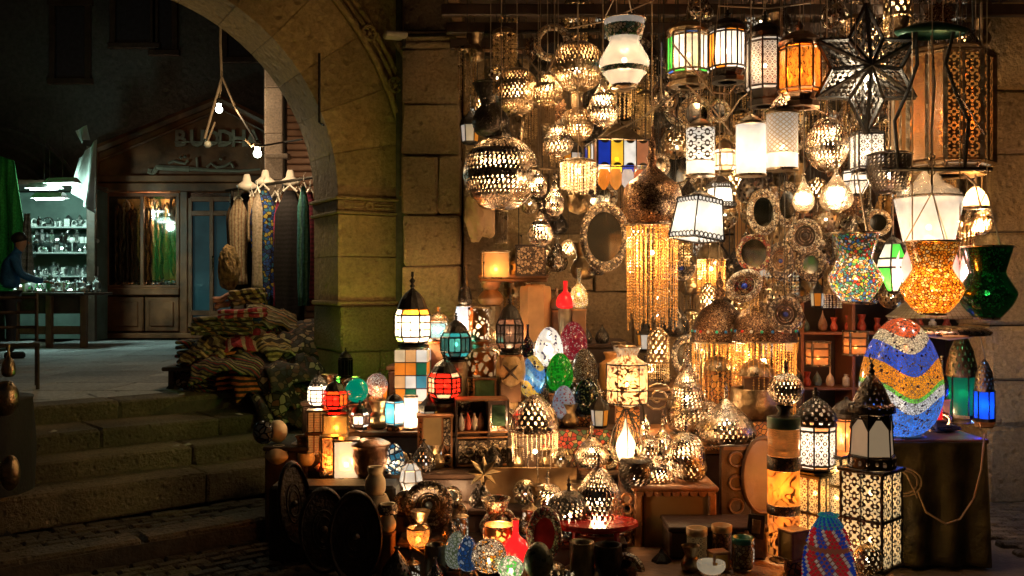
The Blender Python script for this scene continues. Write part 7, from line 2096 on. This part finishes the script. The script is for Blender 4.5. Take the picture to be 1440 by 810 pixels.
def b_cyl(t): MB().lathe([(.05, 0), (.05, .15)], 16).build('shade', carl, t, True); MB().lathe([(.055, .15), (.056, .16), (.02, .18), (.01, .2)], 12).build('cap', brass, t)
def b_pot(t): MB().lathe([(.001, 0)] + smoothprof('vase', .075, .2, 14), 16).build('body', oldbrass, t, True)
def b_bead(t): strands(MB(), .05, .05, .3, 0, 12, .006, .018, jit=.3).build('bead_strands', brassb, t, kind='stuff'); MB().lathe([(.06, .3), (.05, .32), (.01, .34)], 12).build('cap', brass, t)
def b_mir(t):
    MB().ring((0, 0, .1), .075, .02, 20, 6, plane='XZ').build('frame', mop, t)
    MB().add([(0, -.004, .1)] + [(.062 * math.cos(k * PI / 10), -.003, .1 + .062 * math.sin(k * PI / 10)) for k in range(20)], [(0, 1 + k, 1 + (k + 1) % 20) for k in range(20)]).build('mirror_glass', mir, t)
def b_cag(t):
    fr = MB()
    for k in range(6):
        a, b = k * PI / 3, (k + 1) * PI / 3
        fr.tube([(.06 * math.cos(a), .06 * math.sin(a), .02), (.07 * math.cos(a), .07 * math.sin(a), .14)], .004, 4)
        MB().add([(.058 * math.cos(a), .058 * math.sin(a), .02), (.058 * math.cos(b), .058 * math.sin(b), .02), (.068 * math.cos(b), .068 * math.sin(b), .14), (.068 * math.cos(a), .068 * math.sin(a), .14)], [(0, 1, 2, 3)]).build('pane', glow_glass((WH, CR, OR)[k % 3], .9), t)
    fr.build('frame', iron, t); MB().lathe([(.05, 0), (.065, .02)], 6).build('base', iron, t); MB().lathe([(.08, .14), (.07, .18), (.02, .23), (.005, .26)], 6).build('dome', iron, t)
mk('small pierced brass ball lantern in the tangle at the back', 'lantern', 'small_ball_lantern', b_ball, .19, 1)
mk('small silver pierced drop in the tangle at the back', 'lantern', 'small_drop_lantern', b_drop, .2)
mk('small black pierced lantern in the tangle at the back', 'lantern', 'small_dark_lantern', b_dark, .2)
mk('little cream carved cylinder lamp in the tangle at the back', 'lamp', 'small_cylinder_lamp', b_cyl, .19)
mk('old brass pot hanging in the tangle at the back', 'pot', 'hanging_pot', b_pot, .2)
mk('brass bead tassel hanging in the tangle at the back', 'tassel', 'bead_tassel', b_bead, .33)
mk('small round pearl-framed mirror in the tangle at the back', 'mirror', 'small_mirror', b_mir, .18)
mk('little caged lantern with mixed glass in the tangle at the back', 'lantern', 'small_caged_lantern', b_cag, .25)
def b_rose(t):
    MB().add([(0, -.02, .11)] + [((.11 if q % 2 else .085) * math.cos(q * PI / 16), 0, .11 + (.11 if q % 2 else .085) * math.sin(q * PI / 16)) for q in range(32)] + [(0, .01, .11)], [(0, 1 + q, 1 + (q + 1) % 32) for q in range(32)] + [(33, 1 + (q + 1) % 32, 1 + q) for q in range(32)]).build('disc', embossed, t)
    MB().ring((0, -.014, .11), .05, .008, 18, 5, plane='XZ').sphere((0, -.022, .11), .018, 8, 6).build('boss', silver, t, True)
def b_flat(t): pierced([(.07, 0), (.075, .02), (.075, .17), (.06, .2), (.02, .24)], 12, 9, .6, .003).build('shell', oldbrass, t); strands(MB(), .07, .07, 0, -.12, 16, .005, .014).build('bead_fringe', brassb, t, kind='stuff')
mk('embossed copper wall disc in the tangle at the back', 'disc', 'copper_disc', b_rose, .2)
mk('pierced brass drum lantern with bead fringe in the tangle at the back', 'lantern', 'fringed_drum_lantern', b_flat, .24, 1)
nf = 0
cells = []
for gy in range(17):
    for gx in range(28):
        cells.append((664 + gx * 26 + (gy % 2) * 13, 36 + gy * 30))
LM = [(690, 150, 'the black vase lantern'), (727, 125, 'the fringed globe'), (812, 90, 'the top brass globe'), (878, 75, 'the white vase lantern'), (705, 243, 'the very large globe'), (765, 300, 'the silver teardrops'), (813, 250, 'the pale bead chandelier'),
      (867, 220, 'the coloured tile lantern'), (917, 270, 'the copper bulb chandelier'), (917, 400, 'the long amber bead skirt'), (968, 75, 'the green paned lantern'), (1023, 70, 'the orange and white lantern'), (1076, 85, 'the filigree dome lantern'), (1125, 95, 'the orange paned lantern'),
      (985, 212, 'the black lattice cylinder'), (1056, 210, 'the plain white cylinder'), (1100, 200, 'the fine mesh cylinder'), (980, 310, 'the tilted white panel lantern'), (1163, 205, 'the silver bulb globe'), (1218, 97, 'the star lantern'), (1176, 270, 'the glass drops'), (1219, 212, 'the filigree box'), (1320, 150, 'the huge brass lantern'),
      (1203, 375, 'the multicoloured mosaic'), (1311, 390, 'the amber mosaic'), (1388, 397, 'the green hourglass'), (1073, 298, 'the crescent mirror'), (1132, 332, 'the pearl flower plate'), (1060, 356, 'the red rimmed mirror'), (1104, 442, 'the blue centred mirror'), (850, 333, 'the oval mirror'), (697, 373, 'the parchment lamp'), (1012, 460, 'the left copper dome'), (1074, 460, 'the right copper dome'), (800, 470, 'the egg cluster'), (882, 520, 'the cream jar lantern'), (965, 550, 'the tall silver cone'), (1250, 245, 'the black pierced bowl')]
RN.shuffle(cells)
for (px, py) in cells:
    px += RN.uniform(-12, 12); py += RN.uniform(-14, 14)
    if px > 1385: continue
    if py > 230 and px < 880 and RN.random() < .66: continue
    if py > 420 and px < 900: continue
    if py > 440 and px > 1120: continue
    if py < 75 and px < 780: continue
    if RN.random() < .08: continue
    k = kinds[RN.choice((0, 0, 1, 1, 1, 2, 2, 3, 4, 4, 5, 5, 5, 6, 6, 7, 8, 8, 9))]
    d = RN.choice((RN.uniform(6.6, 7.2), RN.uniform(7.3, 7.8), RN.uniform(7.8, 8.3)))
    if px > 1110 and py > 290: d = RN.uniform(6.6, 7.4)
    loc = W(px, py, d)
    sc = RN.choice((RN.uniform(.75, 1.1), RN.uniform(1.0, 1.75)))
    zone = min(LM, key=lambda q: (q[0] - px) ** 2 + (q[1] - py) ** 2)[2]
    lb = k[1].replace('in the tangle at the back', 'hanging behind ' + zone).replace('hanging hanging', 'hanging')
    if k[2] == 'pot': lb = 'old brass pot hanging behind ' + zone
    if k[2] == 'tassel': lb = 'brass bead tassel hanging behind ' + zone
    if not k[5]:
        t = k[0]; t.location = loc; t.rotation_euler = (0, 0, RN.uniform(0, 1)); t.scale = (sc,) * 3; k[5] = True; t['label'] = lb
        t['group'] = k[0].name + ' behind ' + zone; k.append(list(t.children))
    else:
        src = k[0]; t = src.copy(); COL.objects.link(t); t.location = loc; t.scale = (sc,) * 3
        for c_ in k[6]:
            q_ = c_.copy(); COL.objects.link(q_); q_.parent = t
        t.rotation_euler = (0, 0, RN.uniform(-.5, .5) if 'mirror' in k[1] else RN.uniform(0, 3))
        t['label'] = lb; t['group'] = k[0].name + ' behind ' + zone
    fcord(t, k[3] * sc / sc, d)
    if k[4] and RN.random() < .45: lamp(t, (0, 0, .09), 2.0, (1, .7, .4), .025)
    nf += 1
# small goods standing on every display step
spots = []
for i, (y0, z, a, b) in enumerate(tiers):
    n = (8, 8, 9, 10, 9, 7, 8)[i]
    for q in range(n):
        d = y0 + RN.uniform(.04, .2); spots.append((a + 15 + (b - a - 30) * (q + RN.random()) / n, d, z + .001, labs[i] + ' display step'))
for q in range(9): spots.append((RN.uniform(905, 1075), RN.uniform(6.3, 7.2), .661, 'rear display table'))
for q in range(9): spots.append((RN.uniform(900, 1120), RN.uniform(7.5, 8.1), .951, 'high rear shelf'))
for q in range(8): spots.append((RN.uniform(960, 1240), RN.uniform(5.2, 5.7), .131, 'front plank platform'))
for q in range(9): spots.append((RN.uniform(1290, 1380), RN.uniform(6.1, 7.2), .801, 'tall cloth covered table'))
for q in (0, 1, 2, 8.6, 9.6, 10.6, 11.6, 12.6, 13.6, 14.6): spots.append((560 + q * 25 + RN.uniform(-8, 8), RN.uniform(5.2, 5.5), .001, 'ground before the lowest step'))
for q in range(4): spots.append((RN.uniform(895, 1000), RN.uniform(5.83, 6.2), .509, 'carved orange table'))
short = {'small_ball_lantern': 'small pierced brass ball lantern', 'small_drop_lantern': 'small silver pierced drop', 'small_dark_lantern': 'small black pierced lantern', 'small_cylinder_lamp': 'little cream carved cylinder lamp', 'hanging_pot': 'little old brass pot', 'small_mirror': 'small round pearl-framed mirror', 'small_caged_lantern': 'little caged lantern with mixed glass'}
for (px, d, z, where) in spots:
    k = RN.choice([q for q in kinds if q[0].name in short and q[5]])
    src = k[0]; t = src.copy(); COL.objects.link(t); t.location = (W(px, 0, d).x, d, z); sc = RN.uniform(.6, 1.05) * (1.2 if z < .01 else 1); t.scale = (sc,) * 3
    for c_ in k[6]:
        q_ = c_.copy(); COL.objects.link(q_); q_.parent = t
    t.rotation_euler = (0, 0, RN.uniform(-.5, .5)); nm_ = short[src.name]
    t['label'] = nm_ + ' standing on the ' + where; t['group'] = nm_.split(' with')[0] + ' repeats on the ' + where
    if RN.random() < .25: lamp(t, (0, 0, .09), 1.2, (1, .6, .3), .025)
# tangled pale flexes between the lanterns
tang = [((840, 195), (905, 165), (955, 128)), ((945, 60), (985, 110), (1005, 135)), ((1000, 130), (1025, 132), (1045, 105)), ((905, 165), (930, 140), (930, 60)), ((800, 40), (850, 30), (920, 0)), ((965, 120), (1000, 150), (1030, 190)),
        ((1110, 160), (1140, 150), (1160, 160)), ((1020, 170), (1040, 140), (1060, 125)), ((740, 80), (765, 110), (790, 60)), ((1280, 320), (1290, 250), (1340, 240)), ((1350, 240), (1372, 260), (1385, 320)), ((1215, 330), (1260, 345), (1300, 340)), ((1010, 8), (1080, 12), (1140, 4)), ((1340, 120), (1360, 150), (1385, 190))]
words = ['upper left', 'upper centre', 'dome lamp', 'long vertical', 'white vase', 'lattice lamp', 'mesh lamp', 'short loop', 'left globe', 'cone shade', 'pillar side', 'mosaic side', 'top edge', 'iron cage']
for i, p in enumerate(tang):
    d = 5.9 + (i % 4) * .15
    cable([W(x, y, d) for x, y in p], .006, 'thin pale flex sagging among the lanterns near the ' + words[i])
# floodlight fixture on the pilaster
ff = thing('flood_fitting', 'small pale unlit floodlight fitting on top of the corner column', 'light fitting', W(556, 50, 8.25), .3)
MB().box((0, 0, 0), (.2, .16, .05), .015).build('housing', M('cream_fitting', (.4, .32, .22), .5), ff); MB().box((.08, .05, -.05), (.03, .1, .1), .004).build('bracket', iron, ff)
